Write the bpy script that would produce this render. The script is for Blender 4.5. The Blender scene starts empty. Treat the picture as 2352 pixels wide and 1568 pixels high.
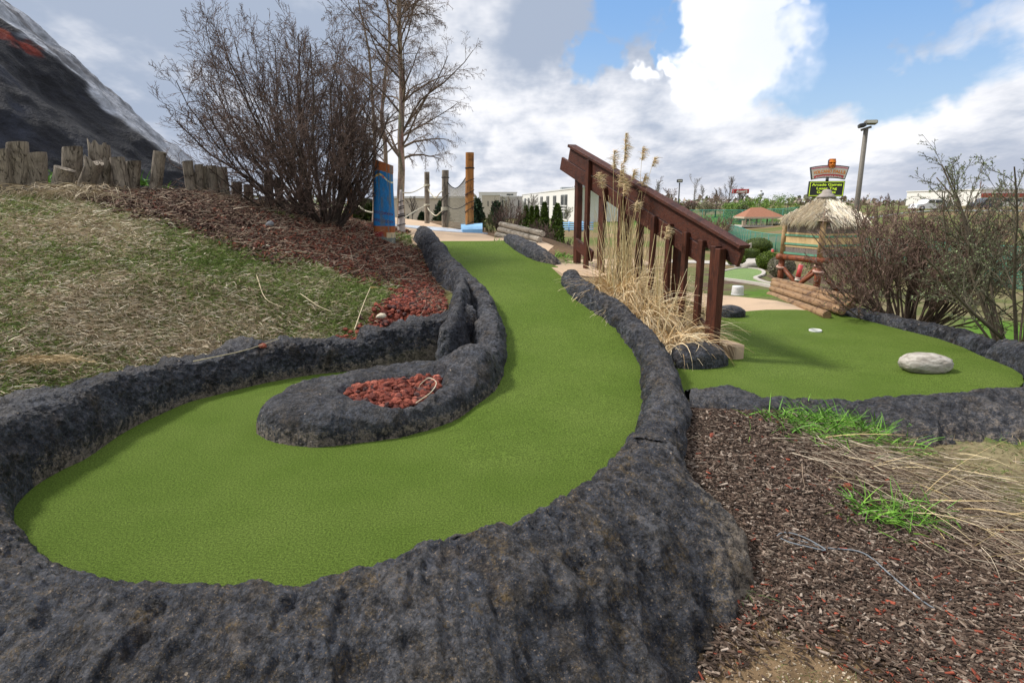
import bpy, math, random
import numpy as np
from mathutils import Vector, Matrix
from mathutils.geometry import delaunay_2d_cdt

# ------------------------------------------------------------------ camera / world / sun / exposure
SC = bpy.context.scene
COL = SC.collection
R = math.radians
CAMZ = 1.6
PITCH = math.atan(318 / 1411.2)          # degrees below the horizontal
F = 1411.2                               # focal length for a frame 2352 wide
cam_d = bpy.data.cameras.new('camera')
cam_d.sensor_width = 36.0
cam_d.lens = F / 2352 * 36.0
cam_d.clip_start = 0.05
cam_d.clip_end = 8000
cam = bpy.data.objects.new('camera', cam_d)
cam.location = (0, 0, CAMZ)
cam.rotation_euler = (math.pi / 2 - PITCH, 0, 0)
COL.objects.link(cam)
SC.camera = cam
SC.view_settings.view_transform = 'Standard'
SC.view_settings.look = 'None'
SC.view_settings.exposure = 0.2
SC.view_settings.gamma = 1.0
SUN_EL, SUN_AZ = R(50), R(-78)           # azimuth from +Y, negative = to the left
sun_d = bpy.data.lights.new('sun', 'SUN')
sun_d.energy = 3.7
sun_d.angle = R(9)
sun_d.color = (1.0, 0.95, 0.88)
sun = bpy.data.objects.new('sun', sun_d)
sv = Vector((math.sin(SUN_AZ) * math.cos(SUN_EL), math.cos(SUN_AZ) * math.cos(SUN_EL), math.sin(SUN_EL)))
sun.rotation_euler = sv.to_track_quat('Z', 'Y').to_euler()
sun.location = sv * 30
COL.objects.link(sun)

CP, SP = math.cos(PITCH), math.sin(PITCH)
def ray(u, v):
    a, b = (u - 1176) / F, (v - 784) / F
    return np.array([a, CP - b * SP, -SP - b * CP])
def P(u, v, z):                           # point of the photo at height z
    d = ray(u, v); t = (z - CAMZ) / d[2]
    return np.array([d[0] * t, d[1] * t, z])
def PY(u, v, Y):                          # point of the photo at distance Y
    d = ray(u, v); t = Y / d[1]
    return np.array([d[0] * t, Y, CAMZ + d[2] * t])
def proj(p):
    x, y, z = p[0], p[1], p[2] - CAMZ
    dep = y * CP - z * SP
    return 1176 + F * x / dep, 784 - F * (y * SP + z * CP) / dep

# ---- node helpers
class NT:
    def __init__(s, tree): s.t = tree
    def n(s, typ, **kw):
        nd = s.t.nodes.new(typ)
        for k, v in kw.items():
            if k == 'ins':
                for i, x in v.items():
                    if isinstance(x, bpy.types.NodeSocket): s.t.links.new(x, nd.inputs[i])
                    else: nd.inputs[i].default_value = x
            else: setattr(nd, k, v)
        return nd
    def m(s, op, a, b=0.0, c=0.0, clamp=False):
        return s.n('ShaderNodeMath', operation=op, use_clamp=clamp, ins={0: a, 1: b, 2: c}).outputs[0]
    def vm(s, op, a, b=(0, 0, 0), out=0):
        return s.n('ShaderNodeVectorMath', operation=op, ins={0: a, 1: b}).outputs[out]
    def noise(s, vec, scale, detail=4, rough=.55, dist=0.0, out='Fac', dims='3D'):
        return s.n('ShaderNodeTexNoise', noise_dimensions=dims, ins={'Vector': vec, 'Scale': scale, 'Detail': detail, 'Roughness': rough, 'Distortion': dist}).outputs[out]
    def sm(s, x, lo, hi, a=0.0, b=1.0):
        return s.n('ShaderNodeMapRange', interpolation_type='SMOOTHSTEP', ins={0: x, 1: lo, 2: hi, 3: a, 4: b}).outputs[0]
    def mix(s, f, a, b, bt='MIX'):
        return s.n('ShaderNodeMix', data_type='RGBA', blend_type=bt, ins={0: f, 6: a, 7: b}).outputs[2]

def L(h):                                  # '#rrggbb' -> linear rgba
    o = []
    for i in (1, 3, 5):
        c = int(h[i:i + 2], 16) / 255
        o.append(c / 12.92 if c <= .04045 else ((c + .055) / 1.055) ** 2.4)
    return (o[0], o[1], o[2], 1.0)

def make_world():
    w = bpy.data.worlds.new('World'); SC.world = w; w.use_nodes = True
    w.cycles.sampling_method = 'MANUAL'; w.cycles.sample_map_resolution = 256
    t = w.node_tree; t.nodes.clear(); N = NT(t)
    K = 0.10
    sky = N.n('ShaderNodeTexSky', sky_type='NISHITA', sun_disc=False, sun_elevation=SUN_EL, sun_rotation=SUN_AZ, air_density=1.0, dust_density=0.1, ozone_density=2.5)
    d = N.n('ShaderNodeTexCoord').outputs['Generated']
    xyz = N.n('ShaderNodeSeparateXYZ', ins={0: d})
    x, y, z = xyz.outputs
    zz = N.m('ADD', N.m('MAXIMUM', z, 0.0), 0.24)
    pl = N.n('ShaderNodeCombineXYZ', ins={0: N.m('DIVIDE', x, zz), 1: N.m('DIVIDE', y, zz), 2: 0.0}).outputs[0]
    # cloud layer: diagonal streaks, flattened towards the horizon
    mp = N.n('ShaderNodeMapping', ins={'Vector': pl, 'Rotation': (0, 0, R(38)), 'Scale': (1.0, 0.42, 1.0)}).outputs[0]
    n1 = N.noise(mp, 1.6, 7, .56)
    n2 = N.noise(N.vm('ADD', mp, (7.3, 2.1, 0)), 1.15, 6, .55)
    n3 = N.noise(pl, 4.5, 4, .62)
    dn = N.noise(d, 9.0, 4, .6, 0.0, 'Color')
    wob = N.vm('SCALE', N.vm('SUBTRACT', dn, (.5, .5, .5)))
    wob.node.inputs['Scale'].default_value = .15
    dd = N.vm('ADD', d, wob)
    dn2 = N.noise(d, 26.0, 3, .65, 0.0, 'Color')
    wob2 = N.vm('SCALE', N.vm('SUBTRACT', dn2, (.5, .5, .5)))
    wob2.node.inputs['Scale'].default_value = .03
    dd = N.vm('ADD', dd, wob2)
    def blob(u, v, r, soft):               # 1 inside .. 0 outside a patch of sky seen around (u, v)
        c = Vector(ray(u, v)).normalized()
        dist = N.vm('DISTANCE', dd, tuple(c), out='Value')
        rr = r / F
        return N.sm(dist, rr * (1 + soft), rr * (1 - soft))
    def union(bs):
        o = bs[0]
        for b in bs[1:]: o = N.m('MAXIMUM', o, b)
        return o
    def band(u0, v0, u1, v1, wpx, soft):   # streak between two directions
        k = 7
        return union([blob(u0 + (u1 - u0) * i / (k - 1), v0 + (v1 - v0) * i / (k - 1), wpx * (1 - .35 * i / (k - 1)), soft) for i in range(k)])
    blue = union([blob(1900, 30, 200, .5), blob(2060, 90, 170, .6), blob(2240, 10, 170, .7), blob(1450, 30, 90, .7), blob(1390, 120, 55, .8), blob(1560, 110, 60, .7), blob(1870, 170, 95, .8), blob(2180, 170, 80, .9)])
    wisp = union([band(2420, 20, 2060, 140, 60, .8), blob(1440, 100, 50, .9), blob(2180, 10, 30, .9)])
    cov = N.m('ADD', N.m('MULTIPLY', N.m('SUBTRACT', n1, .5), 2.2), N.m('MULTIPLY', N.m('SUBTRACT', n3, .5), .55))
    cov = N.m('SUBTRACT', N.m('ADD', cov, .95), N.m('MULTIPLY', blue, 1.5))
    cov = N.m('ADD', cov, N.m('MULTIPLY', wisp, .75))
    horizon = N.sm(z, .20, 0.02)
    cov = N.m('ADD', cov, N.m('MULTIPLY', horizon, .8))
    cov = N.sm(cov, -.10, .50)
    # brightness of the layer
    dark = union([blob(380, 60, 330, .8), blob(1190, 150, 200, .8), blob(1290, 100, 130, .9), band(1000, 330, 1220, 250, 60, .9), blob(120, 60, 250, .8), blob(640, 60, 240, .9)])
    n4 = N.noise(N.n('ShaderNodeMapping', ins={'Vector': pl, 'Rotation': (0, 0, R(30)), 'Scale': (1.0, .5, 1.0)}).outputs[0], 2.6, 5, .6)
    grey = N.m('ADD', N.m('MULTIPLY', N.m('SUBTRACT', n2, .5), 5.0), N.m('ADD', N.m('MULTIPLY', N.m('SUBTRACT', n3, .5), 1.6), N.m('MULTIPLY', N.m('SUBTRACT', n4, .5), 2.4)))
    grey = N.m('ADD', grey, N.m('MULTIPLY', dark, 1.15))
    brt = union([blob(330, 200, 150, .9), blob(1190, 330, 110, .9), blob(1300, 290, 120, .9), blob(200, 130, 90, .9), blob(450, 240, 110, .9)])
    grey = N.m('SUBTRACT', grey, N.m('MULTIPLY', brt, .9))
    low = N.sm(N.m('ABSOLUTE', N.m('SUBTRACT', z, .045)), .05, 0.0)
    grey = N.m('ADD', grey, N.m('MULTIPLY', low, .45))
    grey = N.sm(grey, -.65, 1.05)
    c = N.mix(grey, (0.92, 0.92, 0.95, 1), (0.37, 0.435, 0.555, 1))
    warm = N.m('MULTIPLY', N.sm(z, .12, 0.0), N.sm(n2, .4, .6))
    c = N.mix(N.m('MULTIPLY', warm, .35), c, (0.72, 0.69, 0.72, 1))
    # towering cumulus
    cum = N.m('MULTIPLY', N.sm(z, .085, .15), union([blob(1690, 60, 92, .16), blob(1745, 15, 70, .16), blob(1622, 128, 62, .16), blob(1700, 150, 95, .22), blob(1590, 185, 62, .25), blob(1530, 160, 24, .3), blob(1470, 172, 22, .35), blob(1650, 225, 95, .5), blob(1775, 95, 40, .8), blob(1750, 160, 50, .9)]))
    cshade = N.sm(N.noise(N.vm('ADD', d, wob), 11.0, 5, .6), .48, .72)
    cc = N.mix(N.m('MULTIPLY', N.m('MAXIMUM', cshade, blob(1790, 100, 120, .9)), .75), (1.06, 1.06, 1.08, 1), (.74, .80, .93, 1))
    skyc = N.mix(.72, sky.outputs[0], N.mix(N.sm(z, .05, .30), (4.7, 6.4, 8.4, 1), (2.3, 4.5, 8.3, 1)))
    def up(col): return N.mix(1.0, col, (1 / K, 1 / K, 1 / K, 1), 'MULTIPLY')
    out = N.mix(cov, skyc, up(c))
    out = N.mix(cum, out, up(cc))
    bg = N.n('ShaderNodeBackground', ins={0: out, 1: K})
    o = N.n('ShaderNodeOutputWorld', ins={0: bg.outputs[0]})
make_world()
# ------------------------------------------------------------------ noise, meshes, objects
rng = np.random.default_rng(7)
def _h(ix, iy, iz):
    n = (ix.astype(np.int64) * 374761393 + iy.astype(np.int64) * 668265263 + iz.astype(np.int64) * 1274126177) & 0x7fffffff
    n = ((n ^ (n >> 13)) * 1103515245 + 12345) & 0x7fffffff
    n = ((n ^ (n >> 15)) * 22695477 + 1) & 0x7fffffff
    return ((n >> 8) & 0xffff) / 32767.5 - 1.0
def vnoise(p):
    i = np.floor(p); f = p - i; f = f * f * f * (f * (f * 6 - 15) + 10); i = i.astype(np.int64)
    o = 0
    for a in (0, 1):
        wx = f[..., 0] if a else 1 - f[..., 0]
        for b in (0, 1):
            wy = f[..., 1] if b else 1 - f[..., 1]
            for c in (0, 1):
                wz = f[..., 2] if c else 1 - f[..., 2]
                o = o + wx * wy * wz * _h(i[..., 0] + a, i[..., 1] + b, i[..., 2] + c)
    return o
def fbm(p, scale=1.0, octs=4, gain=.5, ridge=False, off=0.0):
    p = np.asarray(p, float) * scale + off; s = 0; a = 1.0; t = 0
    for k in range(octs):
        v = vnoise(p + 17.7 * k)
        if ridge: v = 1 - 2 * np.abs(v)
        s = s + a * v; t += a; a *= gain; p = p * 2.03
    return s / t
def xyz0(x, y): return np.stack([x, y, np.zeros_like(x)], -1)
def sstep(a, b, x):
    t = np.clip((x - a) / (b - a), 0, 1); return t * t * (3 - 2 * t)

def quick_mesh(name, V, faces, cols=None, smooth=False, attrs=None):
    """faces: list of (n,k) int arrays; cols: per-vertex rgb(a)"""
    me = bpy.data.meshes.new(name)
    V = np.asarray(V, np.float32); me.vertices.add(len(V)); me.vertices.foreach_set('co', V.ravel())
    faces = [np.asarray(f, np.int32) for f in faces if len(f)]
    lo = np.concatenate([f.ravel() for f in faces]); tot = np.concatenate([np.full(len(f), f.shape[1], np.int32) for f in faces])
    st = np.concatenate([[0], np.cumsum(tot)[:-1]]).astype(np.int32)
    me.loops.add(len(lo)); me.loops.foreach_set('vertex_index', lo)
    me.polygons.add(len(tot)); me.polygons.foreach_set('loop_start', st)
    if cols is not None:
        cols = np.asarray(cols, np.float32)
        if cols.shape[1] == 3: cols = np.hstack([cols, np.ones((len(cols), 1), np.float32)])
        ca = me.color_attributes.new('Col', 'FLOAT_COLOR', 'POINT'); ca.data.foreach_set('color', cols.ravel())
    for k, v in (attrs or {}).items():
        at = me.attributes.new(k, 'FLOAT', 'POINT'); at.data.foreach_set('value', np.asarray(v, np.float32).ravel())
    me.update(calc_edges=True); me.validate()
    me.polygons.foreach_set('use_smooth', np.full(len(me.polygons), smooth, bool))
    return me

class MB:
    """collects shapes into one mesh"""
    def __init__(s): s.V = []; s.F = {}; s.C = []; s.n = 0
    def add(s, V, F, col=None):
        V = np.asarray(V, float).reshape(-1, 3)
        for f in F:
            f = np.asarray(f, int)
            if f.ndim == 1: f = f[None]
            if len(f): s.F.setdefault(f.shape[1], []).append(f + s.n)
        s.V.append(V); s.n += len(V)
        s.C.append(np.tile(np.array(col if col is not None else (1, 1, 1))[:3], (len(V), 1)) if col is None or np.ndim(col) == 1 else np.asarray(col)[:, :3])
        return s
    def box(s, c, size, rot=None, col=None, taper=1.0, bev=0.0):
        """box centred at c; rot = 3x3 matrix"""
        h = np.array(size) / 2
        if bev > 0:
            b = min(bev, h.min() * .49); V = []
            for sx in (-1, 1):
                for sy in (-1, 1):
                    for sz in (-1, 1):
                        q = h * (sx, sy, sz)
                        V += [q - (0, b * sy, b * sz), q - (b * sx, 0, b * sz), q - (b * sx, b * sy, 0)]
            V = np.array(V)
            def I(sx, sy, sz, k): return ((sx > 0) * 4 + (sy > 0) * 2 + (sz > 0)) * 3 + k
            Q = []; T = []
            for sg in (-1, 1):
                o = [(-1, -1), (1, -1), (1, 1), (-1, 1)]
                if sg < 0: o = o[::-1]
                Q.append([I(sg, a, b_, 0) for a, b_ in o]); Q.append([I(a, sg, b_, 1) for a, b_ in o[::-1]]); Q.append([I(a, b_, sg, 2) for a, b_ in o])
            for a in (-1, 1):
                for c_ in (-1, 1):
                    def fl(q, ok): return q if ok else q[::-1]
                    Q.append(fl([I(a, c_, -1, 0), I(a, c_, -1, 1), I(a, c_, 1, 1), I(a, c_, 1, 0)], a * c_ < 0) )
                    Q.append(fl([I(a, -1, c_, 0), I(a, -1, c_, 2), I(a, 1, c_, 2), I(a, 1, c_, 0)], a * c_ > 0))
                    Q.append(fl([I(-1, a, c_, 1), I(-1, a, c_, 2), I(1, a, c_, 2), I(1, a, c_, 1)], a * c_ < 0))
            for a in (-1, 1):
                for b_ in (-1, 1):
                    for c_ in (-1, 1):
                        q = [I(a, b_, c_, 0), I(a, b_, c_, 1), I(a, b_, c_, 2)]
                        T.append(q if a * b_ * c_ > 0 else q[::-1])
            F = [np.array(Q), np.array(T)]
        else:
            V = np.array([(x, y, z) for x in (-1, 1) for y in (-1, 1) for z in (-1, 1)], float) * h
            F = [np.array([(0, 1, 3, 2), (4, 6, 7, 5), (0, 4, 5, 1), (2, 3, 7, 6), (0, 2, 6, 4), (1, 5, 7, 3)])]
        if taper != 1.0: V[V[:, 2] > 0, :2] *= taper
        if rot is not None: V = V @ np.asarray(rot).T
        return s.add(V + np.asarray(c), F, col)
    def beam(s, a, b, w, h, up=(0, 0, 1), col=None, bev=0.0):
        """box from a to b, w across, h along up"""
        a, b = np.asarray(a, float), np.asarray(b, float); d = b - a; Ln = np.linalg.norm(d); d /= Ln
        x = np.cross(d, up); x /= np.linalg.norm(x); u = np.cross(x, d)
        return s.box((a + b) / 2, (w, Ln, h), np.stack([x, d, u], 1), col, bev=bev)
    def tube(s, pts, r, sides=8, col=None, caps=True):
        pts = np.asarray(pts, float); n = len(pts); r = np.broadcast_to(np.asarray(r, float), (n,))
        d = np.gradient(pts, axis=0); d /= np.linalg.norm(d, axis=1)[:, None] + 1e-12
        ref = np.array((0, 0, 1.0)) if abs(d[:, 2]).mean() < .8 else np.array((1.0, 0, 0))
        x = np.cross(d, ref); x /= np.linalg.norm(x, axis=1)[:, None] + 1e-12; y = np.cross(x, d)
        a = np.arange(sides) * 2 * math.pi / sides
        V = pts[:, None] + r[:, None, None] * (np.cos(a)[None, :, None] * x[:, None] + np.sin(a)[None, :, None] * y[:, None])
        i = np.arange(n - 1)[:, None] * sides; j = np.arange(sides)[None]; k = (j + 1) % sides
        Q = np.stack([i + j, i + sides + j, i + sides + k, i + k], -1).reshape(-1, 4)
        F = [Q]
        if caps and sides > 3: F += [np.arange(sides)[::1], (np.arange(sides)[::-1] + (n - 1) * sides)]
        return s.add(V.reshape(-1, 3), F, col)
    def cyl(s, a, b, r1, r2=None, sides=16, col=None): return s.tube([a, b], [r1, r2 if r2 is not None else r1], sides, col)
    def lathe(s, c, prof, sides=20, col=None):
        """prof: (r,z) list round a vertical axis at c"""
        prof = np.asarray(prof, float); n = len(prof); a = np.arange(sides) * 2 * math.pi / sides
        V = np.stack([prof[:, 0:1] * np.cos(a), prof[:, 0:1] * np.sin(a), np.repeat(prof[:, 1:2], sides, 1)], -1).reshape(-1, 3) + np.asarray(c)
        i = np.arange(n - 1)[:, None] * sides; j = np.arange(sides)[None]; k = (j + 1) % sides
        return s.add(V, [np.stack([i + j, i + k, i + sides + k, i + sides + j], -1).reshape(-1, 4), np.arange(sides)[::-1], np.arange(sides) + (n - 1) * sides], col)
    def grid(s, G, col=None, flip=False, close=False):
        """(m,n,3) grid of points"""
        m, n = G.shape[:2]; i = np.arange(m - 1)[:, None] * n; j = np.arange(n - 1)[None]
        Q = np.stack([i + j, i + j + 1, i + n + j + 1, i + n + j], -1).reshape(-1, 4)
        if flip: Q = Q[:, ::-1]
        return s.add(G.reshape(-1, 3), [Q], col)
    def mesh(s, name, smooth=False, off=(0, 0, 0), attrs=None):
        V = np.concatenate(s.V) - np.asarray(off)
        return quick_mesh(name, V, [np.concatenate(f) for f in s.F.values()], np.concatenate(s.C), smooth, attrs)

_I = (1 + 5 ** .5) / 2
ICO_V = np.array([(-1, _I, 0), (1, _I, 0), (-1, -_I, 0), (1, -_I, 0), (0, -1, _I), (0, 1, _I), (0, -1, -_I), (0, 1, -_I), (_I, 0, -1), (_I, 0, 1), (-_I, 0, -1), (-_I, 0, 1)], float)
ICO_V /= np.linalg.norm(ICO_V[0])
ICO_F = np.array([(0, 11, 5), (0, 5, 1), (0, 1, 7), (0, 7, 10), (0, 10, 11), (1, 5, 9), (5, 11, 4), (11, 10, 2), (10, 7, 6), (7, 1, 8), (3, 9, 4), (3, 4, 2), (3, 2, 6), (3, 6, 8), (3, 8, 9), (4, 9, 5), (2, 4, 11), (6, 2, 10), (8, 6, 7), (9, 8, 1)])
def subdiv(V, Fc):
    V = list(map(tuple, V)); c = {}; o = []
    def mid(a, b):
        k = (min(a, b), max(a, b))
        if k not in c:
            m = (np.array(V[a]) + V[b]) / 2; V.append(tuple(m / np.linalg.norm(m))); c[k] = len(V) - 1
        return c[k]
    for a, b, d in Fc:
        x, y, z = mid(a, b), mid(b, d), mid(d, a); o += [(a, x, z), (b, y, x), (d, z, y), (x, y, z)]
    return np.array(V), np.array(o)
ICO1 = subdiv(ICO_V, ICO_F); ICO2 = subdiv(*ICO1); ICO3 = subdiv(*ICO2); ICO4 = subdiv(*ICO3)

ROOT = {}
def tag(o, label=None, cat=None, group=None, kind=None):
    if label: o['label'] = label
    if cat: o['category'] = cat
    if group: o['group'] = group
    if kind: o['kind'] = kind
    return o
def thing(name, label, cat, loc, group=None):
    o = bpy.data.objects.new(name, None); COL.objects.link(o); o.location = tuple(loc); o.empty_display_size = .2
    ROOT[o.name] = np.array(loc, float)
    return tag(o, label, cat, group)
def part(name, mb, mat, parent, smooth=False, label=None):
    off = ROOT[parent.name]
    me = mb if isinstance(mb, bpy.types.Mesh) else mb.mesh(name, smooth, off)
    o = bpy.data.objects.new(name, me); COL.objects.link(o); o.parent = parent
    ROOT[o.name] = off
    if mat: me.materials.append(mat)
    if label: o['label'] = label
    return o
def solo(name, mb, mat, loc, label=None, cat=None, group=None, kind=None, smooth=False):
    me = mb if isinstance(mb, bpy.types.Mesh) else mb.mesh(name, smooth, loc)
    o = bpy.data.objects.new(name, me); COL.objects.link(o); o.location = tuple(loc); ROOT[o.name] = np.array(loc, float)
    if mat: me.materials.append(mat)
    return tag(o, label, cat, group, kind)
def dup(o, loc, rz=0, sc=1.0, label=None, group=None):
    def cp(q, par):
        c = q.copy(); COL.objects.link(c); c.parent = par
        for ch in q.children: cp(ch, c)
        return c
    c = cp(o, None); c.location = tuple(loc); c.rotation_euler = (0, 0, rz); c.scale = (sc,) * 3
    ROOT[c.name] = np.array(loc, float)
    return tag(c, label, None, group)

# ------------------------------------------------------------------ materials
def bsdf(name):
    m = bpy.data.materials.new(name); m.use_nodes = True; t = m.node_tree; N = NT(t)
    b = t.nodes['Principled BSDF']; return m, N, b
def oco(N):                                # object coordinates, shifted per object
    tc = N.n('ShaderNodeTexCoord').outputs['Object']; r = N.n('ShaderNodeObjectInfo').outputs['Random']
    return N.vm('ADD', tc, N.n('ShaderNodeCombineXYZ', ins={0: N.m('MULTIPLY', r, 31.0), 1: N.m('MULTIPLY', r, 17.0), 2: 0.0}).outputs[0])
def bump(N, b, h, strength, dist, prev=None):
    nd = N.n('ShaderNodeBump', ins={'Strength': strength, 'Distance': dist, 'Height': h})
    if prev: N.t.links.new(prev, nd.inputs['Normal'])
    N.t.links.new(nd.outputs[0], b.inputs['Normal']); return nd.outputs[0]
def noisy(name, c1, c2, scale=6, rough=.8, stretch=(1, 1, 1), bs=.4, bd=.01, bscale=None, lo=.35, hi=.65, c3=None, s3=2, spec=.3, metal=0):
    m, N, b = bsdf(name); co = oco(N)
    mp = N.n('ShaderNodeMapping', ins={'Vector': co, 'Scale': stretch}).outputs[0]
    n = N.noise(mp, scale, 6, .62)
    col = N.mix(N.sm(n, lo, hi), c1, c2)
    if c3 is not None: col = N.mix(N.sm(N.noise(co, s3, 5, .6), .52, .68), col, c3)
    N.t.links.new(col, b.inputs['Base Color']); b.inputs['Roughness'].default_value = rough
    b.inputs['Specular IOR Level'].default_value = spec; b.inputs['Metallic'].default_value = metal
    if bs: bump(N, b, N.noise(mp, bscale or scale * 3, 5, .6), bs, bd)
    return m
def vcol(name, rough=.85, scale=40, amt=.35, bs=.3, bd=.004, spec=.2, trans=0.0):
    """colour from the mesh's own colour attribute, broken up by noise"""
    m, N, b = bsdf(name); co = oco(N)
    at = N.n('ShaderNodeAttribute', attribute_name='Col').outputs['Color']
    n = N.noise(co, scale, 5, .65)
    g = N.sm(n, .25, .75, 1 - amt, 1 + amt)
    gg = N.n('ShaderNodeCombineXYZ', ins={0: g, 1: g, 2: g}).outputs[0]
    N.t.links.new(N.mix(1.0, at, gg, 'MULTIPLY'), b.inputs['Base Color'])
    b.inputs['Roughness'].default_value = rough; b.inputs['Specular IOR Level'].default_value = spec
    if bs: bump(N, b, n, bs, bd)
    return m
def wood(name, c1, c2, c3, axis=2, sc=14, rough=.8, bs=.6, bd=.006, spec=.25):
    """long grain along one axis, checks and stains"""
    st = [7.0, 7.0, 7.0]; st[axis] = .45
    m, N, b = bsdf(name); co = oco(N)
    mp = N.n('ShaderNodeMapping', ins={'Vector': co, 'Scale': tuple(st)}).outputs[0]
    g = N.noise(mp, sc, 6, .65, .4); blot = N.noise(co, 5, 5, .6)
    st2 = [3.2, 3.2, 3.2]; st2[axis] = .22
    ck = N.noise(N.n('ShaderNodeMapping', ins={'Vector': co, 'Scale': tuple(st2)}).outputs[0], sc * .6, 3, .5)
    crack = N.sm(N.m('ABSOLUTE', N.m('SUBTRACT', ck, .5)), .018, .0)
    col = N.mix(N.sm(g, .35, .65), c1, c2); col = N.mix(N.sm(blot, .48, .7), col, c3)
    col = N.mix(N.m('MULTIPLY', crack, .8), col, (c3[0] * .25, c3[1] * .25, c3[2] * .25, 1))
    N.t.links.new(col, b.inputs['Base Color']); b.inputs['Roughness'].default_value = rough; b.inputs['Specular IOR Level'].default_value = spec
    bump(N, b, N.m('SUBTRACT', g, N.m('MULTIPLY', crack, 1.2)), bs, bd)
    return m
def plain(name, c, rough=.6, spec=.4, metal=0.0, emit=0.0):
    m, N, b = bsdf(name); co = oco(N)
    n = N.noise(co, 9, 4, .6); k = N.sm(n, .3, .7, .88, 1.06)
    kk = N.n('ShaderNodeCombineXYZ', ins={0: k, 1: k, 2: k}).outputs[0]
    N.t.links.new(N.mix(1.0, c, kk, 'MULTIPLY'), b.inputs['Base Color'])
    b.inputs['Roughness'].default_value = rough; b.inputs['Specular IOR Level'].default_value = spec; b.inputs['Metallic'].default_value = metal
    if emit: b.inputs['Emission Color'].default_value = c; b.inputs['Emission Strength'].default_value = emit
    return m

def rock_mat(name, base=(.007, .010, .020, 1), base2=(.066, .074, .095, 1), worn=(.20, .165, .13, 1), ochre=.5, chips=1.0):
    m, N, b = bsdf(name)
    co = N.n('ShaderNodeNewGeometry').outputs['Position']
    wear = N.n('ShaderNodeAttribute', attribute_name='wear').outputs['Fac']
    och = N.n('ShaderNodeAttribute', attribute_name='ochre').outputs['Fac']
    n1 = N.noise(co, 3.2, 6, .6); n2 = N.noise(co, 19, 8, .74); n3 = N.noise(co, 75, 5, .75); n4 = N.noise(co, 8.5, 6, .65)
    col = N.mix(N.sm(N.m('ADD', N.m('MULTIPLY', n1, .5), N.m('MULTIPLY', n2, .5)), .38, .62), base, base2)
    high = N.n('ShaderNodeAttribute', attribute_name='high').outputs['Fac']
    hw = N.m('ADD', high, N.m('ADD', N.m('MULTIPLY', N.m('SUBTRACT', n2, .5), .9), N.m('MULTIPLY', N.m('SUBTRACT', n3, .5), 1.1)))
    col = N.mix(N.m('MULTIPLY', N.sm(hw, .22, .8), .62), col, (.118, .117, .126, 1))  # raised lumps paler: rubbed paint plus crevice-shade contrast put into the colour
    # greyer dust on surfaces that face up
    nz = N.n('ShaderNodeSeparateXYZ', ins={0: N.n('ShaderNodeNewGeometry').outputs['Normal']}).outputs[2]
    dust = N.m('MULTIPLY', N.sm(nz, .2, 1.0), N.sm(n4, .35, .65))
    col = N.mix(N.m('MULTIPLY', dust, .42), col, (.105, .098, .095, 1))
    br = N.noise(co, 5.5, 6, .65)
    col = N.mix(N.m('MULTIPLY', N.sm(br, .52, .68), N.sm(n3, .35, .6, .1, .6)), col, (.105, .075, .045, 1))
    w = N.m('ADD', wear, N.m('MULTIPLY', N.m('SUBTRACT', n2, .5), 1.5))
    w = N.m('ADD', w, N.m('MULTIPLY', N.m('SUBTRACT', n3, .5), .9))
    col = N.mix(N.m('MULTIPLY', N.sm(w, .55, .8), .85), col, worn)
    oc = N.m('ADD', N.m('MULTIPLY', n4, .55), N.m('MULTIPLY', n3, .5))
    oc = N.m('MULTIPLY', N.sm(oc, .545, .66), N.m('MULTIPLY', och, ochre))
    col = N.mix(oc, col, (.17, .105, .022, 1))
    sp = N.sm(N.noise(co, 95, 4, .8), .57, .63)
    col = N.mix(N.m('MULTIPLY', sp, N.m('ADD', .35, N.m('MULTIPLY', och, .5))), col, (.27, .20, .125, 1))
    vo = N.n('ShaderNodeTexVoronoi', feature='F1', ins={'Vector': co, 'Scale': 30.0, 'Randomness': 1.0})
    vr = N.n('ShaderNodeSeparateXYZ', ins={0: vo.outputs['Color']}).outputs[0]
    chip = N.m('MULTIPLY', N.sm(vo.outputs['Distance'], .22, .1), N.m('GREATER_THAN', vr, .955))
    col = N.mix(N.m('MULTIPLY', chip, chips), col, (.42, .34, .26, 1))
    gk = N.sm(N.m('ADD', N.m('MULTIPLY', n2, .45), N.m('MULTIPLY', N.noise(co, 48, 5, .8), .55)), .40, .60, .28, 1.55)
    gg = N.n('ShaderNodeCombineXYZ', ins={0: gk, 1: gk, 2: gk}).outputs[0]
    col = N.mix(1.0, col, gg, 'MULTIPLY')
    N.t.links.new(col, b.inputs['Base Color'])
    N.t.links.new(N.sm(n2, .3, .7, .42, .8), b.inputs['Roughness'])
    b.inputs['Specular IOR Level'].default_value = .38
    gr = N.sm(n3, .585, .66)
    rid = N.m('ABSOLUTE', N.m('SUBTRACT', N.noise(co, 13, 5, .6), .5))
    h = N.m('ADD', N.m('ADD', N.m('MULTIPLY', n2, 1.1), N.m('MULTIPLY', n3, .30)), N.m('MULTIPLY', rid, 1.6))
    bump(N, b, h, 1.0, .050)
    return m

def turf_mat(name, c1, c2):
    m, N, b = bsdf(name); co = N.n('ShaderNodeNewGeometry').outputs['Position']
    n1 = N.noise(co, 1.3, 4, .6); n2 = N.noise(co, 85, 4, .8); n3 = N.noise(co, 240, 3, .85)
    col = N.mix(N.sm(n1, .3, .7), c1, c2)
    f = N.m('ADD', N.m('MULTIPLY', n2, .5), N.m('MULTIPLY', n3, .5))
    k = N.sm(f, .39, .61, .42, 1.6)
    kk = N.n('ShaderNodeCombineXYZ', ins={0: k, 1: k, 2: k}).outputs[0]
    col = N.mix(1.0, col, kk, 'MULTIPLY')
    N.t.links.new(col, b.inputs['Base Color']); b.inputs['Roughness'].default_value = .75; b.inputs['Specular IOR Level'].default_value = .06
    bump(N, b, f, 1.0, .022)
    return m

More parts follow.
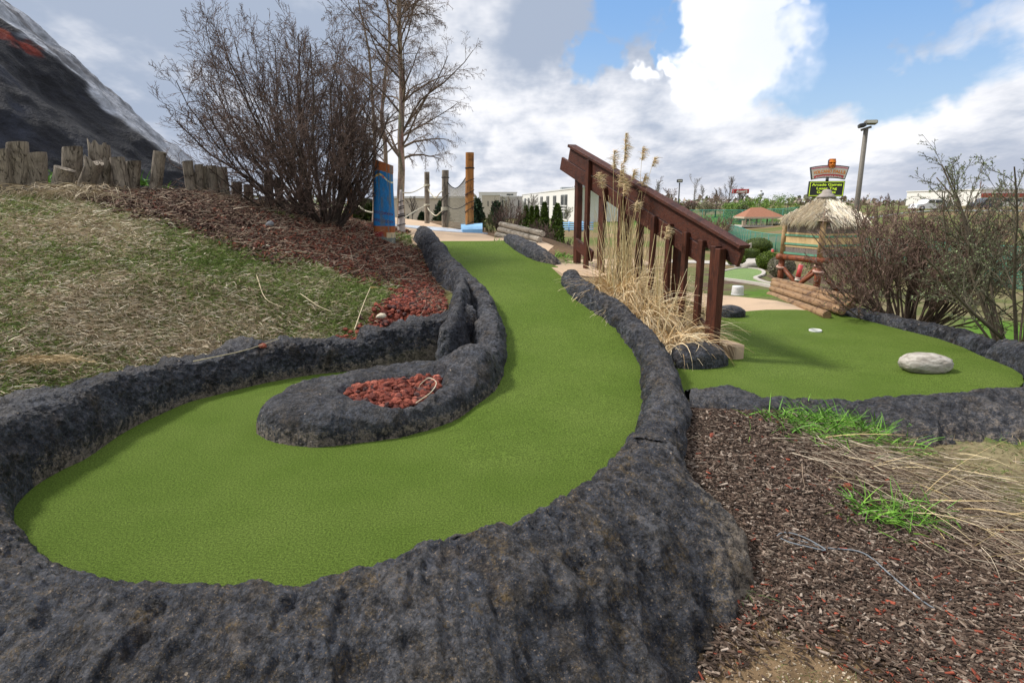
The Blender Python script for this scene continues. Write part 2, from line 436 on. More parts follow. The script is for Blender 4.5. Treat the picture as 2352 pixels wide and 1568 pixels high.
M = {}
M['rock'] = rock_mat('painted_rock')
M['turf'] = turf_mat('turf', (.112, .178, .028, 1), (.142, .208, .040, 1))
M['turf_old'] = turf_mat('turf_faded', (.17, .26, .09, 1), (.21, .30, .11, 1))
M['chip'] = vcol('chip', .85, 60, .3, .3, .002)
M['blade'] = vcol('blade', .6, 30, .2, 0, spec=.3)
M['leafm'] = vcol('leaf', .55, 12, .25, 0, spec=.35)
M['lava'] = vcol('lava_rock', .9, 120, .45, .8, .006)
M['concrete'] = noisy('tan_concrete', (.46, .33, .22, 1), (.56, .42, .29, 1), 120, .9, bs=.3, bd=.003, lo=.3, hi=.7, c3=(.40, .30, .21, 1), s3=1.2)
M['gconcrete'] = noisy('grey_concrete', (.40, .37, .33, 1), (.50, .46, .41, 1), 60, .9, bs=.3, bd=.003)
M['bark'] = vcol('bark', .85, 25, .35, .4, .004)
M['stain'] = wood('brown_stained_wood', (.062, .017, .009, 1), (.105, .033, .018, 1), (.034, .011, .008, 1), 2, 12, .6, .6, .005, .3)
M['stainy'] = wood('brown_stained_plank', (.060, .017, .010, 1), (.100, .032, .019, 1), (.034, .011, .008, 1), 1, 12, .6, .6, .005, .3)
M['grey_wood'] = wood('weathered_wood', (.20, .17, .135, 1), (.33, .285, .23, 1), (.085, .068, .053, 1), 2, 9, .9, .9, .010)
M['grey_wood_y'] = wood('weathered_log', (.36, .32, .26, 1), (.46, .41, .34, 1), (.22, .19, .15, 1), 0, 9, .9, .8, .006)
M['brown_log'] = wood('brown_log', (.25, .145, .072, 1), (.34, .215, .115, 1), (.14, .075, .038, 1), 0, 9, .7, .6, .005, .35)
M['pole_wood'] = wood('treated_pole', (.33, .13, .030, 1), (.43, .19, .050, 1), (.12, .045, .015, 1), 2, 8, .65, .6, .006, .35)
M['rope'] = noisy('pale_rope', (.50, .47, .36, 1), (.62, .58, .46, 1), 60, .9, bs=.5, bd=.003)
M['netcord'] = noisy('net_cord', (.26, .235, .18, 1), (.36, .33, .26, 1), 60, .9)
M['blackrope'] = noisy('black_rope', (.012, .012, .014, 1), (.03, .03, .035, 1), 60, .8)
M['blue_paint'] = noisy('light_blue_paint', (.20, .42, .66, 1), (.26, .50, .76, 1), 3, .5, bs=.1)
# ------------------------------------------------------------------ heights
_yk = np.linspace(-5, 40, 1801)
_zk = np.interp(_yk, [0, 3.6, 4.2, 4.9, 5.9, 7.2, 8.0, 9.3, 11.3, 13, 22], [0, 0, .02, .07, .20, .42, .56, .76, .95, .98, 1.0])
_k = np.exp(-np.linspace(-2.5, 2.5, 41) ** 2); _k /= _k.sum()
_zk = np.convolve(np.pad(_zk, 20, 'edge'), _k, 'valid')
def zr(Y): return np.interp(Y, _yk, _zk)
def T(u, v):                               # point of the photo on the sloping lane
    d = ray(u, v); t = 1.0
    for _ in range(60):
        z = float(zr(d[1] * t)); t = .5 * t + .5 * (z - CAMZ) / d[2]
    return np.array([d[0] * t, d[1] * t, z])

A_in = [T(*q) for q in [(999, 554), (1026, 593), (1046, 623), (1065, 640), (1092, 663), (1118, 689), (1138, 722), (1158, 768), (1163, 808), (1158, 847), (1148, 885)]]
_ax = sorted([(p[1], p[0]) for p in A_in])
_ay = np.array([a[0] for a in _ax]); _axx = np.array([a[1] for a in _ax])
def turf_z(x, y):
    xc = np.interp(y, _ay, _axx)
    return zr(y) * sstep(xc - .36, xc - .14, x)

W_ = lambda *a: tuple(a)
cps = []                                   # ground control points (x, y, z)
def cz(u, v, z): cps.append(P(u, v, z))
def cy(u, v, Y): cps.append(PY(u, v, Y))
for q in [(0, 980, .32), (100, 935, .34), (230, 880, .35), (322, 850, .35), (420, 842, .33), (552, 832, .28), (620, 806, .29), (720, 806, .28), (820, 806, .26), (880, 778, .33), (960, 757, .38), (1010, 740, .42),
          (1000, 690, .46), (985, 650, .54), (950, 600, .74), (935, 572, .87)]: cz(*q)
for q in [(0, 447, 7.5), (150, 442, 7.9), (370, 440, 8.4), (520, 452, 8.9), (740, 514, 9.5), (600, 480, 9.2), (870, 552, 9.8), (900, 560, 10.0), (830, 522, 10.9), (-300, 440, 7.0)]: cy(*q)
for q in [(-7, 5, 1.15), (-9, 13, 1.65), (-14, 12, 1.6), (-5, 12, 1.62), (-3.5, 14, 1.25), (-12, 3, 1.2), (0, 12.5, .90), (.6, 13, .92), (-1.6, 12, .97), (-2.2, 15, .97), (-3.4, 20, .98), (-6, 30, .85), (-1.3, 17, .93), (-1.5, 22, .88), (-20, 30, 1.2), (-30, 10, 1.5), (-6.3, 8.7, 1.70), (-5.6, 9.2, 1.71), (-5, 9.8, 1.68), (-4.3, 10.6, 1.60), (-7.5, 8.5, 1.72), (-6, 11, 1.66), (-3.2, 11.5, 1.35),
          (1.3, 11, .74), (.9, 14, .70), (1.6, 13, .55), (3, 20, -.6), (0, 32, -1.3), (10, 60, -2.0), (0, 90, -2.6), (-30, 90, -2.0), (15, 153, -3.0), (5, 280, -3.2), (-80, 200, -2),
          (1.25, 9.6, .72), (1.9, 9.6, .55), (2.6, 10.5, .10), (2.1, 8.2, .36), (2.6, 7.4, .02), (3.2, 9.5, .0), (1.35, 7.7, .40), (1.72, 6.4, .10), (1.55, 5.6, .0), (1.05, 9.0, .66),
          (4.6, 11, -.03), (5.2, 12.2, -.16), (5.4, 14, -.34), (6.5, 17, -.60), (9, 25, -1.15), (13, 35, -1.75), (19, 50, -2.35), (45, 110, -2.4), (30, 80, -2.5),
          (4.2, 14, -.35), (5, 20, -.8), (8, 30, -1.5),
          (0, .8, -.55), (2, 0, -.6), (-3, 0, -.2), (-4.5, 1, .2), (-4, 3, .33), (-5.5, 3, .6), (4, 0, -.6), (0, -3, -.7), (6, -2, -.6), (-7, -1, .4),
          (5.6, 5.5, -.15), (7, 6.5, -.45), (6, 8, -.32), (8, 9, -.6), (7, 12, -.5), (10, 14, -.8), (6.2, 3, -.25),
          (30, 40, -1.2), (70, 60, -.1), (52, 80, .42), (60, 78, .5), (78, 80, .55), (90, 100, .6), (50, 120, -1.6), (76, 135, .5), (140, 200, .5), (60, 220, -1.0), (150, 60, .4), (40, 20, -.8),
          (0, 600, -1), (300, 600, 0), (-300, 400, 0), (0, 3000, 0), (2500, 2500, 0), (-2500, 2500, 0), (3000, 0, 0), (-3000, 0, 0), (0, -400, 0)]: cps.append(np.array(q, float))
for q in [(1600, 940, .06), (1661, 945, .05), (1800, 960, .04), (1947, 985, .01), (2100, 1020, -.05), (2352, 1025, -.04), (1640, 1050, -.06), (1600, 1120, -.12), (1720, 1300, -.27), (1700, 1450, -.34), (1950, 1200, -.18), (2300, 1180, -.16), (2000, 1500, -.38), (2352, 1450, -.32), (1560, 1568, -.42),
          (1700, 722, .0), (1925, 725, .0), (2077, 740, -.04), (2233, 775, -.07), (2352, 812, -.10)]: cz(*q)
cps = np.array(cps)
def warp(xy):
    r = np.linalg.norm(xy, axis=-1, keepdims=True) + 1e-9
    return xy / r * (np.log1p(r / 6) * 6)
_wp = warp(cps[:, :2])
def _tps(d2): return .5 * d2 * np.log(d2 + 1e-9)
def _solve():
    n = len(_wp); d2 = ((_wp[:, None] - _wp[None]) ** 2).sum(-1); K = _tps(d2) + 2e-2 * np.eye(n)
    Pm = np.hstack([np.ones((n, 1)), _wp]); A = np.block([[K, Pm], [Pm.T, np.zeros((3, 3))]])
    return np.linalg.solve(A, np.concatenate([cps[:, 2], np.zeros(3)]))
_sw = _solve()
def G(x, y):
    x = np.asarray(x, float); y = np.asarray(y, float); sh = x.shape
    q = warp(np.stack([x.ravel(), y.ravel()], -1)); out = np.empty(len(q))
    for a in range(0, len(q), 40000):
        b = q[a:a + 40000]; d2 = ((b[:, None] - _wp[None]) ** 2).sum(-1)
        out[a:a + 40000] = _tps(d2) @ _sw[:-3] + _sw[-3] + b @ _sw[-2:]
    return out.reshape(sh)
def g1(x, y): return float(G(np.array([x]), np.array([y]))[0])
def GR(u, v, y0=1.5):                       # where the photo's ray meets the ground
    d = ray(u, v); Y = np.geomspace(y0, 900, 900); t = Y / d[1]
    h = CAMZ + d[2] * t - G(d[0] * t, Y); k = np.where(h < 0)[0]
    k = k[0] if len(k) else -1; t = Y[k] / d[1]
    return np.array([d[0] * t, Y[k], g1(d[0] * t, Y[k])])

def inpoly(x, y, poly):
    poly = np.asarray(poly)[:, :2]; n = len(poly); o = np.zeros(x.shape, bool); j = n - 1
    for i in range(n):
        xi, yi = poly[i]; xj, yj = poly[j]
        c = ((yi > y) != (yj > y)) & (x < (xj - xi) * (y - yi) / (yj - yi + 1e-12) + xi); o ^= c; j = i
    return o
def pdist(x, y, poly, closed=True):
    """distance to a polyline"""
    poly = np.asarray(poly)[:, :2]; o = np.full(x.shape, 1e9); n = len(poly)
    for i in range(n if closed else n - 1):
        a = poly[i]; b = poly[(i + 1) % n]; ab = b - a; L2 = (ab ** 2).sum() + 1e-12
        t = np.clip(((x - a[0]) * ab[0] + (y - a[1]) * ab[1]) / L2, 0, 1)
        o = np.minimum(o, np.hypot(x - a[0] - t * ab[0], y - a[1] - t * ab[1]))
    return o
def sdist(x, y, poly): return np.where(inpoly(x, y, poly), 1, -1) * pdist(x, y, poly)
def crom(pts, n=None, step=None, closed=False):
    """smooth curve through points"""
    p = np.asarray(pts, float)
    q = np.concatenate([p[-1:], p, p[:2]]) if closed else np.concatenate([2 * p[:1] - p[1:2], p, 2 * p[-1:] - p[-2:-1]])
    o = []; m = len(p) if closed else len(p) - 1
    for i in range(m):
        a, b, c, d = q[i:i + 4]; t = np.linspace(0, 1, 24, endpoint=False).reshape((-1,) + (1,) * (p.ndim - 1))
        o.append(.5 * (2 * b + (c - a) * t + (2 * a - 5 * b + 4 * c - d) * t ** 2 + (3 * b - a - 3 * c + d) * t ** 3))
    if not closed: o.append(p[-1:])
    o = np.concatenate(o)
    ref = o.reshape(len(o), -1)[:, :3] if p.ndim == 2 else o[:, o.shape[1] // 2]
    s = np.concatenate([[0], np.cumsum(np.linalg.norm(np.diff(ref, axis=0), axis=1))])
    if n is None: n = max(2, int(s[-1] / step))
    ss = np.linspace(0, s[-1], n); fl = o.reshape(len(o), -1)
    return np.stack([np.interp(ss, s, fl[:, k]) for k in range(fl.shape[1])], -1).reshape((n,) + o.shape[1:])

def sheet(name, poly, res, zf, mat, skirt=0.0):
    """flat-ish sheet with a clean outline"""
    poly = np.asarray(poly)[:, :2]
    lo, hi = poly.min(0), poly.max(0); xs = np.arange(lo[0], hi[0], res); ys = np.arange(lo[1], hi[1], res)
    X, Y = np.meshgrid(xs, ys); X, Y = X.ravel(), Y.ravel()
    k = inpoly(X, Y, poly) & (pdist(X, Y, poly) > res * .5); pts = np.concatenate([poly, np.stack([X[k], Y[k]], -1)])
    n = len(poly)
    r = delaunay_2d_cdt([Vector(p) for p in pts], [(i, (i + 1) % n) for i in range(n)], [], 0, 1e-6)
    V = np.array([tuple(v) for v in r[0]]); Fc = np.array([f for f in r[2] if len(f) == 3])
    c = V[Fc].mean(1); Fc = Fc[inpoly(c[:, 0], c[:, 1], poly)]
    V3 = np.column_stack([V, zf(V[:, 0], V[:, 1])])
    mb = MB().add(V3, [Fc])
    if skirt:
        pz = np.column_stack([poly, zf(poly[:, 0], poly[:, 1])]); pz = np.concatenate([pz, pz[:1]])
        mb.grid(np.stack([pz, pz - (0, 0, skirt)]))
    return solo(name, mb, mat, (0, 0, 0), kind='structure', smooth=True)

# ------------------------------------------------------------------ outlines (plan view)
lane_right = [T(*q) for q in [(1158, 553), (1180, 575), (1215, 596), (1262, 612), (1292, 656), (1319, 686), (1356, 712), (1385, 732), (1408, 755), (1435, 785), (1455, 811), (1468, 847), (1472, 880), (1474, 943), (1466, 970), (1451, 1012)]]
near_in = [P(*q) for q in [(1407, 1073, .10), (1327, 1145, .12), (1195, 1213, .14), (1067, 1241, .15), (920, 1289, .15), (748, 1337, .15), (648, 1364, .15), (480, 1355, .15), (360, 1355, .14), (280, 1343, .14), (192, 1337, .12), (110, 1297, .08)]]
left_in = [P(*q) for q in [(52, 1233, .0), (38, 1195, 0), (36, 1169, 0), (52, 1149, 0), (80, 1117, 0), (140, 1081, 0), (192, 1057, 0), (230, 1032, 0), (276, 999, 0), (322, 974, 0), (382, 946, 0), (437, 923, 0), (506, 905, 0), (598, 882, 0), (718, 861, 0), (828, 849.5, 0), (920, 840, 0), (1049, 831, 0), (1085, 827, 0)]]
top_l, top_r = T(999, 554), T(1158, 553)
turf_poly = [top_l, top_r] + [p + (.12, 0, 0) for p in lane_right[1:]] + [p + (0, -.1, 0) for p in near_in] + [p + (-.1, 0, 0) for p in left_in[:6]] + [p + (-.02, .1, 0) for p in left_in[6:]]
turf_poly += [p + (-.12, 0, 0) for p in A_in[6:0:-1]]
turf_poly = np.array(turf_poly)[:, :2]
green_in = [P(*q) for q in [(1923, 721, 0), (1999, 738, 0), (2077, 758, 0), (2155, 777, 0), (2213, 797, 0), (2252, 816, 0), (2291, 832, 0), (2325, 849, 0), (2347, 866, 0), (2350, 885, 0), (2330, 905, 0)]]
green_near = [P(*q) for q in [(2316, 903, .12), (2259, 900, .12), (2181, 909, .12), (2103, 918, .11), (2025, 922, .1), (1921, 924, .1), (1843, 922, .1), (1796, 916, .1), (1750, 914, .1), (1713, 898, .1), (1677, 888, .1), (1625, 896, .1), (1583, 901, .1)]]
green_poly = np.array([P(1690, 716, 0), P(1760, 711, 0), P(1830, 711, 0), P(1900, 716, 0)] + green_in + [p + (0, .03, 0) for p in green_near[2:-1]] + [P(1545, 905, 0), P(1540, 840, 0), P(1560, 800, 0), P(1640, 770, 0), P(1640, 730, 0)])[:, :2]
def green_z(x, y):
    z = np.zeros_like(x)
    c = P(2140, 862, 0); z = z + .05 * np.exp(-((x - c[0] - .3) ** 2 + (y - c[1]) ** 2) / .35)
    return z + .006 * fbm(xyz0(x, y), 1.2, 3)

# paths
def zpath(x, y): return G(x, y) + .012
path_up = np.array([P(950, 556.5, .95), P(1000, 554.5, .955), P(1158, 553.5, .955), P(1175, 568, .92), P(1250, 572, .88), P(1272, 562, .88), P(1235, 551, .90), P(1140, 543, .94), P(1108, 531, .97), P(1078, 528.5, .97), P(1016, 519.5, .97), P(985, 512, .97), P(930, 503.5, .97), P(900, 503.5, .97), P(905, 520, .97), P(940, 540, .95), P(944, 552, .95)])[:, :2]
slab = np.array([T(1262, 610), T(1295, 640), (1.12, 8.05, 0), (1.35, 8.35, 0), (1.65, 9.0, 0), (2.1, 9.15, 0), (2.05, 9.75, 0), (1.2, 9.72, 0), (.85, 9.5, 0)])[:, :2]
path_dn = np.array([P(1925, 721, .01), P(1900, 714.5, .01), P(1830, 710, .01), P(1760, 710, .01), P(1690, 715, .01), P(1640, 729, .01), P(1560, 720, .01), P(1530, 690, .01), P(1560, 665, 0), P(1621, 661, 0), P(1712, 678, 0), P(1783, 688, 0), P(1837, 700, 0)])[:, :2]

TOE = None; WALLP = None
def clean_ground(x, y):
    z = G(x, y)
    if TOE is not None:
        m = (y > 1.2) & (y < 7.5) & (x > -5.5) & (x < 0)
        if m.any():
            d2 = np.hypot(x[m][:, None] - TOE[None, :, 0], y[m][:, None] - TOE[None, :, 1]); k = d2.argmin(1); d = pdist(x[m], y[m], TOE, False)
            z[m] = np.where(inpoly(x[m], y[m], WALLP), -.12, z[m])
            z[m] = np.minimum(z[m], TOE[k, 2] + .015 + .55 * np.maximum(d - .03, 0) + .25 * d ** 2)
    m = (y > 0) & (y < 14) & (x > -4.5) & (x < 7)
    if m.any():
        xm, ym = x[m], y[m]; zm = z[m]
        s = sdist(xm, ym, turf_poly); zm = np.where(s > -.02, np.minimum(zm, turf_z(xm, ym) - .09), zm)
        s = sdist(xm, ym, green_poly); zm = np.where(s > 0, np.minimum(zm, -.08), np.where(s > -.20, np.minimum(zm, -.035), zm))
        for pl in (path_up, slab, path_dn):
            zm = np.where(inpoly(xm, ym, pl), zm - .06, zm)
        z[m] = zm
    return z

# ------------------------------------------------------------------ ground sheet
def mixc(a, b, t): return a * (1 - t[:, None]) + b * t[:, None]
DIRT = np.array(L('#6b5238')[:3]) * .55
def px_poly(pts, y0=1.5): return np.array([GR(u, v, y0)[:2] for u, v in pts])
mulch_l = px_poly([(-400, 430), (0, 441), (220, 458), (330, 500), (470, 540), (520, 560), (600, 590), (740, 610), (820, 640), (930, 650), (990, 700), (985, 745), (1020, 745), (1010, 640), (960, 575), (915, 562), (880, 530), (820, 500)], 2.5)
mulch_l = np.concatenate([mulch_l[:-1], [(-1.6, 12.5), (-4, 12), (-9, 10)]])
lava_bed = np.array([P(u, v, z)[:2] for u, v, z in [(1026, 728, .46), (985, 752, .40), (900, 778, .36), (820, 812, .30), (735, 800, .30), (745, 752, .40), (830, 732, .42), (890, 700, .47), (930, 660, .53), (960, 640, .58), (1020, 660, .55)]])
mulch_r = np.array([P(u, v, z)[:2] for u, v, z in [(1560, 920, .05), (1700, 925, .06), (1900, 940, .05), (2000, 1000, 0), (2120, 1080, -.05), (2352, 1180, -.15), (2700, 1350, -.3), (2600, 1700, -.45), (1500, 1750, -.5), (1500, 1400, -.3), (1540, 1100, -.1)]])
def ground_cols(x, y, z):
    n = len(x); p3 = xyz0(x, y)
    nz = fbm(p3, 1.6, 4); nf = fbm(p3, 7, 3, off=9); nb = fbm(p3, .12, 3, off=4)
    green = np.array((.115, .125, .045)); tan = np.array((.215, .175, .105)); lawn = np.array((.085, .175, .020))
    c = mixc(np.tile(green, (n, 1)), tan, sstep(-.15, .35, nz + .4 * nf) * .8)
    r = np.hypot(x, y); far = sstep(14, 40, r)
    field = mixc(np.tile(np.array((.115, .135, .040)), (n, 1)), np.array((.20, .145, .080)), sstep(-.2, .3, nb * 1.3 + nz * .3))
    c = c * (1 - far[:, None]) + field * far[:, None]
    # bright lawns right of the green and by the log stack
    az = np.arctan2(x, y)
    lw = sstep(.62, .66, az) * sstep(5.2, 5.6, r) * sstep(17.5, 15.5, r + nz)
    c = mixc(c, lawn, lw)
    lw2 = sstep(.34, .38, az) * sstep(.46, .43, az) * sstep(10.6, 11, y) * sstep(15, 14, y)
    c = mixc(c, lawn * .9, np.clip(lw2 * .9, 0, 1))
    hill = sstep(110, 125, y) * sstep(170, 150, y) * sstep(20, 30, x) * sstep(62, 50, x)
    c = mixc(c, np.array((.075, .165, .022)), hill)
    m = (y > -2) & (y < 14) & (x < 8) & (x > -16)
    dl = np.full(n, -9.0); dr = np.full(n, -9.0); dv = np.full(n, -9.0)
    dl[m] = sdist(x[m], y[m], mulch_l); dr[m] = sdist(x[m], y[m], mulch_r); dv[m] = sdist(x[m], y[m], lava_bed)
    c = mixc(c, np.array((.055, .020, .013)), sstep(-.15, .15, dl + .35 * nz))
    c = mixc(c, np.array((.040, .022, .015)), sstep(-.15, .15, dr + .3 * nz))
    c = mixc(c, np.array((.10, .025, .015)), sstep(-.1, .1, dv))
    sd = P(1700, 1450, -.34); ds = np.hypot((x - sd[0]), (y - sd[1])); c = mixc(c, np.array((.17, .115, .065)), sstep(.75, .25, ds + .25 * nz))
    garden = sstep(.28, .31, az) * sstep(.50, .47, az) * sstep(12, 13, y) * sstep(32, 28, y)
    c = mixc(c, np.array((.105, .070, .050)), garden * sstep(-.1, .15, nz))
    beyond = sstep(-.3, -.1, az) * sstep(.28, .25, az) * sstep(9.5, 10, y) * sstep(40, 30, y)
    c = mixc(c, np.array((.15, .085, .055)), beyond * .8)
    return c
def build_ground():
    rr = np.concatenate([np.geomspace(.7, 14, 430), np.geomspace(14.2, 5000, 230)])
    aa = np.concatenate([np.linspace(-180, -62, 40, endpoint=False), np.linspace(-62, 62, 520), np.linspace(62, 180, 41)[1:]]) * math.pi / 180
    Rr, Aa = np.meshgrid(rr, aa, indexing='ij'); X = Rr * np.sin(Aa); Y = Rr * np.cos(Aa)
    z = clean_ground(X.ravel(), Y.ravel()).reshape(X.shape)
    p3 = xyz0(X, Y)
    z = z + .012 * fbm(p3, 2.2, 3) * sstep(60, 10, Rr) + .35 * fbm(p3, .03, 3) * sstep(60, 150, Rr)
    G3 = np.stack([X, Y, z], -1); mb = MB(); mb.grid(G3, ground_cols(X.ravel(), Y.ravel(), z.ravel()))
    mb.add([(0, 0, g1(0, 0) - .02)] , [])
    m = vcol('ground_soil', .95, 14, .35, .6, .02, .1)
    return solo('ground', mb, m, (0, 0, 0), kind='structure', smooth=True)
sheet('putting_lane', turf_poly, .05, turf_z, M['turf'])
sheet('putting_green', green_poly, .08, green_z, M['turf'])
sheet('upper_path', path_up, .12, zpath, M['concrete'], .08)
sheet('lower_path', path_dn, .12, lambda x, y: G(x, y) + .008, M['concrete'], .06)
sheet('stair_landing', slab, .1, lambda x, y: np.full_like(x, .70) + (y - 9) * .05, M['concrete'], .12)
deck = np.array([P(1120, 528, .99), P(1100, 524.5, .99), P(1016, 521.0, .99), P(905, 521.5, .99), P(905, 526, .99), P(1000, 527.5, .99), P(1060, 529.5, .99)])[:, :2]
sheet('bridge_deck', deck, .2, lambda x, y: G(x, y) + .02, noisy('grey_blue_deck', (.40, .45, .52, 1), (.48, .53, .60, 1), 30, .7), .05)

# ------------------------------------------------------------------ painted rock borders
def loft_rock(st, step=.016, nv=44, amp=1.0, wear=None, ochre=0.0, seed=0.0, folds=0.0):
    """st: (n stations, k points, 3) across the border, first = turf side; returns a displaced grid"""
    st = np.asarray(st, float)
    g = crom(st, step=step); n = len(g); k = g.shape[1]
    out = []
    ts = np.linspace(0, k - 1, nv)
    q = np.concatenate([2 * g[:, :1] - g[:, 1:2], g, 2 * g[:, -1:] - g[:, -2:-1]], 1)
    for t in ts:
        i = min(int(t), k - 2); f = t - i; a, b, c, d = q[:, i], q[:, i + 1], q[:, i + 2], q[:, i + 3]
        out.append(.5 * (2 * b + (c - a) * f + (2 * a - 5 * b + 4 * c - d) * f ** 2 + (3 * b - a - 3 * c + d) * f ** 3))
    S = np.stack(out, 1)
    du = np.gradient(S, axis=0); dv = np.gradient(S, axis=1); nm = np.cross(du, dv); nm /= np.linalg.norm(nm, axis=-1, keepdims=True) + 1e-9
    if nm[n // 2, nv // 2, 2] < 0: nm = -nm
    tt = ts / (k - 1); edge = np.minimum(sstep(0, .22, tt), sstep(1.0, .9, tt) * .5 + .5)[None]
    p = S + seed
    d = .030 * fbm(p, 3.0, 3) + .026 * fbm(p, 7.0, 5, .6, True) + .017 * fbm(p, 21, 4, .65)
    if folds:                               # creases that run down the face
        s = np.concatenate([[0], np.cumsum(np.linalg.norm(np.diff(S[:, nv // 2], axis=0), axis=1))])[:, None] * np.ones((1, nv))
        q2 = np.stack([s * 4.5 + tt[None] * 1.4, tt[None] * 1.1 + 0 * s, 0 * s + seed], -1) + .5 * p[..., :1]
        d = d + folds * sstep(.34, .60, tt)[None] * (.038 * fbm(q2, 1.0, 3, .55, True) * .55 + .012 * fbm(q2 * (2.3, 1.5, 1), 1.3, 2, .5, True) + .050 * fbm(np.stack([p[..., 0] * 1.3 + p[..., 1] * .5, p[..., 1] * .6, p[..., 2] * .6], -1), 4.4, 4, .6))
    d = d + .006 * fbm(p, 55, 2, .6)
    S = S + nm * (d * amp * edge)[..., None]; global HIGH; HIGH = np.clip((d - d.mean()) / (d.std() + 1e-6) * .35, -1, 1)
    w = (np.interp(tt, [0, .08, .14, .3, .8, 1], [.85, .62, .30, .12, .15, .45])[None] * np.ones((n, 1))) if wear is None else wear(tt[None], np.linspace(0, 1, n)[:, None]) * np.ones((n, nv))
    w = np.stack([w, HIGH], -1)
    return S, w, np.full(S.shape[:2], ochre) if not callable(ochre) else ochre(np.linspace(0, 1, n)[:, None], tt[None]) * np.ones((n, nv))
def rock_obj(name, grids, label):
    mb = MB(); W = []; O = []
    H_ = []
    for S, w, o in grids:
        if w.ndim == 2: w = np.stack([w, 0 * w], -1)
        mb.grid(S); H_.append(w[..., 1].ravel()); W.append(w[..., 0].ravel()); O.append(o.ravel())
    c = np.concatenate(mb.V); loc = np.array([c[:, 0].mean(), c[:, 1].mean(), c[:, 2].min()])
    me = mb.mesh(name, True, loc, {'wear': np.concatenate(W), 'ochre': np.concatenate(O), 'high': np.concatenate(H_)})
    return solo(name, me, M['rock'], loc, label, 'rock border', 'painted rock borders of the golf course')
def perp(c):
    t = np.gradient(np.asarray(c)[:, :2], axis=0); t /= np.linalg.norm(t, axis=1)[:, None]
    return np.column_stack([t[:, 1], -t[:, 0], np.zeros(len(t))])
def sweep(base, side, w, h, drop_out=.3, prof=None, taper0=0, taper1=0, **kw):
    """base: curve along the turf edge; the border lies on its 'side'"""
    base = crom(np.asarray(base, float), step=.10); n = len(base); s = np.linspace(0, 1, n)
    Lg = np.linalg.norm(np.diff(base, axis=0), axis=1).sum(); N_ = perp(base) * side
    w = np.interp(s, np.linspace(0, 1, len(w)), w) if np.ndim(w) else np.full(n, w)
    h = np.interp(s, np.linspace(0, 1, len(h)), h) if np.ndim(h) else np.full(n, h)
    e = np.ones(n)
    if taper0: e = np.minimum(e, np.sqrt(np.clip(s * Lg / taper0, 0.0, 1)))
    if taper1: e = np.minimum(e, np.sqrt(np.clip((1 - s) * Lg / taper1, 0.0, 1)))
    prof = prof or [(0, -.5), (.03, .0), (.10, .55), (.30, .95), (.55, 1.0), (.80, .78), (1.0, .05)]
    rows = []
    for a, b in prof:
        off = N_ * (w * (.5 + (a - .5) * (.35 + .65 * e)))[:, None]; q = base + off
        q[:, 2] = base[:, 2] + (h * b * e if b > 0 else -.08) - (0 if b > 0 else 0) - .02 * (1 - e)
        rows.append(q)
    last = rows[-1] + N_ * .03; last[:, 2] = base[:, 2] - drop_out; rows.append(last)
    return loft_rock(np.stack(rows, 1), **kw)
LOW = np.array((0, 0, 0))

# long border: along the back channel, round the left end and across the front
def st_(inb, crest, mid, toe, zin=-.07):
    a = np.array(inb, float); b = np.array(crest, float); t = np.array(toe, float)
    a0 = a.copy(); a0[2] = zin
    a1 = a * .88 + b * .12; a1[2] = max(a[2], 0) + .45 * (b[2] - max(a[2], 0))
    a2 = a * .45 + b * .55; a2[2] = max(a[2], 0) + .93 * (b[2] - max(a[2], 0))
    m = np.array(mid, float); t2 = t + (t - m) * .15; t2[2] = t[2] - .22
    return [a0, a1, a2, b, m, t, t2]
stn = []
back = [  # base pixel, crest height, depth of the border
    ((1100, 826), .50, .26), ((1049, 831), .46, .26), ((985, 835), .42, .26), ((920, 840), .38, .26), ((860, 846), .33, .25), ((825, 850), .27, .25), ((780, 855), .30, .25), ((718, 861), .31, .26), ((650, 872), .31, .26), ((598, 882), .34, .28), ((552, 893), .28, .28), ((506, 905), .28, .28), ((437, 923), .30, .30), ((382, 946), .33, .32), ((322, 974), .36, .32), ((276, 999), .36, .33), ((230, 1032), .37, .33), ((192, 1057), .38, .35), ((140, 1081), .38, .36), ((80, 1117), .37, .38)]
bp = np.array([P(q[0][0], q[0][1], 0) for q in back]); bn = perp(crom(bp, n=len(bp)))
bn = perp(bp)
if bn[5, 1] < 0: bn = -bn
for p, nrm, q in zip(bp, bn, back):
    h, w = q[1], q[2]
    c = p + nrm * (w * .55); c[2] = h
    m = p + nrm * (w * 1.0); m[2] = h - .01
    t = p + nrm * (w * 1.55); t[2] = min(h - .07, g1(t[0], t[1]) - .02)
    stn.append(st_(p, c, m, t))
e = [ # left end and front: inner edge, crest, mid, toe (world)
    (P(40, 1160, 0), (-2.98, 3.05, .37), (-3.25, 3.08, .36), (-3.6, 3.1, .24)),
    (P(36, 1190, 0), (-2.92, 2.78, .34), (-3.2, 2.72, .33), (-3.6, 2.6, .16)),
    (P(50, 1228, 0), (-2.72, 2.48, .29), (-3.0, 2.32, .26), (-3.45, 2.1, .0)),
    (P(85, 1270, 0), (-2.42, 2.26, .24), (-2.68, 2.02, .17), (-3.1, 1.65, -.15)),
    (P(130, 1300, .02), (-2.08, 2.10, .18), (-2.3, 1.82, .08), (-2.65, 1.35, -.3)),
]
for a, b, m, t in e: stn.append(st_(a, b, m, t))
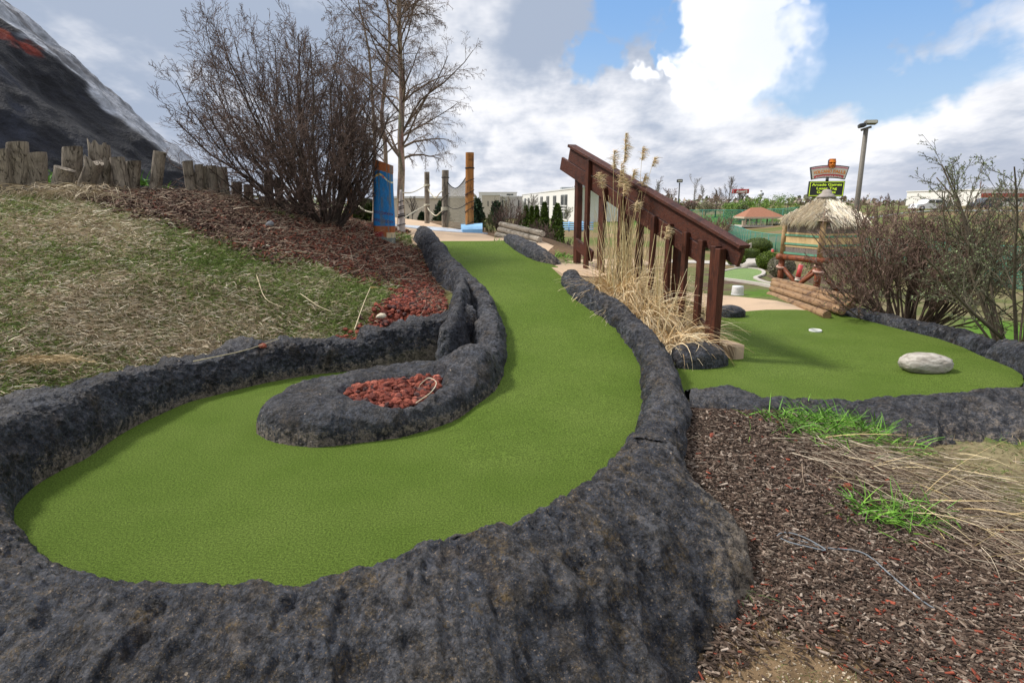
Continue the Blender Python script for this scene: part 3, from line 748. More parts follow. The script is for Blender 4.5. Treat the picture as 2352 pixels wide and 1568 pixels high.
for q, mo, to in [((210, 1338, .15), (-.10, -.32, -.10), (-.32, -.80, -.45)), ((320, 1349, .15), (-.06, -.32, -.11), (-.22, -.86, -.50)), ((430, 1355, .15), (-.04, -.32, -.12), (-.14, -.88, -.53)), ((560, 1361, .15), (-.02, -.33, -.12), (-.06, -.9, -.55)),
                  ((660, 1362, .15), (0, -.33, -.12), (0, -.90, -.56)), ((760, 1336, .15), (.02, -.33, -.12), (.06, -.9, -.56)), ((880, 1302, .15), (.04, -.34, -.11), (.12, -.88, -.56)), ((1000, 1266, .155), (.07, -.35, -.10), (.2, -.84, -.56)),
                  ((1110, 1234, .16), (.12, -.36, -.09), (.32, -.82, -.56)), ((1210, 1207, .16), 0, (1520, 1680, -.46)), ((1290, 1166, .17), 0, (1600, 1530, -.40)), ((1350, 1130, .17), 0, (1680, 1415, -.33)),
                  ((1395, 1088, .17), 0, (1712, 1335, -.28)), ((1430, 1052, .16), 0, (1700, 1260, -.22)), ((1452, 1020, .14), 0, (1640, 1195, -.16)), ((1462, 1000, .10), 0, (1580, 1135, -.11))]:
    b = P(*q)
    if to[0] > 100: to = P(*to) - b; mo = to * .5 + np.array((.02, .02, .07))
    a = b + (-.03, .07, 0); a[2] = b[2] - .05 if q[0] < 1400 else b[2] - .1
    a0 = a.copy(); a0[2] = -.05
    m = b + mo; t = b + to; a1 = a * .7 + b * .3; a1[2] = b[2] - .03
    stn.append([a0, a, a1, b + (0, -.02, 0), m, t, t + (0, -.05, -.3)])
TOE = np.array([q[5] for q in stn[:23]]); WALLP = np.concatenate([TOE - (TOE - np.array([q[4] for q in stn[:23]])) * .35, np.array([q[1] for q in stn[:23]])[::-1]])
build_ground()
def w_long(t, s):
    w = np.interp(t[0], [0, .07, .16, .3, .7, .85, 1], [1.0, .78, .42, .16, .18, .25, .5])[None] * np.ones_like(s)
    w = w + .42 * np.exp(-((s - .035) / .05) ** 2) * np.interp(t[0], [0, .1, .35, .5], [1, .8, .3, 0])[None]
    w = np.where(s > .46, np.interp(t[0], [0, .5, .75, .9, 1], [.30, .28, .30, .45, .75])[None] * np.ones_like(s), w)
    return w + .55 * sstep(.86, .93, s) * sstep(.62, .84, t)
def o_long(s, t): return sstep(.42, .55, s) * 1.0 + .12
rock_obj('rock_border', [loft_rock(stn, .0095, 140, 1.0, w_long, o_long, 0.0, 1.35)], 'long dark rock border rimming the back channel, curling round the left end into the foreground')

# right border of the lane, from the landing down to the foreground rock
rb = [T(*q) for q in [(1286, 640), (1291, 656), (1319, 686), (1356, 712), (1385, 732), (1408, 755), (1435, 785), (1455, 811), (1468, 847), (1472, 880), (1474, 943), (1466, 975), (1451, 1012), (1425, 1050)]]
rock_obj('rock_border', [sweep(rb, -1, [.24, .27, .28, .28, .30, .33, .36], [.17, .18, .17, .17, .17, .16, .15], .32, taper0=.25, seed=3.3, ochre=lambda s, t: sstep(.35, .8, s), step=.013, nv=56, folds=.25)], 'dark rock border curving down the right side of the lane beside the pampas grass')
# left border of the ramp
lb = [T(*q) for q in [(985, 549), (999, 556), (1026, 593), (1046, 623), (1065, 640), (1092, 663), (1118, 689), (1138, 722), (1156, 768), (1163, 808), (1160, 847), (1150, 885)]]
def w_lb(t, s): return np.interp(t[0], [0, .1, .3, .8, 1], [.6, .35, .15, .35, .4])[None] * np.ones_like(s)
g1_ = sweep(lb, 1, [.34, .34, .30, .30, .28, .28, .26, .28, .34], [.26, .24, .24, .25, .23, .20, .20, .20, .18], .62, taper0=.3, seed=8.1, wear=w_lb, step=.014, nv=60, folds=.35)
# island at its foot: solid nose, planting pocket, rear arm
isl = np.array([P(1158, 845, .1), P(1148, 890, .06), P(1128, 913, .04), P(1092, 940, .02), P(1026, 973, 0), P(943, 999, 0), P(894, 1009, 0), P(818, 1018, 0), P(762, 1025, 0), P(705, 1026, 0), P(638, 1017, 0), P(601, 1003, 0), P(590, 990, 0), P(600, 972, .0), P(640, 945, 0), P(700, 918, 0), P(760, 905, 0), P(830, 893, 0), P(900, 881, 0), P(980, 874, 0), P(1040, 868, 0), P(1075, 850, .0)])[:, :2]
isl = crom(isl, n=140, closed=True)
pit = np.array([P(795, 905, .17), P(820, 889, .17), P(870, 880, .17), (P(940, 872, .17)), P(1000, 868, .17), P(1010, 878, .17), P(995, 902, .17), P(950, 930, .17), P(900, 937, .17), P(850, 930, .17), P(810, 918, .17)])[:, :2]
pit = crom(pit, n=60, closed=True)
def island():
    lo, hi = isl.min(0) - .06, isl.max(0) + .06; r = .013
    X, Y = np.meshgrid(np.arange(lo[0], hi[0], r), np.arange(lo[1], hi[1], r), indexing='ij'); x, y = X.ravel(), Y.ravel()
    s = sdist(x, y, isl); ps = sdist(x, y, pit)
    nose = P(690, 960, .2); bend = P(1090, 850, .2)
    H = .20 + .055 * np.exp(-((x - nose[0]) ** 2 + (y - nose[1]) ** 2) / .12) + .20 * np.exp(-((x - bend[0]) ** 2 + (y - bend[1]) ** 2) / .09)
    f = np.sqrt(np.clip(1 - (1 - np.clip(s / .17, 0, 1)) ** 2.2, 0, 1))
    z = H * f
    z = np.where(ps > -.08, z - (z - .125) * sstep(-.08, .03, ps), z)
    p = np.stack([x, y, z], -1)
    dd_ = .028 * fbm(p, 4.5, 3, off=2) + .024 * fbm(p, 9, 4, .55, True, 5) + .012 * fbm(p, 24, 3)
    z = z + dd_ * f
    z = np.where(s < 0, -.06, z)
    jit = .012 * np.stack([fbm(p, 20, 2, off=1), fbm(p, 20, 2, off=8)], -1)
    w = np.interp(s, [-.02, 0, .02, .05, .2], [.85, .8, .45, .22, .12]); w = np.maximum(w, .75 * sstep(-.02, .02, ps))
    S = np.stack([x + jit[:, 0], y + jit[:, 1], z], -1).reshape(X.shape + (3,))
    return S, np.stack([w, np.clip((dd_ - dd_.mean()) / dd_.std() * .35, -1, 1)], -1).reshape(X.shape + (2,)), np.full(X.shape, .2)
rock_obj('rock_border', [g1_, island()], 'dark rock border left of the ramp, hooking into an island with red lava rocks')
# stretch between the back channel wall and the ramp border (upper left wing)
wing = [np.array(q) for q in [P(1030, 705, .50), P(1048, 735, .46), P(1058, 775, .42), P(1052, 800, .40)]]
cc = P(1054, 828, 0); 
wl = [np.array((-.62, 5.72, 0)), np.array((-.50, 5.86, 0)), np.array((-.44, 6.1, .02)), np.array((-.44, 6.6, .1)), np.array((-.48, 7.2, .2)), np.array((-.56, 7.8, .35))]
rock_obj('rock_border', [sweep(wl, -1, [.26, .28, .24, .2], [.44, .52, .56, .50, .36], .1, taper0=.14, taper1=.3, seed=5.5, step=.014, nv=50)], 'short upright rock wall in the corner where back channel meets ramp')
# small border at the top right of the lane
sb = [T(*q) for q in [(1154, 551), (1165, 562), (1185, 577), (1212, 592), (1240, 603), (1268, 610)]]
rock_obj('rock_border', [sweep(sb, -1, [.22, .30, .34, .36, .34], [.12, .15, .16, .15, .12], .2, taper0=.2, taper1=.25, seed=12.0, wear=lambda t, s: .25 + .45 * sstep(.6, 1, s) + 0 * t, step=.02, nv=36)], 'short low rock border at top right of the lane before the silvery logs')
# near border of the right-hand green
gn = green_near[::-1]
stg = []
for i, p in enumerate(gn):
    q = proj(p); t = P(q[0] + (q[0] - 1600) * .0, [932, 934, 937, 944, 946, 946, 952, 962, 994, 1008, 1012, 1014, 1016][i], [.05, .055, .055, .06, .06, .05, .05, .03, 0, -.02, -.04, -.05, -.05][i])
    c = p.copy(); m = p * .5 + t * .5; m[2] = c[2] * .72 + t[2] * .28
    a = c + (0, .10, -.04); a0 = a + (0, .03, 0); a0[2] = -.06; stg.append([a0, a, c + (0, .03, .0), c + (0, -.03, -.004), m, t, t + (0, -.05, -.2)])
x0 = stg[-1]
stg.append([np.array(v) + (.35, .05, 0) for v in x0]); stg.append([np.array(v) + (.9, .0, 0) for v in x0])
rock_obj('rock_border', [loft_rock(stg, .016, 48, 1.0, lambda t, s: np.interp(t[0], [0, .5, .8, 1], [.5, .25, .45, .8])[None] + .2 * s, .35, 20.0, .7)], 'long rock border along the near edge of the right-hand green, above the dark mulch')
# far border of the right-hand green
gb = [p.copy() for p in green_in]
rock_obj('rock_border', [sweep(gb[:6], -1, [.20, .26, .26], [.10, .13, .14], .3, taper0=.2, taper1=.05, seed=30.0, step=.018, nv=44)], 'low rock border along the far right edge of the green, below the bare shrub')
rock_obj('rock_border', [sweep(gb[5:], -1, [.30, .36, .40, .40], [.18, .20, .18, .15], .35, taper0=.1, taper1=.15, seed=33.0, step=.016, nv=50)], 'thicker rock border that closes the right end of the green at the picture edge')
# dark boulders by the stair
def boulder(name, c, size, label, mat, rz=0, seed=0, amp=.12, wear=.3, cat='boulder', group=None):
    V, Fc = ICO4; V = V * (1 + amp * fbm(V + seed, 1.3, 4)[:, None] + .03 * fbm(V + seed, 6, 3)[:, None])
    V = np.sign(V) * np.abs(V) ** .85
    V = V * np.array(size) / 2; ca, sa = math.cos(rz), math.sin(rz); V = np.stack([V[:, 0] * ca - V[:, 1] * sa, V[:, 0] * sa + V[:, 1] * ca, V[:, 2]], -1)
    me = quick_mesh(name, V, [Fc], None, True, {'wear': np.clip(wear + .6 * sstep(.0, -.5, V[:, 2] / size[2]), 0, 1), 'ochre': np.full(len(V), .2)})
    return solo(name, me, mat, c, label, cat, group)
boulder('boulder', P(1612, 838, .02) + (0, .12, 0), (.62, .42, .42), 'smooth dark boulder at the foot of the pampas grass beside the stair post', M['rock'], .3, 2.0)
boulder('boulder', P(1682, 722, .04) + (0, .1, 0), (.42, .35, .24), 'small black boulder behind the stair post at the corner of the path', M['rock'], 0, 6.0)
gm = noisy('granite', (.30, .27, .23, 1), (.46, .43, .38, 1), 10, .85, bs=.8, bd=.01, lo=.4, hi=.6, c3=(.20, .18, .16, 1), s3=5, stretch=(1, 1, 3))
boulder('boulder', P(2139, 858, .03) + (0, .1, .075), (.46, .30, .20), 'pale grey granite boulder sitting alone on the right-hand green', gm, -.15, 9.0, .14)
# cup in the green
cupm = MB(); cp_ = P(1873, 757.5, .016)
cupm.lathe(cp_, [(.0, -.06), (.062, -.06), (.064, .0), (.072, .005), (.078, .001), (.076, -.02)], 28)
solo('golf_cup', cupm, plain('white_plastic', (.80, .80, .80, 1), .4), cp_, 'white rimmed golf cup sunk in the right-hand green', 'golf cup')
bpy.data.objects['golf_cup'].data
# ------------------------------------------------------------------ vegetation generators
def gz(x, y):
    x = np.asarray(x, float); y = np.asarray(y, float); r = np.hypot(x, y); p = xyz0(x, y)
    return clean_ground(x.ravel(), y.ravel()).reshape(x.shape) + .012 * fbm(p, 2.2, 3) * sstep(60, 10, r)
def unit(v): return v / (np.linalg.norm(v, axis=-1, keepdims=True) + 1e-12)
def spread(p0, d0, L, r0, k, wander, up, rg, tip=.35):
    """k-point branches from p0 along d0; returns (N,k,3),(N,k)"""
    N = len(p0); pts = [p0]; d = unit(d0); st = (L / (k - 1))[:, None]
    for i in range(k - 1):
        d = unit(d + rg.normal(0, wander, (N, 3)) + np.array((0, 0, up)))
        pts.append(pts[-1] + d * st)
    r = r0[:, None] * np.linspace(1, tip, k)[None]
    return np.stack(pts, 1), r
def children(pts, rad, m, t0, t1, ang, Lr, rr, k, wander, up, rg, Lmin=.02, lenfall=.5):
    N, kk = rad.shape; idx = np.repeat(np.arange(N), m); n = len(idx)
    t = (t0 + (t1 - t0) * (np.tile(np.arange(m), N) + rg.random(n)) / m) * (kk - 1); i = np.clip(t.astype(int), 0, kk - 2); f = (t - i)[:, None]
    a, b = pts[idx, i], pts[idx, i + 1]; p = a * (1 - f) + b * f; d = unit(b - a)
    q = unit(np.cross(d, rg.normal(0, 1, (n, 3)))); an = ang * rg.uniform(.6, 1.3, n)[:, None]
    d2 = d * np.cos(an) + q * np.sin(an)
    pl = np.linalg.norm(pts[:, -1] - pts[:, 0], axis=1)[idx]
    L = np.maximum(pl * Lr * rg.uniform(.6, 1.25, n) * (1 - lenfall * t / (kk - 1)), Lmin)
    r = (rad[idx, i] * (1 - f[:, 0]) + rad[idx, i + 1] * f[:, 0]) * rr
    return spread(p, d2, L, r, k, wander, up, rg)
def tubes(mb, pts, rad, sides=3, col=(.1, .1, .1), cv=.2, rg=rng):
    N, k = rad.shape
    d = unit(np.gradient(pts, axis=1)); ref = unit(rg.normal(0, 1, (N, 1, 3)) + np.array((.3, 0, 0)))
    x = unit(np.cross(d, np.broadcast_to(ref, d.shape))); y = np.cross(x, d); a = np.arange(sides) * 2 * math.pi / sides
    V = pts[:, :, None] + rad[:, :, None, None] * (np.cos(a)[None, None, :, None] * x[:, :, None] + np.sin(a)[None, None, :, None] * y[:, :, None])
    base = np.arange(N)[:, None, None] * k * sides; i = np.arange(k - 1)[None, :, None] * sides; j = np.arange(sides)[None, None]; jj = (j + 1) % sides
    Q = np.stack([base + i + j, base + i + sides + j, base + i + sides + jj, base + i + jj], -1).reshape(-1, 4)
    c = np.clip(np.array(col)[None] * (1 + rg.normal(0, cv, (N, 1))), .005, 1)
    mb.add(V.reshape(-1, 3), [Q], np.repeat(c, k * sides, axis=0))
def strips(mb, b, az, el, L, w, bend, col, k=3, rg=rng, curl=0.0, tipw=.15, twist=None):
    """grass blades"""
    N = len(b); pts = [b]; e = np.array(el, float); a = np.array(az, float)
    for i in range(k):
        e = e - bend / k; a = a + curl * rg.normal(0, 1, N) / k
        pts.append(pts[-1] + np.stack([np.sin(a) * np.cos(e), np.cos(a) * np.cos(e), np.sin(e)], -1) * (L / k)[:, None])
    pts = np.stack(pts, 1); tw = rg.uniform(0, math.pi, N) if twist is None else twist
    d = unit(pts[:, 1] - pts[:, 0]); s = unit(np.cross(d, np.stack([np.sin(tw), np.cos(tw), .4 * np.cos(3 * tw)], -1)))
    ww = w[:, None] * np.linspace(1, tipw, k + 1)[None] * .5
    V = np.stack([pts - s[:, None] * ww[..., None], pts + s[:, None] * ww[..., None]], 2).reshape(N, -1, 3)
    base = np.arange(N)[:, None] * (k + 1) * 2; i = np.arange(k)[None] * 2
    Q = np.stack([base + i, base + i + 1, base + i + 3, base + i + 2], -1).reshape(-1, 4)
    mb.add(V.reshape(-1, 3), [Q], np.repeat(np.clip(col, .003, 1), (k + 1) * 2, axis=0))
def leaves(mb, p, size, col, rg=rng, aspect=.55, up=0.0):
    """little leaf-shaped quads at points"""
    N = len(p); d = unit(rg.normal(0, 1, (N, 3)) + np.array((0, 0, up))); s = unit(np.cross(d, rg.normal(0, 1, (N, 3))))
    size = np.broadcast_to(size, (N,))[:, None]
    V = np.stack([p, p + d * size * .5 + s * size * aspect * .5, p + d * size, p + d * size * .5 - s * size * aspect * .5], 1)
    mb.add(V.reshape(-1, 3), [np.arange(N * 4).reshape(-1, 4)], np.repeat(np.clip(col, .003, 1), 4, axis=0))
def jitc(c, n, v, rg=rng): return np.clip(np.array(c)[None] * (1 + rg.normal(0, v, (n, 1)) + rg.normal(0, v * .35, (n, 3))), .003, 1)
def palette(cols, n, v=.15, p=None, rg=rng):
    cols = np.array(cols); return np.clip(cols[rg.choice(len(cols), n, p=p)] * (1 + rg.normal(0, v, (n, 1))), .003, 1)

def shrub(name, loc, label, stems, L, el, env=None, lv=((7, .45, .5), (6, .4, .5), (3, .35, .6)), r0=.022, col=(.060, .046, .040), tipcol=(.085, .052, .043), seed=1, leanx=0.0, spreadr=.22, up=(.05, .03, .02), wander=.16, cat='shrub', group=None, buds=None, ang=.6, azr=(0, 6.283), minr=.0022):
    rg = np.random.default_rng(seed); n = stems
    az = rg.uniform(azr[0], azr[1], n); e = el[0] + (el[1] - el[0]) * rg.random(n) ** .8
    rr = spreadr * np.sqrt(rg.random(n)); p0 = np.stack([rr * np.sin(az), rr * np.cos(az) * .8, np.full(n, -.08)], -1) + np.array(loc)
    d = np.stack([np.sin(az) * np.cos(e) + leanx, np.cos(az) * np.cos(e), np.sin(e)], -1)
    Ls = np.array([L(a, b) for a, b in zip(az, e)]) * rg.uniform(.8, 1.1, n)
    pts, rad = spread(p0, d, Ls, r0 * rg.uniform(.6, 1.2, n), 9, wander * .55, up[0], rg, .3)
    if env is not None:
        for _ in range(4):
            bad = ~env(pts[:, -1] - np.array(loc)); pts[bad] = p0[bad][:, None] + (pts[bad] - p0[bad][:, None]) * .78
    t = thing(name, label, cat, loc, group)
    sm_ = MB(); tubes(sm_, pts, rad, 5, col, .15, rg)
    tw = MB(); ends = []
    for li, (m, Lr, rr_) in enumerate(lv):
        pts, rad = children(pts, rad, m, .22 if li == 0 else .15, .98, ang, Lr, rr_, 6 if li == 0 else (5 if li == 1 else 4), wander, up[min(li + 1, 2)], rg)
        rad = np.maximum(rad, minr)
        if env is not None:
            k = env(pts[:, -1] - np.array(loc)); pts, rad = pts[k], rad[k]
        f = (li + 1) / len(lv); c = np.array(col) * (1 - f) + np.array(tipcol) * f
        tubes(sm_ if li == 0 else tw, pts, rad, 4 if li == 0 else 3, c, .22, rg)
        ends.append(pts)
    part('stems', sm_, M['bark'], t, True); part('twigs', tw, M['bark'], t, True)
    if buds:
        bm = MB(); allp = np.concatenate([q[:, 1:].reshape(-1, 3) for q in ends[1:]]); k = rg.random(len(allp)) < buds[0]; pp = allp[k]
        leaves(bm, pp, buds[1] * rg.uniform(.5, 1.3, len(pp)), palette(buds[2], len(pp), .2, rg=rg), rg)
        part('buds', bm, M['leafm'], t)
    return t

# big bare bush on the mulch mound
bb = GR(745, 512, 5)
def Lb(az, e):
    s = math.sin(az) * math.cos(e)
    return 1.75 + .9 * math.sin(e) + (-.75 * s if s < 0 else -1.25 * s)
def envb(q):
    x, y, z = q.T; a = np.where(x < 0, 2.42, .92 + .32 * np.clip(z - .9, 0, 1.2))
    return ((x / a) ** 2 + (y / 1.9) ** 2 + ((z - 1.5) / 2.35) ** 2 < 1) & (z > .10)
shrub('bare_shrub', bb, 'large bare brown many-stemmed shrub on the mulch mound beside the blue painted post', 54, Lb, (R(10), R(86)), envb, ((12, .50, .5), (11, .45, .55), (5, .45, .65)), .024, (.075, .057, .048), (.16, .11, .092), 3, minr=.0023, ang=.68, up=(.09, .05, .03), wander=.20, spreadr=.30)
# wide bare shrub behind the right-hand green
rs = PY(2085, 742, 8.7)
rs[2] = g1(rs[0], rs[1])
def envr(q):
    x, y, z = q.T; a = np.where(x < 0, 1.5, 1.6)
    return ((x / a) ** 2 + (y / 1.3) ** 2 < 1) & (z < 1.95 + .12 * np.sin(3 * x)) & (z > .12)
shrub('bare_shrub', rs, 'wide flat-topped bare shrub behind the far rock border of the right-hand green', 58, lambda a, e: 1.5 + .75 * math.cos(e), (R(17), R(88)), envr, ((10, .5, .5), (9, .42, .55), (5, .42, .65)), .020, (.12, .088, .066), (.25, .165, .135), 5, minr=.0028, up=(.05, .03, .03), spreadr=.34, buds=(.05, .022, [(.10, .16, .04), (.13, .20, .06)]))
# budding shrub at the right edge
re_ = PY(2345, 800, 7.0); re_[2] = g1(re_[0], re_[1])
def enve(q):
    x, y, z = q.T
    return (z > .15) & (z < 2.95 - .55 * np.abs(x + .25)) & (x > -1.75) & (x < 1.9)
shrub('budding_shrub', re_, 'tall open shrub with tiny green buds at the right edge of the picture', 24, lambda a, e: 2.75 * math.sin(e) ** .5, (R(38), R(84)), enve, ((11, .42, .5), (10, .36, .6), (5, .34, .7)), .024, (.12, .095, .07), (.15, .145, .10), 8, up=(.04, .04, .03), spreadr=.25, wander=.15, buds=(.34, .020, [(.17, .22, .09), (.22, .28, .13), (.13, .17, .07)]), ang=.75)

# birches beyond the bush
def birch(loc, path, label, seed, r0, droop=-.05, m=26, cr=1.0, col=(.26, .20, .155)):
    rg = np.random.default_rng(seed); t = thing('birch_tree', label, 'tree', loc, 'bare birch trees behind the shrub')
    tp = crom(np.array(path) , n=28); rad = r0 * np.linspace(1, .25, 28)
    tp = tp + np.cumsum(rg.normal(0, .008, tp.shape), axis=0)
    mb = MB(); V0 = mb.tube(tp, rad, 10, col); c = jitc(col, mb.n, .25, rg); mb.C = [c]
    part('trunk', mb, M['bark'], t, True)
    b1, r1 = spread(tp[:1], tp[1:2] - tp[:1], np.array([.1]), np.array([.01]), 5, .1, 0, rg)
    br = MB()
    n = m; i = rg.integers(7, 27, n); az = rg.uniform(0, 6.283, n); e = rg.uniform(.35, 1.0, n)
    d = np.stack([np.sin(az) * np.cos(e), np.cos(az) * np.cos(e), np.sin(e)], -1)
    L = cr * (1.75 - 1.0 * i / 28) * rg.uniform(.6, 1.15, n)
    pts, rd = spread(tp[i], d, L, rad[i] * .42, 9, .10, -.03, rg, .25)
    tubes(br, pts, rd, 4, np.array(col) * .55, .2, rg); part('limbs', br, M['bark'], t, True)
    tw = MB(); a = pts; b = rd
    for mm, Lr, rr_, up, k in ((10, .48, .45, -.07, 7), (10, .42, .55, droop, 5), (4, .4, .7, droop, 4)):
        a, b = children(a, b, mm, .15, .98, .65, Lr, rr_, k, .11, up, rg); b = np.maximum(b, .0018)
        tubes(tw, a, b, 3, (.20, .145, .115), .2, rg)
    part('twigs', tw, M['bark'], t, True)
    pp = a[rg.random(len(a)) < .25][:, -1]; cm = MB(); strips(cm, pp, rg.uniform(0, 6.28, len(pp)), np.full(len(pp), -1.2), np.full(len(pp), .035), np.full(len(pp), .007), .3, jitc((.10, .065, .04), len(pp), .2, rg), 1, rg, tipw=.8)
    part('catkins', cm, M['bark'], t)
    return t
Yb = 13.0
birch(PY(922, 534, Yb), [PY(922, 540, Yb), PY(921, 440, Yb), PY(924, 340, Yb), PY(926, 200, Yb), PY(921, 100, Yb), PY(917, 0, Yb), PY(921, -110, Yb), PY(925, -190, Yb)], 'bare birch rising right behind the blue painted post, its crown reaching out over the path', 11, .085, m=50, cr=1.42)
Yb2 = 14.2
birch(PY(885, 520, Yb2), [PY(886, 525, Yb2), PY(884, 430, Yb2), PY(885, 340, Yb2), PY(877, 260, Yb2), PY(884, 150, Yb2), PY(890, 80, Yb2), PY(885, -20, Yb2), PY(880, -90, Yb2)], 'slender bare birch just left of the post-side birch, half hidden by the big shrub', 12, .06, m=30, cr=1.2)
Yb3 = 14.8
birch(PY(858, 520, Yb3), [PY(858, 525, Yb3), PY(856, 380, Yb3), PY(850, 250, Yb3), PY(840, 140, Yb3), PY(826, 60, Yb3), PY(810, -10, Yb3), PY(800, -60, Yb3)], 'leaning thin birch behind the middle of the big shrub, leftmost of the birches', 13, .05, m=16, cr=.85)

# ------------------------------------------------------------------ pampas grass
def pampas(loc, label, nl, h, plumes, seed, w=1.0, nst=60):
    rg = np.random.default_rng(seed); t = thing('pampas_grass', label, 'ornamental grass', loc, 'dry pampas grass clumps by the stair')
    loc = np.array(loc); mb = MB()
    b = loc + np.stack([rg.normal(0, .13 * w, nl), rg.normal(0, .16 * w, nl), np.full(nl, -.03)], -1); b[:, 2] = np.minimum(b[:, 2], G(b[:, 0], b[:, 1]) + .0)
    az = np.arctan2(b[:, 0] - loc[0], b[:, 1] - loc[1]) + rg.normal(0, .5, nl)
    cols = palette([(.62, .46, .25), (.72, .57, .35), (.50, .34, .17), (.78, .66, .45)], nl, .15, rg=rg)
    strips(mb, b, az, rg.uniform(.85, 1.5, nl), h * rg.uniform(.35, 1.0, nl) * np.where(np.sin(az) < 0, .68, 1.0), rg.uniform(.007, .015, nl), rg.uniform(1.2, 3.4, nl), cols, 7, rg, .8, .25)
    part('leaves', mb, M['blade'], t)
    sb_ = MB(); n = nst
    b = loc + np.stack([rg.normal(0, .12 * w, n), rg.normal(0, .14 * w, n), np.zeros(n)], -1)
    strips(sb_, b, rg.uniform(0, 6.28, n), rg.uniform(1.25, 1.54, n), h * rg.uniform(.7, 1.25, n), np.full(n, .010), rg.uniform(.0, .15, n), jitc((.62, .50, .28), n, .1, rg), 3, rg, .1, .5)
    part('canes', sb_, M['blade'], t)
    for (u, v, Y, ln, lean) in plumes:
        tip = PY(u, v, Y); foot = loc + np.array((rg.normal(0, .10), rg.normal(0, .1), 0))
        mid = foot * .35 + tip * .65 + np.array((-.02 * lean, 0, .02)); c = crom([foot, mid, tip], n=18)
        m1 = MB(); m1.tube(c, np.linspace(.0045, .002, 18), 5, (.62, .50, .27))
        st = part('stalk', m1, M['blade'], t, True)
        k = int(260 * ln / .3); s = rg.random(k) ** .8; q = np.stack([np.interp(s * ln, np.cumsum(np.r_[0, np.linalg.norm(np.diff(c[::-1], axis=0), axis=1)]), c[::-1, j]) for j in range(3)], -1)
        m2 = MB(); strips(m2, q, rg.normal(1.3 * lean, .9, k), rg.uniform(.5, 1.3, k), rg.uniform(.05, .11, k) * (.5 + .7 * np.sin(math.pi * np.clip(s, .05, 1))), np.full(k, .0055), rg.uniform(.6, 1.9, k), jitc((.60, .46, .27), k, .13, rg), 3, rg, .3, .4)
        part('plume', m2, M['blade'], st)
    return t
c1 = np.array((1.36, 7.8, 0)); c1[2] = g1(c1[0], c1[1])
pampas(c1, 'tall dry pampas clump with feathery plumes, the one nearer the top of the stair', 2300, 1.12, [(1437, 305, 7.6, .34, 1), (1428, 372, 7.7, .30, 1), (1476, 338, 7.8, .16, 1), (1503, 362, 7.7, .11, 1.2), (1410, 345, 7.5, .22, .8), (1482, 400, 7.6, .22, .9), (1456, 390, 7.7, .13, 1), (1375, 395, 7.5, .20, .3), (1462, 465, 7.2, .12, .6), (1436, 410, 7.6, .22, 1)], 21, 1.25, 110)
c2 = np.array((1.73, 6.6, 0)); c2[2] = g1(c2[0], c2[1])
pampas(c2, 'low shaggy pampas clump with drooping straw leaves, the one nearer the dark boulder', 2000, .72, [(1532, 520, 6.8, .14, .8)], 22, 1.0, 26)
c3 = np.array((1.56, 7.2, 0)); c3[2] = g1(c3[0], c3[1])
pampas(c3, 'middle mass of tangled pampas leaves between the plumed clump and the low shaggy one', 2500, .95, [], 23, 1.1, 40)

# ------------------------------------------------------------------ stair rail
RA, RB = np.array((.87, 9.35, 2.43)), np.array((2.27, 6.03, 1.20))       # top edge of the rail
dR = unit(RB - RA); dH = unit(np.array((RB[0] - RA[0], RB[1] - RA[1], 0))); nR = np.array((-dH[1], dH[0], 0)); nR = nR if nR[0] > 0 else -nR
upR = np.cross(np.cross(dR, (0, 0, 1)), dR); upR = unit(upR)
rail = thing('stair_railing', 'dark brown stained timber railing sloping down beside the stair behind the pampas', 'railing', (2.15, 6.35, 0))
mb = MB(); mb.beam(RA + upR * -.02, RB + upR * -.02, .135, .038, upR, bev=.004); part('handrail', mb, M['stainy'], rail)
def along(t): return RA + (RB - RA) * t
mb = MB(); mb.beam(along(0) - upR * .137, along(1) - upR * .137, .040, .185, upR, bev=.004); part('upper_plank', mb, M['stainy'], rail)
mb = MB(); mb.beam(along(-.055) - upR * .335 - nR * .0, along(.86) - upR * .335, .040, .185, upR, bev=.004); part('lower_plank', mb, M['stainy'], rail)
def at_u(u, off):                          # parameter along the rail where it is seen at u
    lo, hi = -.1, 1.1
    for _ in range(40):
        m_ = (lo + hi) / 2; p = along(m_) + nR * off
        if proj(p)[0] < u: lo = m_
        else: hi = m_
    return m_
Zx = lambda x: 1223 + .36 * x
def stair_g(x, y): return g1(x, y)
for i, (xz, w, top) in enumerate([(360, .085, .06), (465, .07, .30), (575, .07, .28), (785, .075, .27), (885, .075, .24), (990, .075, .22), (1090, .08, .20)]):
    t_ = at_u(Zx(xz), -.045); p = along(t_) - nR * .0475
    z1 = p[2] - top * .9; z0 = g1(p[0], p[1]) - .06
    if i == 6: z0 = .02
    mb = MB(); mb.box((p[0], p[1], (z0 + z1) / 2), (.05, w, z1 - z0), np.stack([nR, -dH, (0, 0, 1)], 1) * np.array((1, 1, 1)), bev=.005)
    part('picket', mb, M['stain'], rail)
for i, (xz, w) in enumerate([(300, .10), (455, .085), (618, .085), (700, .06), (948, .10)]):
    t_ = at_u(Zx(xz), .06); p = along(t_) + nR * .0625
    z1 = p[2] - .27; z0 = g1(p[0], p[1]) - .15
    mb = MB(); mb.box((p[0], p[1], (z0 + z1) / 2), (.085, w, z1 - z0), np.stack([nR, -dH, (0, 0, 1)], 1), bev=.006)
    part('post', mb, M['stain'], rail)
t_ = at_u(1652, -.07); p = along(t_) - nR * .065
for s in (-1, 1):
    q = p + dH * (.041 * s) - nR * (.006 * s); z1 = q[2] - (.13 if s < 0 else .15)
    mb = MB(); mb.box((q[0], q[1], (z1 - .03) / 2), (.088, .080, z1 + .03), np.stack([nR, -dH, (0, 0, 1)], 1), bev=.006)
    part('newel_post', mb, M['stain'], rail)
t0 = at_u(Zx(292), .0); t1 = at_u(Zx(400), .0)
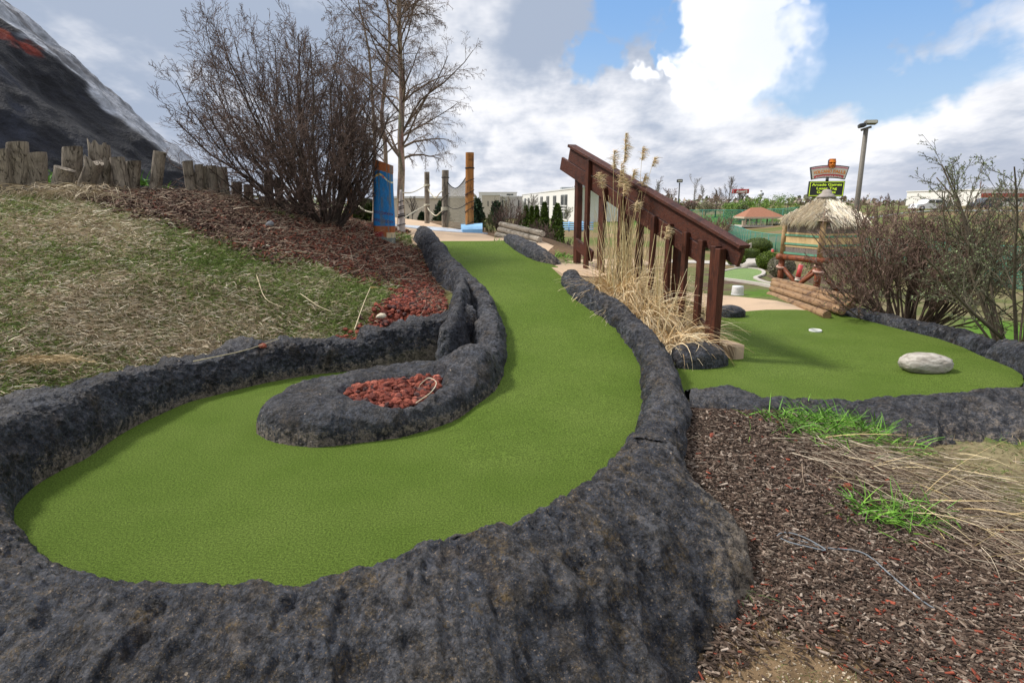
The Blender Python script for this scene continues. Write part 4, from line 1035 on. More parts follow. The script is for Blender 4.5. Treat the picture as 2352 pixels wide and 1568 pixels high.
a = along(t0); b = along(t1); mb = MB(); mb.beam(np.r_[a[:2], 1.02], np.r_[b[:2], .86], .04, .16, bev=.004); part('kick_board', mb, M['stainy'], rail)
t0 = at_u(Zx(1075), .0); t1 = at_u(Zx(1170), .0)
a = along(t0); b = along(t1); mb = MB(); mb.beam(np.r_[a[:2], .36], np.r_[b[:2], .25], .04, .13, bev=.004); part('kick_board', mb, M['stainy'], rail)
# stair: four concrete steps going down beside the railing
stair = thing('stair', 'short tan concrete stair dropping to the right-hand green between railing and pampas', 'stair', (2.6, 7.6, 0))
for i in range(4):
    t_ = .14 + i * .205; p = along(t_); c = np.r_[p[:2], 0] - nR * .27; zt = .70 - .165 * (i + 1) + .02
    mb = MB(); mb.box((c[0] + dH[0] * .3, c[1] + dH[1] * .3, zt / 2 - .06), (.66, .72, zt + .12), np.stack([nR, -dH, (0, 0, 1)], 1), bev=.012)
    part('step', mb, M['concrete'], stair)
mb = MB(); q = P(1672, 820, .0); mb.box((q[0] + .03, q[1] + .04, .06), (.13, .30, .18), np.stack([nR, -dH, (0, 0, 1)], 1), bev=.015); part('curb_block', mb, M['concrete'], stair)

# ------------------------------------------------------------------ log stacks
def logs(name, lst, mat, label, group_base, cat='log', lab2=None):
    for i, (a, b, r, lb) in enumerate(lst):
        a, b = np.array(a), np.array(b); L_ = np.linalg.norm(b - a); d = unit(b - a); ref = np.array((0, 0, 1.)); y = unit(np.cross(ref, d)); z = np.cross(d, y)
        n = 26; xs = np.linspace(-L_ / 2, L_ / 2, n); ang = np.arange(20) * 2 * math.pi / 20
        rr = r * (1 + .035 * fbm(np.stack(np.broadcast_arrays(xs[:, None] * 1.5, np.cos(ang)[None] * 1.0, np.sin(ang)[None] + 3 * i), -1), 1.2, 3))
        rr[0] *= .93; rr[-1] *= .93
        Gd = np.stack([xs[:, None] + 0 * rr, rr * np.cos(ang), rr * np.sin(ang)], -1); Gd = np.concatenate([Gd, Gd[:, :1]], 1)
        mb = MB(); mb.grid(Gd, flip=True); mb.add(Gd[0, :-1], [np.arange(20)]); mb.add(Gd[-1, :-1], [np.arange(20)[::-1]])
        me = mb.mesh(name, True); me.materials.append(mat)
        for pl in me.polygons:
            if len(pl.vertices) > 4: pl.use_smooth = False
        o = bpy.data.objects.new(name, me); COL.objects.link(o)
        o.matrix_world = Matrix(np.vstack([np.column_stack([np.stack([d, y, z], 1), (a + b) / 2]), [0, 0, 0, 1]]).tolist())
        tag(o, lb, cat, group_base)
Yl, Yr = 12.0, 8.9
bl = []
for i, (ul, vl, ur, vr, r, nm) in enumerate([(1778, 644, 1966, 689, .062, 'topmost of the four stacked brown logs leaning beside the hut'), (1776, 652, 1953, 703, .062, 'second brown log from the top of the slanting stack'), (1773, 663, 1934, 714, .062, 'third brown log from the top of the slanting stack, just above the lowest'), (1767, 676, 1900, 724, .062, 'lowest brown log of the slanting stack, partly sunk in mulch')]):
    bl.append((PY(ul, vl, Yl - .15 * i), PY(ur, vr, Yr - .1 * i), r, nm))
logs('brown_log', bl, M['brown_log'], '', 'slanting stack of brown logs')
gl = []
for i, (ul, vl, ur, vr, nm) in enumerate([(1150, 515, 1247, 537, 'topmost of the three silvery logs stacked behind the lane'), (1147, 527, 1240, 551, 'middle one of the three silvery logs behind the lane'), (1141, 539, 1232, 563, 'lowest of the three silvery logs, its end hidden by the concrete edge')]):
    gl.append((PY(ul, vl, 13.2 - .06 * i), PY(ur, vr, 11.4 - .06 * i), .057, nm))
logs('grey_log', gl, M['grey_wood_y'], '', 'stack of silvery logs behind the lane')

# ------------------------------------------------------------------ palisade of upright logs
def upright(base_u, base_v, Y, top_u, top_v, wpx, label, cut=0.0, ragged=0.0, mat=None, seed=0):
    b = PY(base_u, base_v, Y); t = PY(top_u, top_v, Y - .06); r = wpx / 2 / F * Y * 1.0
    n = 18; s = np.linspace(-.12, 1, n)[:, None]; ax = b + (t - b) * s; ang = np.arange(22) * 2 * math.pi / 22
    rr = r * (1 + .09 * fbm(np.stack(np.broadcast_arrays(s * .7, np.cos(ang)[None] * 1.5 + seed, np.sin(ang)[None] * 1.5), -1), 1.3, 3) + .03 * fbm(np.stack(np.broadcast_arrays(s * .3, np.cos(ang)[None] * 6 + seed, np.sin(ang)[None] * 6), -1), 1, 2, .5, True))
    V = ax[:, None] + np.stack([rr * np.cos(ang), rr * np.sin(ang), 0 * rr], -1)
    V[-1, :, 2] += cut * np.cos(ang) * r + (ragged * r * np.abs(vnoise(np.stack([ang * 2.2, ang * 0 + seed, ang * 0], -1))) * 3 if ragged else 0)
    V[-1] = V[-1] * .97 + V[-1].mean(0) * .03
    Gd = np.concatenate([V, V[:, :1]], 1); mb = MB(); mb.grid(Gd)
    top = V[-1]; c = top.mean(0) - (0, 0, .015 + (.06 * ragged)); ring = top * .55 + c * .45; ring[:, 2] = c[2] + .004
    Gt = np.stack([top, ring, np.repeat(c[None], 22, 0)]); Gt = np.concatenate([Gt, Gt[:, :1]], 1); mb.grid(Gt)
    o = solo('log_post', mb, mat or M['grey_wood'], b, label, 'log post', 'upright log posts of the palisade', smooth=True)
    return o
# zoom coordinates -> D
def zp(x, y): return (.224 * x, 301 + .224 * y)
pal = [((30, 640), (10, 198), 115, 7.5, 'weathered log post leaning at the very left edge of the palisade', .3, 0), ((200, 610), (178, 118), 182, 7.7, 'tallest flat-faced log post near the left end of the palisade', .1, 0), ((385, 600), (372, 228), 170, 7.8, 'squat broad log post third from the left, with a slanted top', .15, 0),
       ((735, 600), (742, 165), 170, 8.3, 'tall round log post with a pale ring top behind the short tilted stump', .1, 0), ((610, 625), (665, 385), 175, 7.7, 'short tilted log stump in front of a tall round post', -.4, 0), ((1010, 600), (1005, 190), 160, 8.5, 'rotten log post with a ragged split top in the middle of the palisade', 0, .9),
       ((1100, 600), (1055, 150), 125, 8.9, 'straight pale log post rising behind the ragged rotten one', .1, 0), ((860, 610), (965, 345), 160, 8.0, 'short log leaning right against the ragged rotten post', -.5, .3), ((1060, 620), (1095, 330), 90, 8.2, 'dark narrow broken log between the leaning stump and the plain grey post', .2, .5),
       ((1265, 630), (1200, 272), 130, 8.2, 'grey log post leaning left, right of the rotten cluster', .1, 0), ((1355, 620), (1368, 310), 128, 8.4, 'short straight log post, next to last before the gap', .1, 0), ((1590, 625), (1640, 210), 115, 8.4, 'lone tall round log post leaning right in the gap of the palisade', -.2, 0),
       ((1960, 600), (1920, 308), 95, 8.8, 'first log post after the gap, with a pale cut top behind twigs', .1, 0), ((2050, 615), (2035, 345), 80, 8.85, 'second log post after the gap', .1, 0), ((2115, 620), (2100, 360), 70, 8.95, 'third log post after the gap, darker than its neighbours', .1, 0), ((2195, 640), (2170, 360), 90, 8.95, 'fourth log post after the gap', .2, 0), ((2300, 650), (2270, 375), 100, 9.0, 'fifth log post after the gap, behind the low twigs of the shrub', .1, 0)]
for i, (bq, tq, w, Y, lb, cut, rag) in enumerate(pal):
    bu, bv = zp(*bq); tu, tv = zp(*tq); upright(bu, bv, Y, tu, tv, w * .224, lb, cut, rag, None, i * 3.7)
for i, (u, v0, v1, w, lb) in enumerate([(545, 460, 418, 22, 'short log post just right of the fifth, at the left foot of the shrub'), (572, 468, 424, 20, 'dark log post seen through the left branches of the shrub'), (618, 468, 395, 18, 'tall grey log post seen through the middle of the shrub'), (642, 470, 408, 18, 'log post beside the tall grey one behind the shrub stems')]):
    upright(u, v0, 9.9, u - 2, v1, w, lb, .1, 0, None, 40 + i)

# ------------------------------------------------------------------ blue painted post
bpY = 10.0
bc = PY(884, 561, bpY)
def blue_post():
    Wd = .325; H = PY(890, 371, bpY)[2] - bc[2]; nz_, na = 220, 120
    Z = np.linspace(-.10, 1, nz_)[:, None]; a = np.linspace(0, 2 * math.pi, na)[None]
    cs, sn = np.cos(a), np.sin(a); ex = np.sign(cs) * np.abs(cs) ** .55; ey = np.sign(sn) * np.abs(sn) ** .75
    wv = 1 + .05 * np.sin(Z * 5 + .6) - .03 * Z + .03 * (Z > .9)
    X = ex * Wd / 2 * wv + .045 * Z * .6; Y = ey * .10 * (1 + .06 * np.sin(6 * Z)) - .0 ; zt = Z * (H * (1.0 - .045 * (X / (Wd / 2) * Z)))
    X = X + 0 * zt; Y = Y + 0 * zt
    V = np.stack([X, Y, zt], -1); q = np.stack([X * 3, Y * 3, zt * .5], -1); V[..., 1] += .006 * fbm(q, 8, 3, .5, True)
    s = (X - .027 * Z) / Wd + .5; t = Z + 0 * X                       # s: 0..1 across, t: 0..1 up
    yz = 1 - t                                                        # 0 top .. 1 bottom
    n1 = fbm(np.stack([X * 30, Y * 30, zt * 2.5], -1), 1, 4); n2 = fbm(np.stack([X * 60, Y * 60, zt * 3], -1), 1, 3, off=5)
    C = np.zeros(V.shape); blue = np.array((.022, .19, .48)); og = np.array((.36, .115, .04)); gg = np.array((.20, .215, .18)); wood_ = np.array((.21, .12, .07))
    C[:] = blue
    C[yz < .115 + .012 * n1] = og; C[(yz > .77)] = og; C[yz > .905] = gg
    C[(yz > .842) & (yz < .908) & (s < .48) & (s > .03)] = (.26, .035, .035); C[(yz > .853) & (yz < .918) & (s > .66)] = (.62, .50, .31)
    wl_ = .19 + .034 * np.cos((s - .42) * 2 * math.pi / .95) * -1 + 0
    near = np.abs(yz - wl_) < .011
    C[near & (s < .5)] = (.72, .46, .10); C[near & (s >= .5)] = (.68, .62, .42)
    C[(np.abs(yz - .178) < .016) & (np.abs(s - .56) < .05)] = (.50, .12, .04)
    for r0 in (.600, .695):
        c0 = r0 + .03 * s; k = (s * 9) % 1; d1 = np.abs((yz - c0) / .018 - (k * 2 - 1)); d2 = np.abs((yz - c0) / .018 + (k * 2 - 1))
        C[(np.minimum(d1, d2) < .28) & (np.abs(yz - c0) < .02) & (s < .97)] = (.10, .03, .08)
    worn = sstep(.18, .38, n1 + .5 * n2 + .15 * (s > .45)) * .75; C = C * (1 - worn[..., None]) + (np.array((.13, .15, .15)) if True else wood_) * worn[..., None]
    C = C * (1 + .12 * n2[..., None])
    back = (Y > .06); C[back & (t > 0)] = wood_
    mb = MB(); mb.grid(V, np.clip(C, .01, 1).reshape(-1, 3), flip=True)
    top = V[-1]; c = top.mean(0); mb.grid(np.stack([top, np.repeat(c[None] - (0, 0, .01), na, 0)]), np.tile(wood_, (na * 2, 1)))
    me = mb.mesh('painted_post', True); m = vcol('painted_wood', .7, 60, .22, .4, .003, .3)
    return solo('painted_post', me, m, bc, 'thick wooden post painted bright blue with orange ends, a yellow wave and rows of crosses', 'post')
blue_post()

# ------------------------------------------------------------------ rope fence, net and poles
def pole(name, bu, bv, tu, tv, wpx, mat, label, cat='post', y0=9, group=None, Y=None):
    b = GR(bu, bv, y0) if Y is None else PY(bu, bv, Y); tp = PY(tu, tv, b[1]); r = wpx / 2 / F * b[1]; n = 14; s = np.linspace(-.06, 1, n)[:, None]
    ang = np.arange(20) * 2 * math.pi / 20; ax = b + (tp - b) * s; rr = r * (1 + .05 * fbm(np.stack(np.broadcast_arrays(s * 2, np.cos(ang)[None], np.sin(ang)[None] + bu), -1), 1.3, 3))
    V = ax[:, None] + np.stack([rr * np.cos(ang), rr * np.sin(ang), 0 * rr], -1); mb = MB(); mb.grid(np.concatenate([V, V[:, :1]], 1)); mb.add(V[-1], [np.arange(20)])
    t = thing(name, label, cat, b, group); part('shaft', mb, mat, t, True); return t, b, tp, r
def wrap(t, b, tp, r, s0, s1, turns, rad, mat, name='rope_wrap', tilt=.0):
    k = max(24, int(24 * turns)); s = np.linspace(s0, s1, k); a = np.linspace(0, turns * 2 * math.pi, k); ax = b + (tp - b) * s[:, None]
    q = ax + np.stack([(r + rad * .7) * np.cos(a), (r + rad * .7) * np.sin(a), tilt * np.cos(a)], -1); mb = MB(); mb.tube(q, rad, 6, (1, 1, 1)); part(name, mb, mat, t, True)
tP1, b1, p1, r1 = pole('rope_post', 981, 514, 980.5, 395, 11.5, M['grey_wood'], 'slim grey rope-fence post left of the net, further back on the path')
tP2, b2, p2, r2 = pole('rope_post', 1022, 523, 1023, 391, 15, M['grey_wood'], 'thicker grey post that holds the left edge of the rope net')
tP3, b3, p3, r3 = pole('net_post', 1078.5, 530.5, 1079, 350.5, 18.5, M['pole_wood'], 'tall orange-brown round post that holds the right edge of the rope net')
wrap(tP3, b3, p3, r3, .80, .81, 2.2, .010, M['blackrope'], tilt=.0)
for s0, s1 in ((.62, .66), (.44, .52), (.34, .38), (.20, .32), (.05, .12)): wrap(tP3, b3, p3, r3, s0, s1, 1.1, .008, M['blackrope'], tilt=.03)
wrap(tP1, b1, p1, r1, .73, .76, 3, .012, M['rope']); wrap(tP1, b1, p1, r1, .35, .38, 3, .012, M['rope'])
wrap(tP2, b2, p2, r2, .87, .88, 1.6, .010, M['blackrope']); wrap(tP2, b2, p2, r2, .30, .36, 4, .012, M['rope']); wrap(tP2, b2, p2, r2, .08, .6, 2, .008, M['blackrope'])
lp = GR(922, 533, 8); lt = PY(921, 436, lp[1]); lpost = thing('leaning_post', 'pale tapered post wound with black cord between the blue post and the path', 'post', lp)
mb = MB(); n = 16; s = np.linspace(-.05, 1, n); ax = lp + (lt - lp) * s[:, None]; rr = np.interp(s, [-.05, 0, .4, .75, 1], [.082, .078, .055, .038, .022]); mb.tube(ax, rr, 16); part('shaft', mb, noisy('pale_post', (.42, .37, .35, 1), (.55, .50, .47, 1), 10, .9, (6, 6, 1), bs=.5), lpost, True)
for s0, rr_ in ((.72, .042), (.60, .047), (.55, .05), (.42, .057), (.38, .06), (.36, .062), (.17, .072)): wrap(lpost, lp, lt, rr_, s0, s0 + .01, 1.1, .007, M['blackrope'], tilt=.012)
def rope(pts, r, label, mat=None, sag=0.0, n=30):
    c = crom(pts, n=n); mb = MB(); mb.tube(c, r, 7); return solo('rope', mb, mat or M['rope'], c[n // 2], label, 'rope', 'ropes strung between the posts of the path', smooth=True)
def on(b, t, s): return b + (t - b) * s
rope([on(lp, lt, .93), PY(950, 441, (lp[1] + b1[1]) / 2), on(b1, p1, .75)], .013, 'upper pale rope running from the leaning post to the slim grey post')
rope([on(lp, lt, .28) , PY(950, 487, (lp[1] + b1[1]) / 2), on(b1, p1, .37)], .013, 'lower pale rope running from the leaning post to the slim grey post')
rope([on(b1, p1, .74), PY(987, 441, b1[1] * .9 + b2[1] * .1), PY(1000, 454, (b1[1] + b2[1]) / 2), PY(1010, 444, b2[1]), on(b2, p2, .68)], .015, 'upper rope loop sagging between the two grey posts')
rope([on(b1, p1, .36), PY(985, 482, b1[1] * .9 + b2[1] * .1), PY(1000, 495, (b1[1] + b2[1]) / 2), PY(1012, 487, b2[1]), on(b2, p2, .33)], .015, 'lower rope loop sagging between the two grey posts')
op = PY(804, 500, 11.5); tO, bO, pO, rO = pole('orange_post', 804, 500, 803, 420, 12, M['pole_wood'], 'short orange-brown post half hidden behind the right side of the big shrub', Y=11.8)
rope([on(bO, pO, .62), PY(835, 482, 11.2), PY(872, 491, 10.4), PY(884, 494, 10.05)], .015, 'pale rope from the hidden orange-brown post to the blue painted post')
# net
net = thing('rope_net', 'sagging cargo net of pale cord hung between the grey post and the tall orange-brown post', 'net', (b2 + b3) / 2)
nu, nv = 22, 30
A_t, B_t = on(b2, p2, .86), on(b3, p3, .79); A_b, B_b = on(b2, p2, .02), on(b3, p3, .03)
U = np.linspace(0, 1, 40)
def netp(u, v):                             # v: 0 top, 1 bottom
    a = A_t * (1 - v) + A_b * v; b = B_t * (1 - v) + B_b * v; s = .62 * (1 - v) ** 1.2 + .10 * v
    q = a[None] * (1 - u[:, None]) + b[None] * u[:, None]; q[:, 2] -= s * 4 * u * (1 - u) * (1 - .25 * u) * .62
    q[:, 2] = np.maximum(q[:, 2], min(A_b[2], B_b[2])); q[:, 0] += .05 * np.sin(u * 7 + v * 3) * u * (1 - u); q[:, 1] += .25 * u * (1 - u); return q
mb = MB()
for k in range(nv): mb.tube(netp(U, (k + .2) / nv), .0085, 4, caps=False)
for k in range(nu + 1):
    u = np.full(24, (k + .5) / (nu + 1)); v = np.linspace(0, 1, 24); q = np.array([netp(u[i:i + 1], v[i])[0] for i in range(24)]); mb.tube(q, .007, 4, caps=False)
part('mesh', mb, M['netcord'], net, True)
mb = MB(); mb.tube(netp(U, 0.0), .014, 6); part('edge_cord', mb, M['blackrope'], net, True)
mb = MB(); mb.tube(netp(U, .52), .009, 6); part('edge_cord', mb, M['blackrope'], net, True)
# ------------------------------------------------------------------ volcano
def volcano():
    th = R(-48); ax = np.array((math.sin(th), math.cos(th))) * 20; nz_, na = 260, 620
    zk = [.6, 1.6, 2.5, 4.3, 5.7, 6.5, 6.85, 6.9, 6.7, 6.1]; rk = [9.6, 8.3, 7.3, 5.65, 4.2, 3.0, 2.4, 2.0, 1.6, 1.1]
    s = np.linspace(0, len(zk) - 1, nz_); z = np.interp(s, range(len(zk)), zk); r = np.interp(s, range(len(zk)), rk)
    kk = np.ones(13) / 13; z = np.convolve(np.pad(z, 6, 'edge'), kk, 'valid'); r = np.convolve(np.pad(r, 6, 'edge'), kk, 'valid')
    to = math.atan2(-ax[1], -ax[0]); psi = np.linspace(-math.pi, math.pi, na)       # 0 towards the viewer, + = to the right
    Z, PS = np.meshgrid(z, psi, indexing='ij'); RR = r[:, None] * np.ones((1, na)); A = to + PS
    q = np.stack([np.cos(A) * 2.4 + .12 * Z, np.sin(A) * 2.4, Z * .16], -1)
    fold = fbm(q, 1.4, 4, .55, True); sm_ = fbm(np.stack([np.cos(A) * RR, np.sin(A) * RR, Z], -1), 1.1, 5, .6)
    LT = RR * np.sin(PS); zb = np.interp(LT, [2.0, 2.85, 4.15, 5.5, 6.3, 7.2], [5.95, 5.45, 4.1, 2.2, 1.3, .2]); bd = (Z - zb) * .72
    front = np.cos(PS) > -.2
    ridge = .16 * np.exp(-(bd / .25) ** 2) - .30 * np.exp(-((bd + .75) / .45) ** 2) - .28 * np.exp(-((bd + 2.3) / .35) ** 2)
    ridge0 = .34 * np.exp(-((np.degrees(PS) - 36) / 6) ** 2) - .34 * np.exp(-((np.degrees(PS) - 25) / 7) ** 2) - .28 * np.exp(-((np.degrees(PS) - 3) / 6) ** 2)
    env = sstep(6.9, 6.1, Z); RR = RR + (fold * .30 + ridge) * env * np.clip(RR / 5, .4, 1.1) + sm_ * .16
    X = ax[0] + np.cos(A) * RR; Y = ax[1] + np.sin(A) * RR; Z = Z + .05 * sm_
    P3 = np.stack([X, Y, Z], -1); deg = np.degrees(PS)
    n1 = fbm(P3, 1.2, 5); n2 = fbm(P3, 5, 4, .65, off=3); n3 = fbm(np.stack([deg * .12, Z * .35, 0 * Z], -1), 1, 3, off=7)
    C = np.zeros(P3.shape); C[:] = (.008, .009, .014)
    C += sstep(.1, .5, n1 + .3 * n2)[..., None] * np.array((.013, .016, .026))
    g = sstep(-.05, .08, bd + .25 * n1 + .10 * n2) * front * (LT > 1.2) * sstep(150, 120, deg)
    grey = np.array((.29, .31, .355)) * (1 + .55 * np.clip(n1 * .6 + n2 * 1.1, -.8, .6))[..., None]
    grey = grey * (1 - .6 * sstep(.1, .35, n3))[..., None] + np.array((.055, .045, .04)) * (.6 * sstep(.1, .35, n3))[..., None]
    C = C * (1 - g[..., None]) + grey * g[..., None]
    st = np.exp(-((bd + .15 * n1) / .07) ** 2) * (LT > 4) * sstep(3.6, 2.6, Z) * .4; C = C * (1 - st[..., None]) + np.array((.42, .44, .48)) * st[..., None]
    sg = pdist(LT.ravel(), Z.ravel(), np.array([(1.8, 5.2), (2.95, 4.86), (3.25, 4.75), (3.5, 4.55)]), False).reshape(LT.shape); wd_ = np.interp(LT, [2, 3.2, 4.0], [.26, .10, .03])
    pt = sstep(.05, -.10, sg - wd_ + .22 * n2 + .10 * n1) * front
    red = np.array((.20, .026, .014)) * (1 - sstep(0, .3, n1)[..., None]) + np.array((.30, .065, .03)) * sstep(0, .3, n1)[..., None]
    C = C * (1 - pt[..., None]) + red * pt[..., None]
    rim = sstep(6.76, 6.86, Z + .07 * n2); C = C * (1 - rim[..., None]) + np.array((.22, .03, .018)) * rim[..., None]
    mb = MB(); mb.grid(P3, np.clip(C, .004, 1).reshape(-1, 3), flip=True)
    m = vcol('volcano_paint', .75, 5, .4, .9, .12, .35); loc = np.array((ax[0], ax[1], 1.0)); me = mb.mesh('volcano', True, loc)
    return solo('volcano', me, m, loc, 'huge artificial volcano with black folds, grey flank and red lava streaks behind the log palisade', 'volcano')
volcano()

# ------------------------------------------------------------------ foliage helpers
def blob_leaves(mb, c, rad, n, size, cols, rg, clumps=40, shell=.55, cone=False, p=None):
    k = clumps; u = unit(rg.normal(0, 1, (k, 3))) * (shell + (1 - shell) * rg.random((k, 1)) ** .5) * .92
    if cone: u[:, 2] = rg.random(k) * 2 - 1; a = rg.uniform(0, 6.28, k); rr = (1 - (u[:, 2] + 1) / 2) ** .75 * rg.uniform(.5, .95, k); u[:, 0] = rr * np.cos(a); u[:, 1] = rr * np.sin(a)
    ci = rg.integers(0, k, n); g = rg.normal(0, 1, (n, 3)) * (.9 / k ** (1 / 3)) * .55
    q = (u[ci] + g) * np.array(rad) + np.array(c); q[:, 2] = np.maximum(q[:, 2], c[2] - rad[2])
    tone = rg.normal(0, .14, k)[ci]; cc = palette(cols, n, .12, p, rg) * (1 + tone)[:, None]
    leaves(mb, q, size * rg.uniform(.6, 1.4, n), cc, rg, .7)
def hedge(u, v, w, h, label, seed, cols, Y=None, flat=False, n=5000, size=.045, name='hedge', cat='hedge', group='clipped evergreen hedges of the course', ph=1.0):
    rg = np.random.default_rng(seed); b = GR(u, v, 10) if Y is None else PY(u, v, Y); sc = b[1] * CP / F; W, H = w * sc, h * sc
    t = thing(name, label, cat, b, group); V, Fc = ICO3; V = V * (1 + .05 * fbm(V + seed, 2.2, 3)[:, None])
    if flat: V = np.sign(V) * np.abs(V) ** .55
    core = V * np.array((W / 2 * .93, W / 2 * .85, H / 2 * .93)) + b + (0, 0, H / 2); mb = MB().add(core, [Fc], tuple(np.array(cols[0]) * .45)); part('dark_core', mb, M['leafm'], t, True)  # solid core in darkened leaf colour, filling the space behind the leaves
    i = rg.integers(0, len(V), n); q = V[i] + rg.normal(0, .03, (n, 3)); q = q * np.array((W / 2, W / 2 * .9, H / 2)) + b + (0, 0, H / 2); q[:, 2] = np.maximum(q[:, 2], b[2])
    mb = MB(); top = (q[:, 2:3] - b[2]) / H; cc = palette(cols, n, .2, rg=rg)
    leaves(mb, q, size * rg.uniform(.6, 1.5, n), cc, rg, .6, .5); part('foliage', mb, M['leafm'], t)
    return t
BOX = [(.085, .125, .014), (.120, .165, .018), (.055, .085, .012)]
hedge(1740, 581, 62, 34, 'large rounded clipped evergreen in front of the green chain fence', 1, BOX, size=.06)
hedge(1719, 594, 44, 23, 'small flat-topped clipped evergreen left of the large round one', 2, BOX, flat=True, size=.05)
hedge(1762, 619, 52, 40, 'round yellow-green evergreen beside the flowering bush', 3, [(.11, .17, .014), (.15, .21, .02), (.06, .10, .012)], size=.05)
hedge(1793, 639, 58, 52, 'loose bush with tiny white blossom left of the thatched hut', 4, [(.24, .22, .15), (.34, .32, .26), (.10, .12, .04), (.15, .12, .09)], size=.04, name='flowering_bush', cat='bush', group=None)
hedge(1690, 610, 40, 26, 'spreading yellow-green juniper seen under the end of the railing', 5, [(.10, .15, .015), (.13, .19, .02), (.05, .08, .01)], size=.05, name='juniper', cat='bush', group=None)
hedge(1617, 575, 50, 40, 'dark evergreen bush seen between the pickets of the railing', 6, [(.05, .085, .015), (.08, .12, .02)], size=.05, name='juniper', cat='bush', group=None)

def cone_tree(u, v, w, h, label, seed, cols, Y=None, name='arborvitae', n=3500, size=.06, group='row of narrow evergreens before the white building'):
    rg = np.random.default_rng(seed); b = PY(u, v, Y) if Y else GR(u, v, 11); sc = b[1] * CP / F; W, H = w * sc, h * sc
    t = thing(name, label, 'tree', b, group); mb = MB(); mb.lathe(b, [(W * .05, -.2), (W * .04, H * .3), (W * .02, H * .8)], 8, (.06, .04, .03)); part('trunk', mb, M['bark'], t, True)
    mb = MB(); q = rg.random(n); a = rg.uniform(0, 6.28, n); rr = W / 2 * np.clip(1.25 * (1 - q) ** .6, 0, 1) * np.clip(q * 9 + .5, 0, 1) * (.55 + .5 * rg.random(n) ** .5) * (1 + .12 * np.sin(a * 3 + seed))
    p3 = np.stack([rr * np.cos(a), rr * np.sin(a), q * H], -1) + b
    leaves(mb, p3, size * rg.uniform(.6, 1.5, n), palette(cols, n, .25, rg=rg), rg, .5, 1.0); part('foliage', mb, M['leafm'], t)
ARB = [(.075, .125, .016), (.10, .165, .022), (.035, .06, .012)]
for i, (u, v, w, h, lb) in enumerate([(1196, 545, 16, 52, 'leftmost narrow evergreen, shortest of the row'), (1208, 548, 15, 72, 'second narrow evergreen of the row, close to the leftmost'), (1221, 550, 12, 72, 'slim evergreen third from the left in the row'), (1232.5, 552, 13, 75, 'slim evergreen in the middle of the row'), (1250, 556, 22, 88, 'bushy evergreen with a pointed tip, second from the right in the row'), (1279, 566, 32, 94, 'tallest and widest narrow evergreen, nearest to the railing')]):
    cone_tree(u, v, w, h, lb, 50 + i, ARB, Y=20 - .8 * i)
for i, (u, v, w, h, lb) in enumerate([(1016, 530, 40, 62, 'dark spruce seen through the rope net'), (1098, 530, 26, 68, 'dark spruce directly right of the tall orange-brown post'), (1141, 520, 34, 52, 'small dark spruce left of the twiggy bushes'), (970, 512, 12, 20, 'tiny spruce beside the path in front of the beige wall')]):
    cone_tree(u, v, w, h, lb, 70 + i, [(.025, .05, .025), (.045, .085, .035), (.015, .03, .015)], Y=[30, 32, 34, 38][i], name='spruce', size=.16, n=1600, group='dark spruces below the path')
def px_shrub(u, v, w, h, label, seed, Y, col=(.10, .070, .055), tip=(.15, .10, .085), stems=26, mr=.0035, lv=((5, .5, .6), (4, .45, .7)), **kw):
    b = PY(u, v, Y); sc = Y * CP / F; H = h * sc; Wd = w * sc / 2
    def env(q): return (np.abs(q[:, 0]) < Wd) & (q[:, 2] < H) & (q[:, 2] > 0)
    return shrub(kw.pop('name', 'twiggy_shrub'), b, label, stems, lambda a, e: H * .85, (R(48), R(88)), env, lv, .008 * H, col, tip, seed, minr=mr, spreadr=Wd * .5, ang=.45, **kw)
px_shrub(1168, 560, 84, 112, 'reddish bare twiggy bush behind the silvery logs, the taller of the two', 31, 16.0, stems=34)
px_shrub(1235, 575, 92, 78, 'low grey-brown twiggy bush between the silvery logs and the narrow evergreens', 32, 14.6, stems=36)
px_shrub(1306, 598, 46, 60, 'small purple-brown twiggy bush right of the lane beside the railing', 33, 13.0, col=(.09, .06, .06))
px_shrub(1122, 550, 30, 70, 'olive-brown twiggy bush between the net post and the silvery logs', 34, 17.0, col=(.09, .085, .04), tip=(.11, .12, .05))
px_shrub(1640, 545, 120, 55, 'dry brown brush on the bank behind the railing', 36, 45.0, col=(.16, .11, .08), tip=(.22, .16, .12), stems=40, mr=.012)
hedge(845, 508, 90, 45, 'dark yew bush behind the shrub and the blue post', 7, [(.045, .07, .012), (.07, .10, .018), (.025, .04, .01)], Y=16, size=.07, name='yew', cat='bush', group=None)

# ------------------------------------------------------------------ buildings far off
WHT = noisy('white_render', (.70, .69, .65, 1), (.76, .75, .71, 1), 3, .8, bs=.1); BEI = noisy('beige_render', (.50, .44, .36, 1), (.56, .50, .41, 1), 3, .85, bs=.1)
GLS = plain('dark_glass', (.025, .035, .04, 1), .12, .6); FRM = plain('pale_frame', (.70, .70, .68, 1), .5); ROOFM = plain('roof_gear', (.33, .36, .37, 1), .7)
def onwall(u, v, A, B):                     # photo ray against a vertical wall through A, B
    d = ray(u, v); n = np.array((B[1] - A[1], -(B[0] - A[0]), 0)); t = n @ (np.array(A) - (0, 0, CAMZ)) / (n @ d); return np.array((0, 0, CAMZ)) + d * t
def wall_box(A, B, z0, z1, depth):          # box behind the wall line A->B
    A = np.array(A, float); B = np.array(B, float); d = unit(np.array((B[0] - A[0], B[1] - A[1], 0))); n = np.array((-d[1], d[0], 0)); n = n if n[1] > 0 else -n
    L_ = np.hypot(B[0] - A[0], B[1] - A[1]); c = (A[:2] + B[:2]) / 2; return (np.r_[c, (z0 + z1) / 2] + n * depth / 2, (L_, depth, z1 - z0), np.stack([d, n, (0, 0, 1)], 1), n)
wb = thing('white_building', 'long white flat-roofed office building with narrow tall windows, cut off by the railing', 'building', (15, 153, -3))
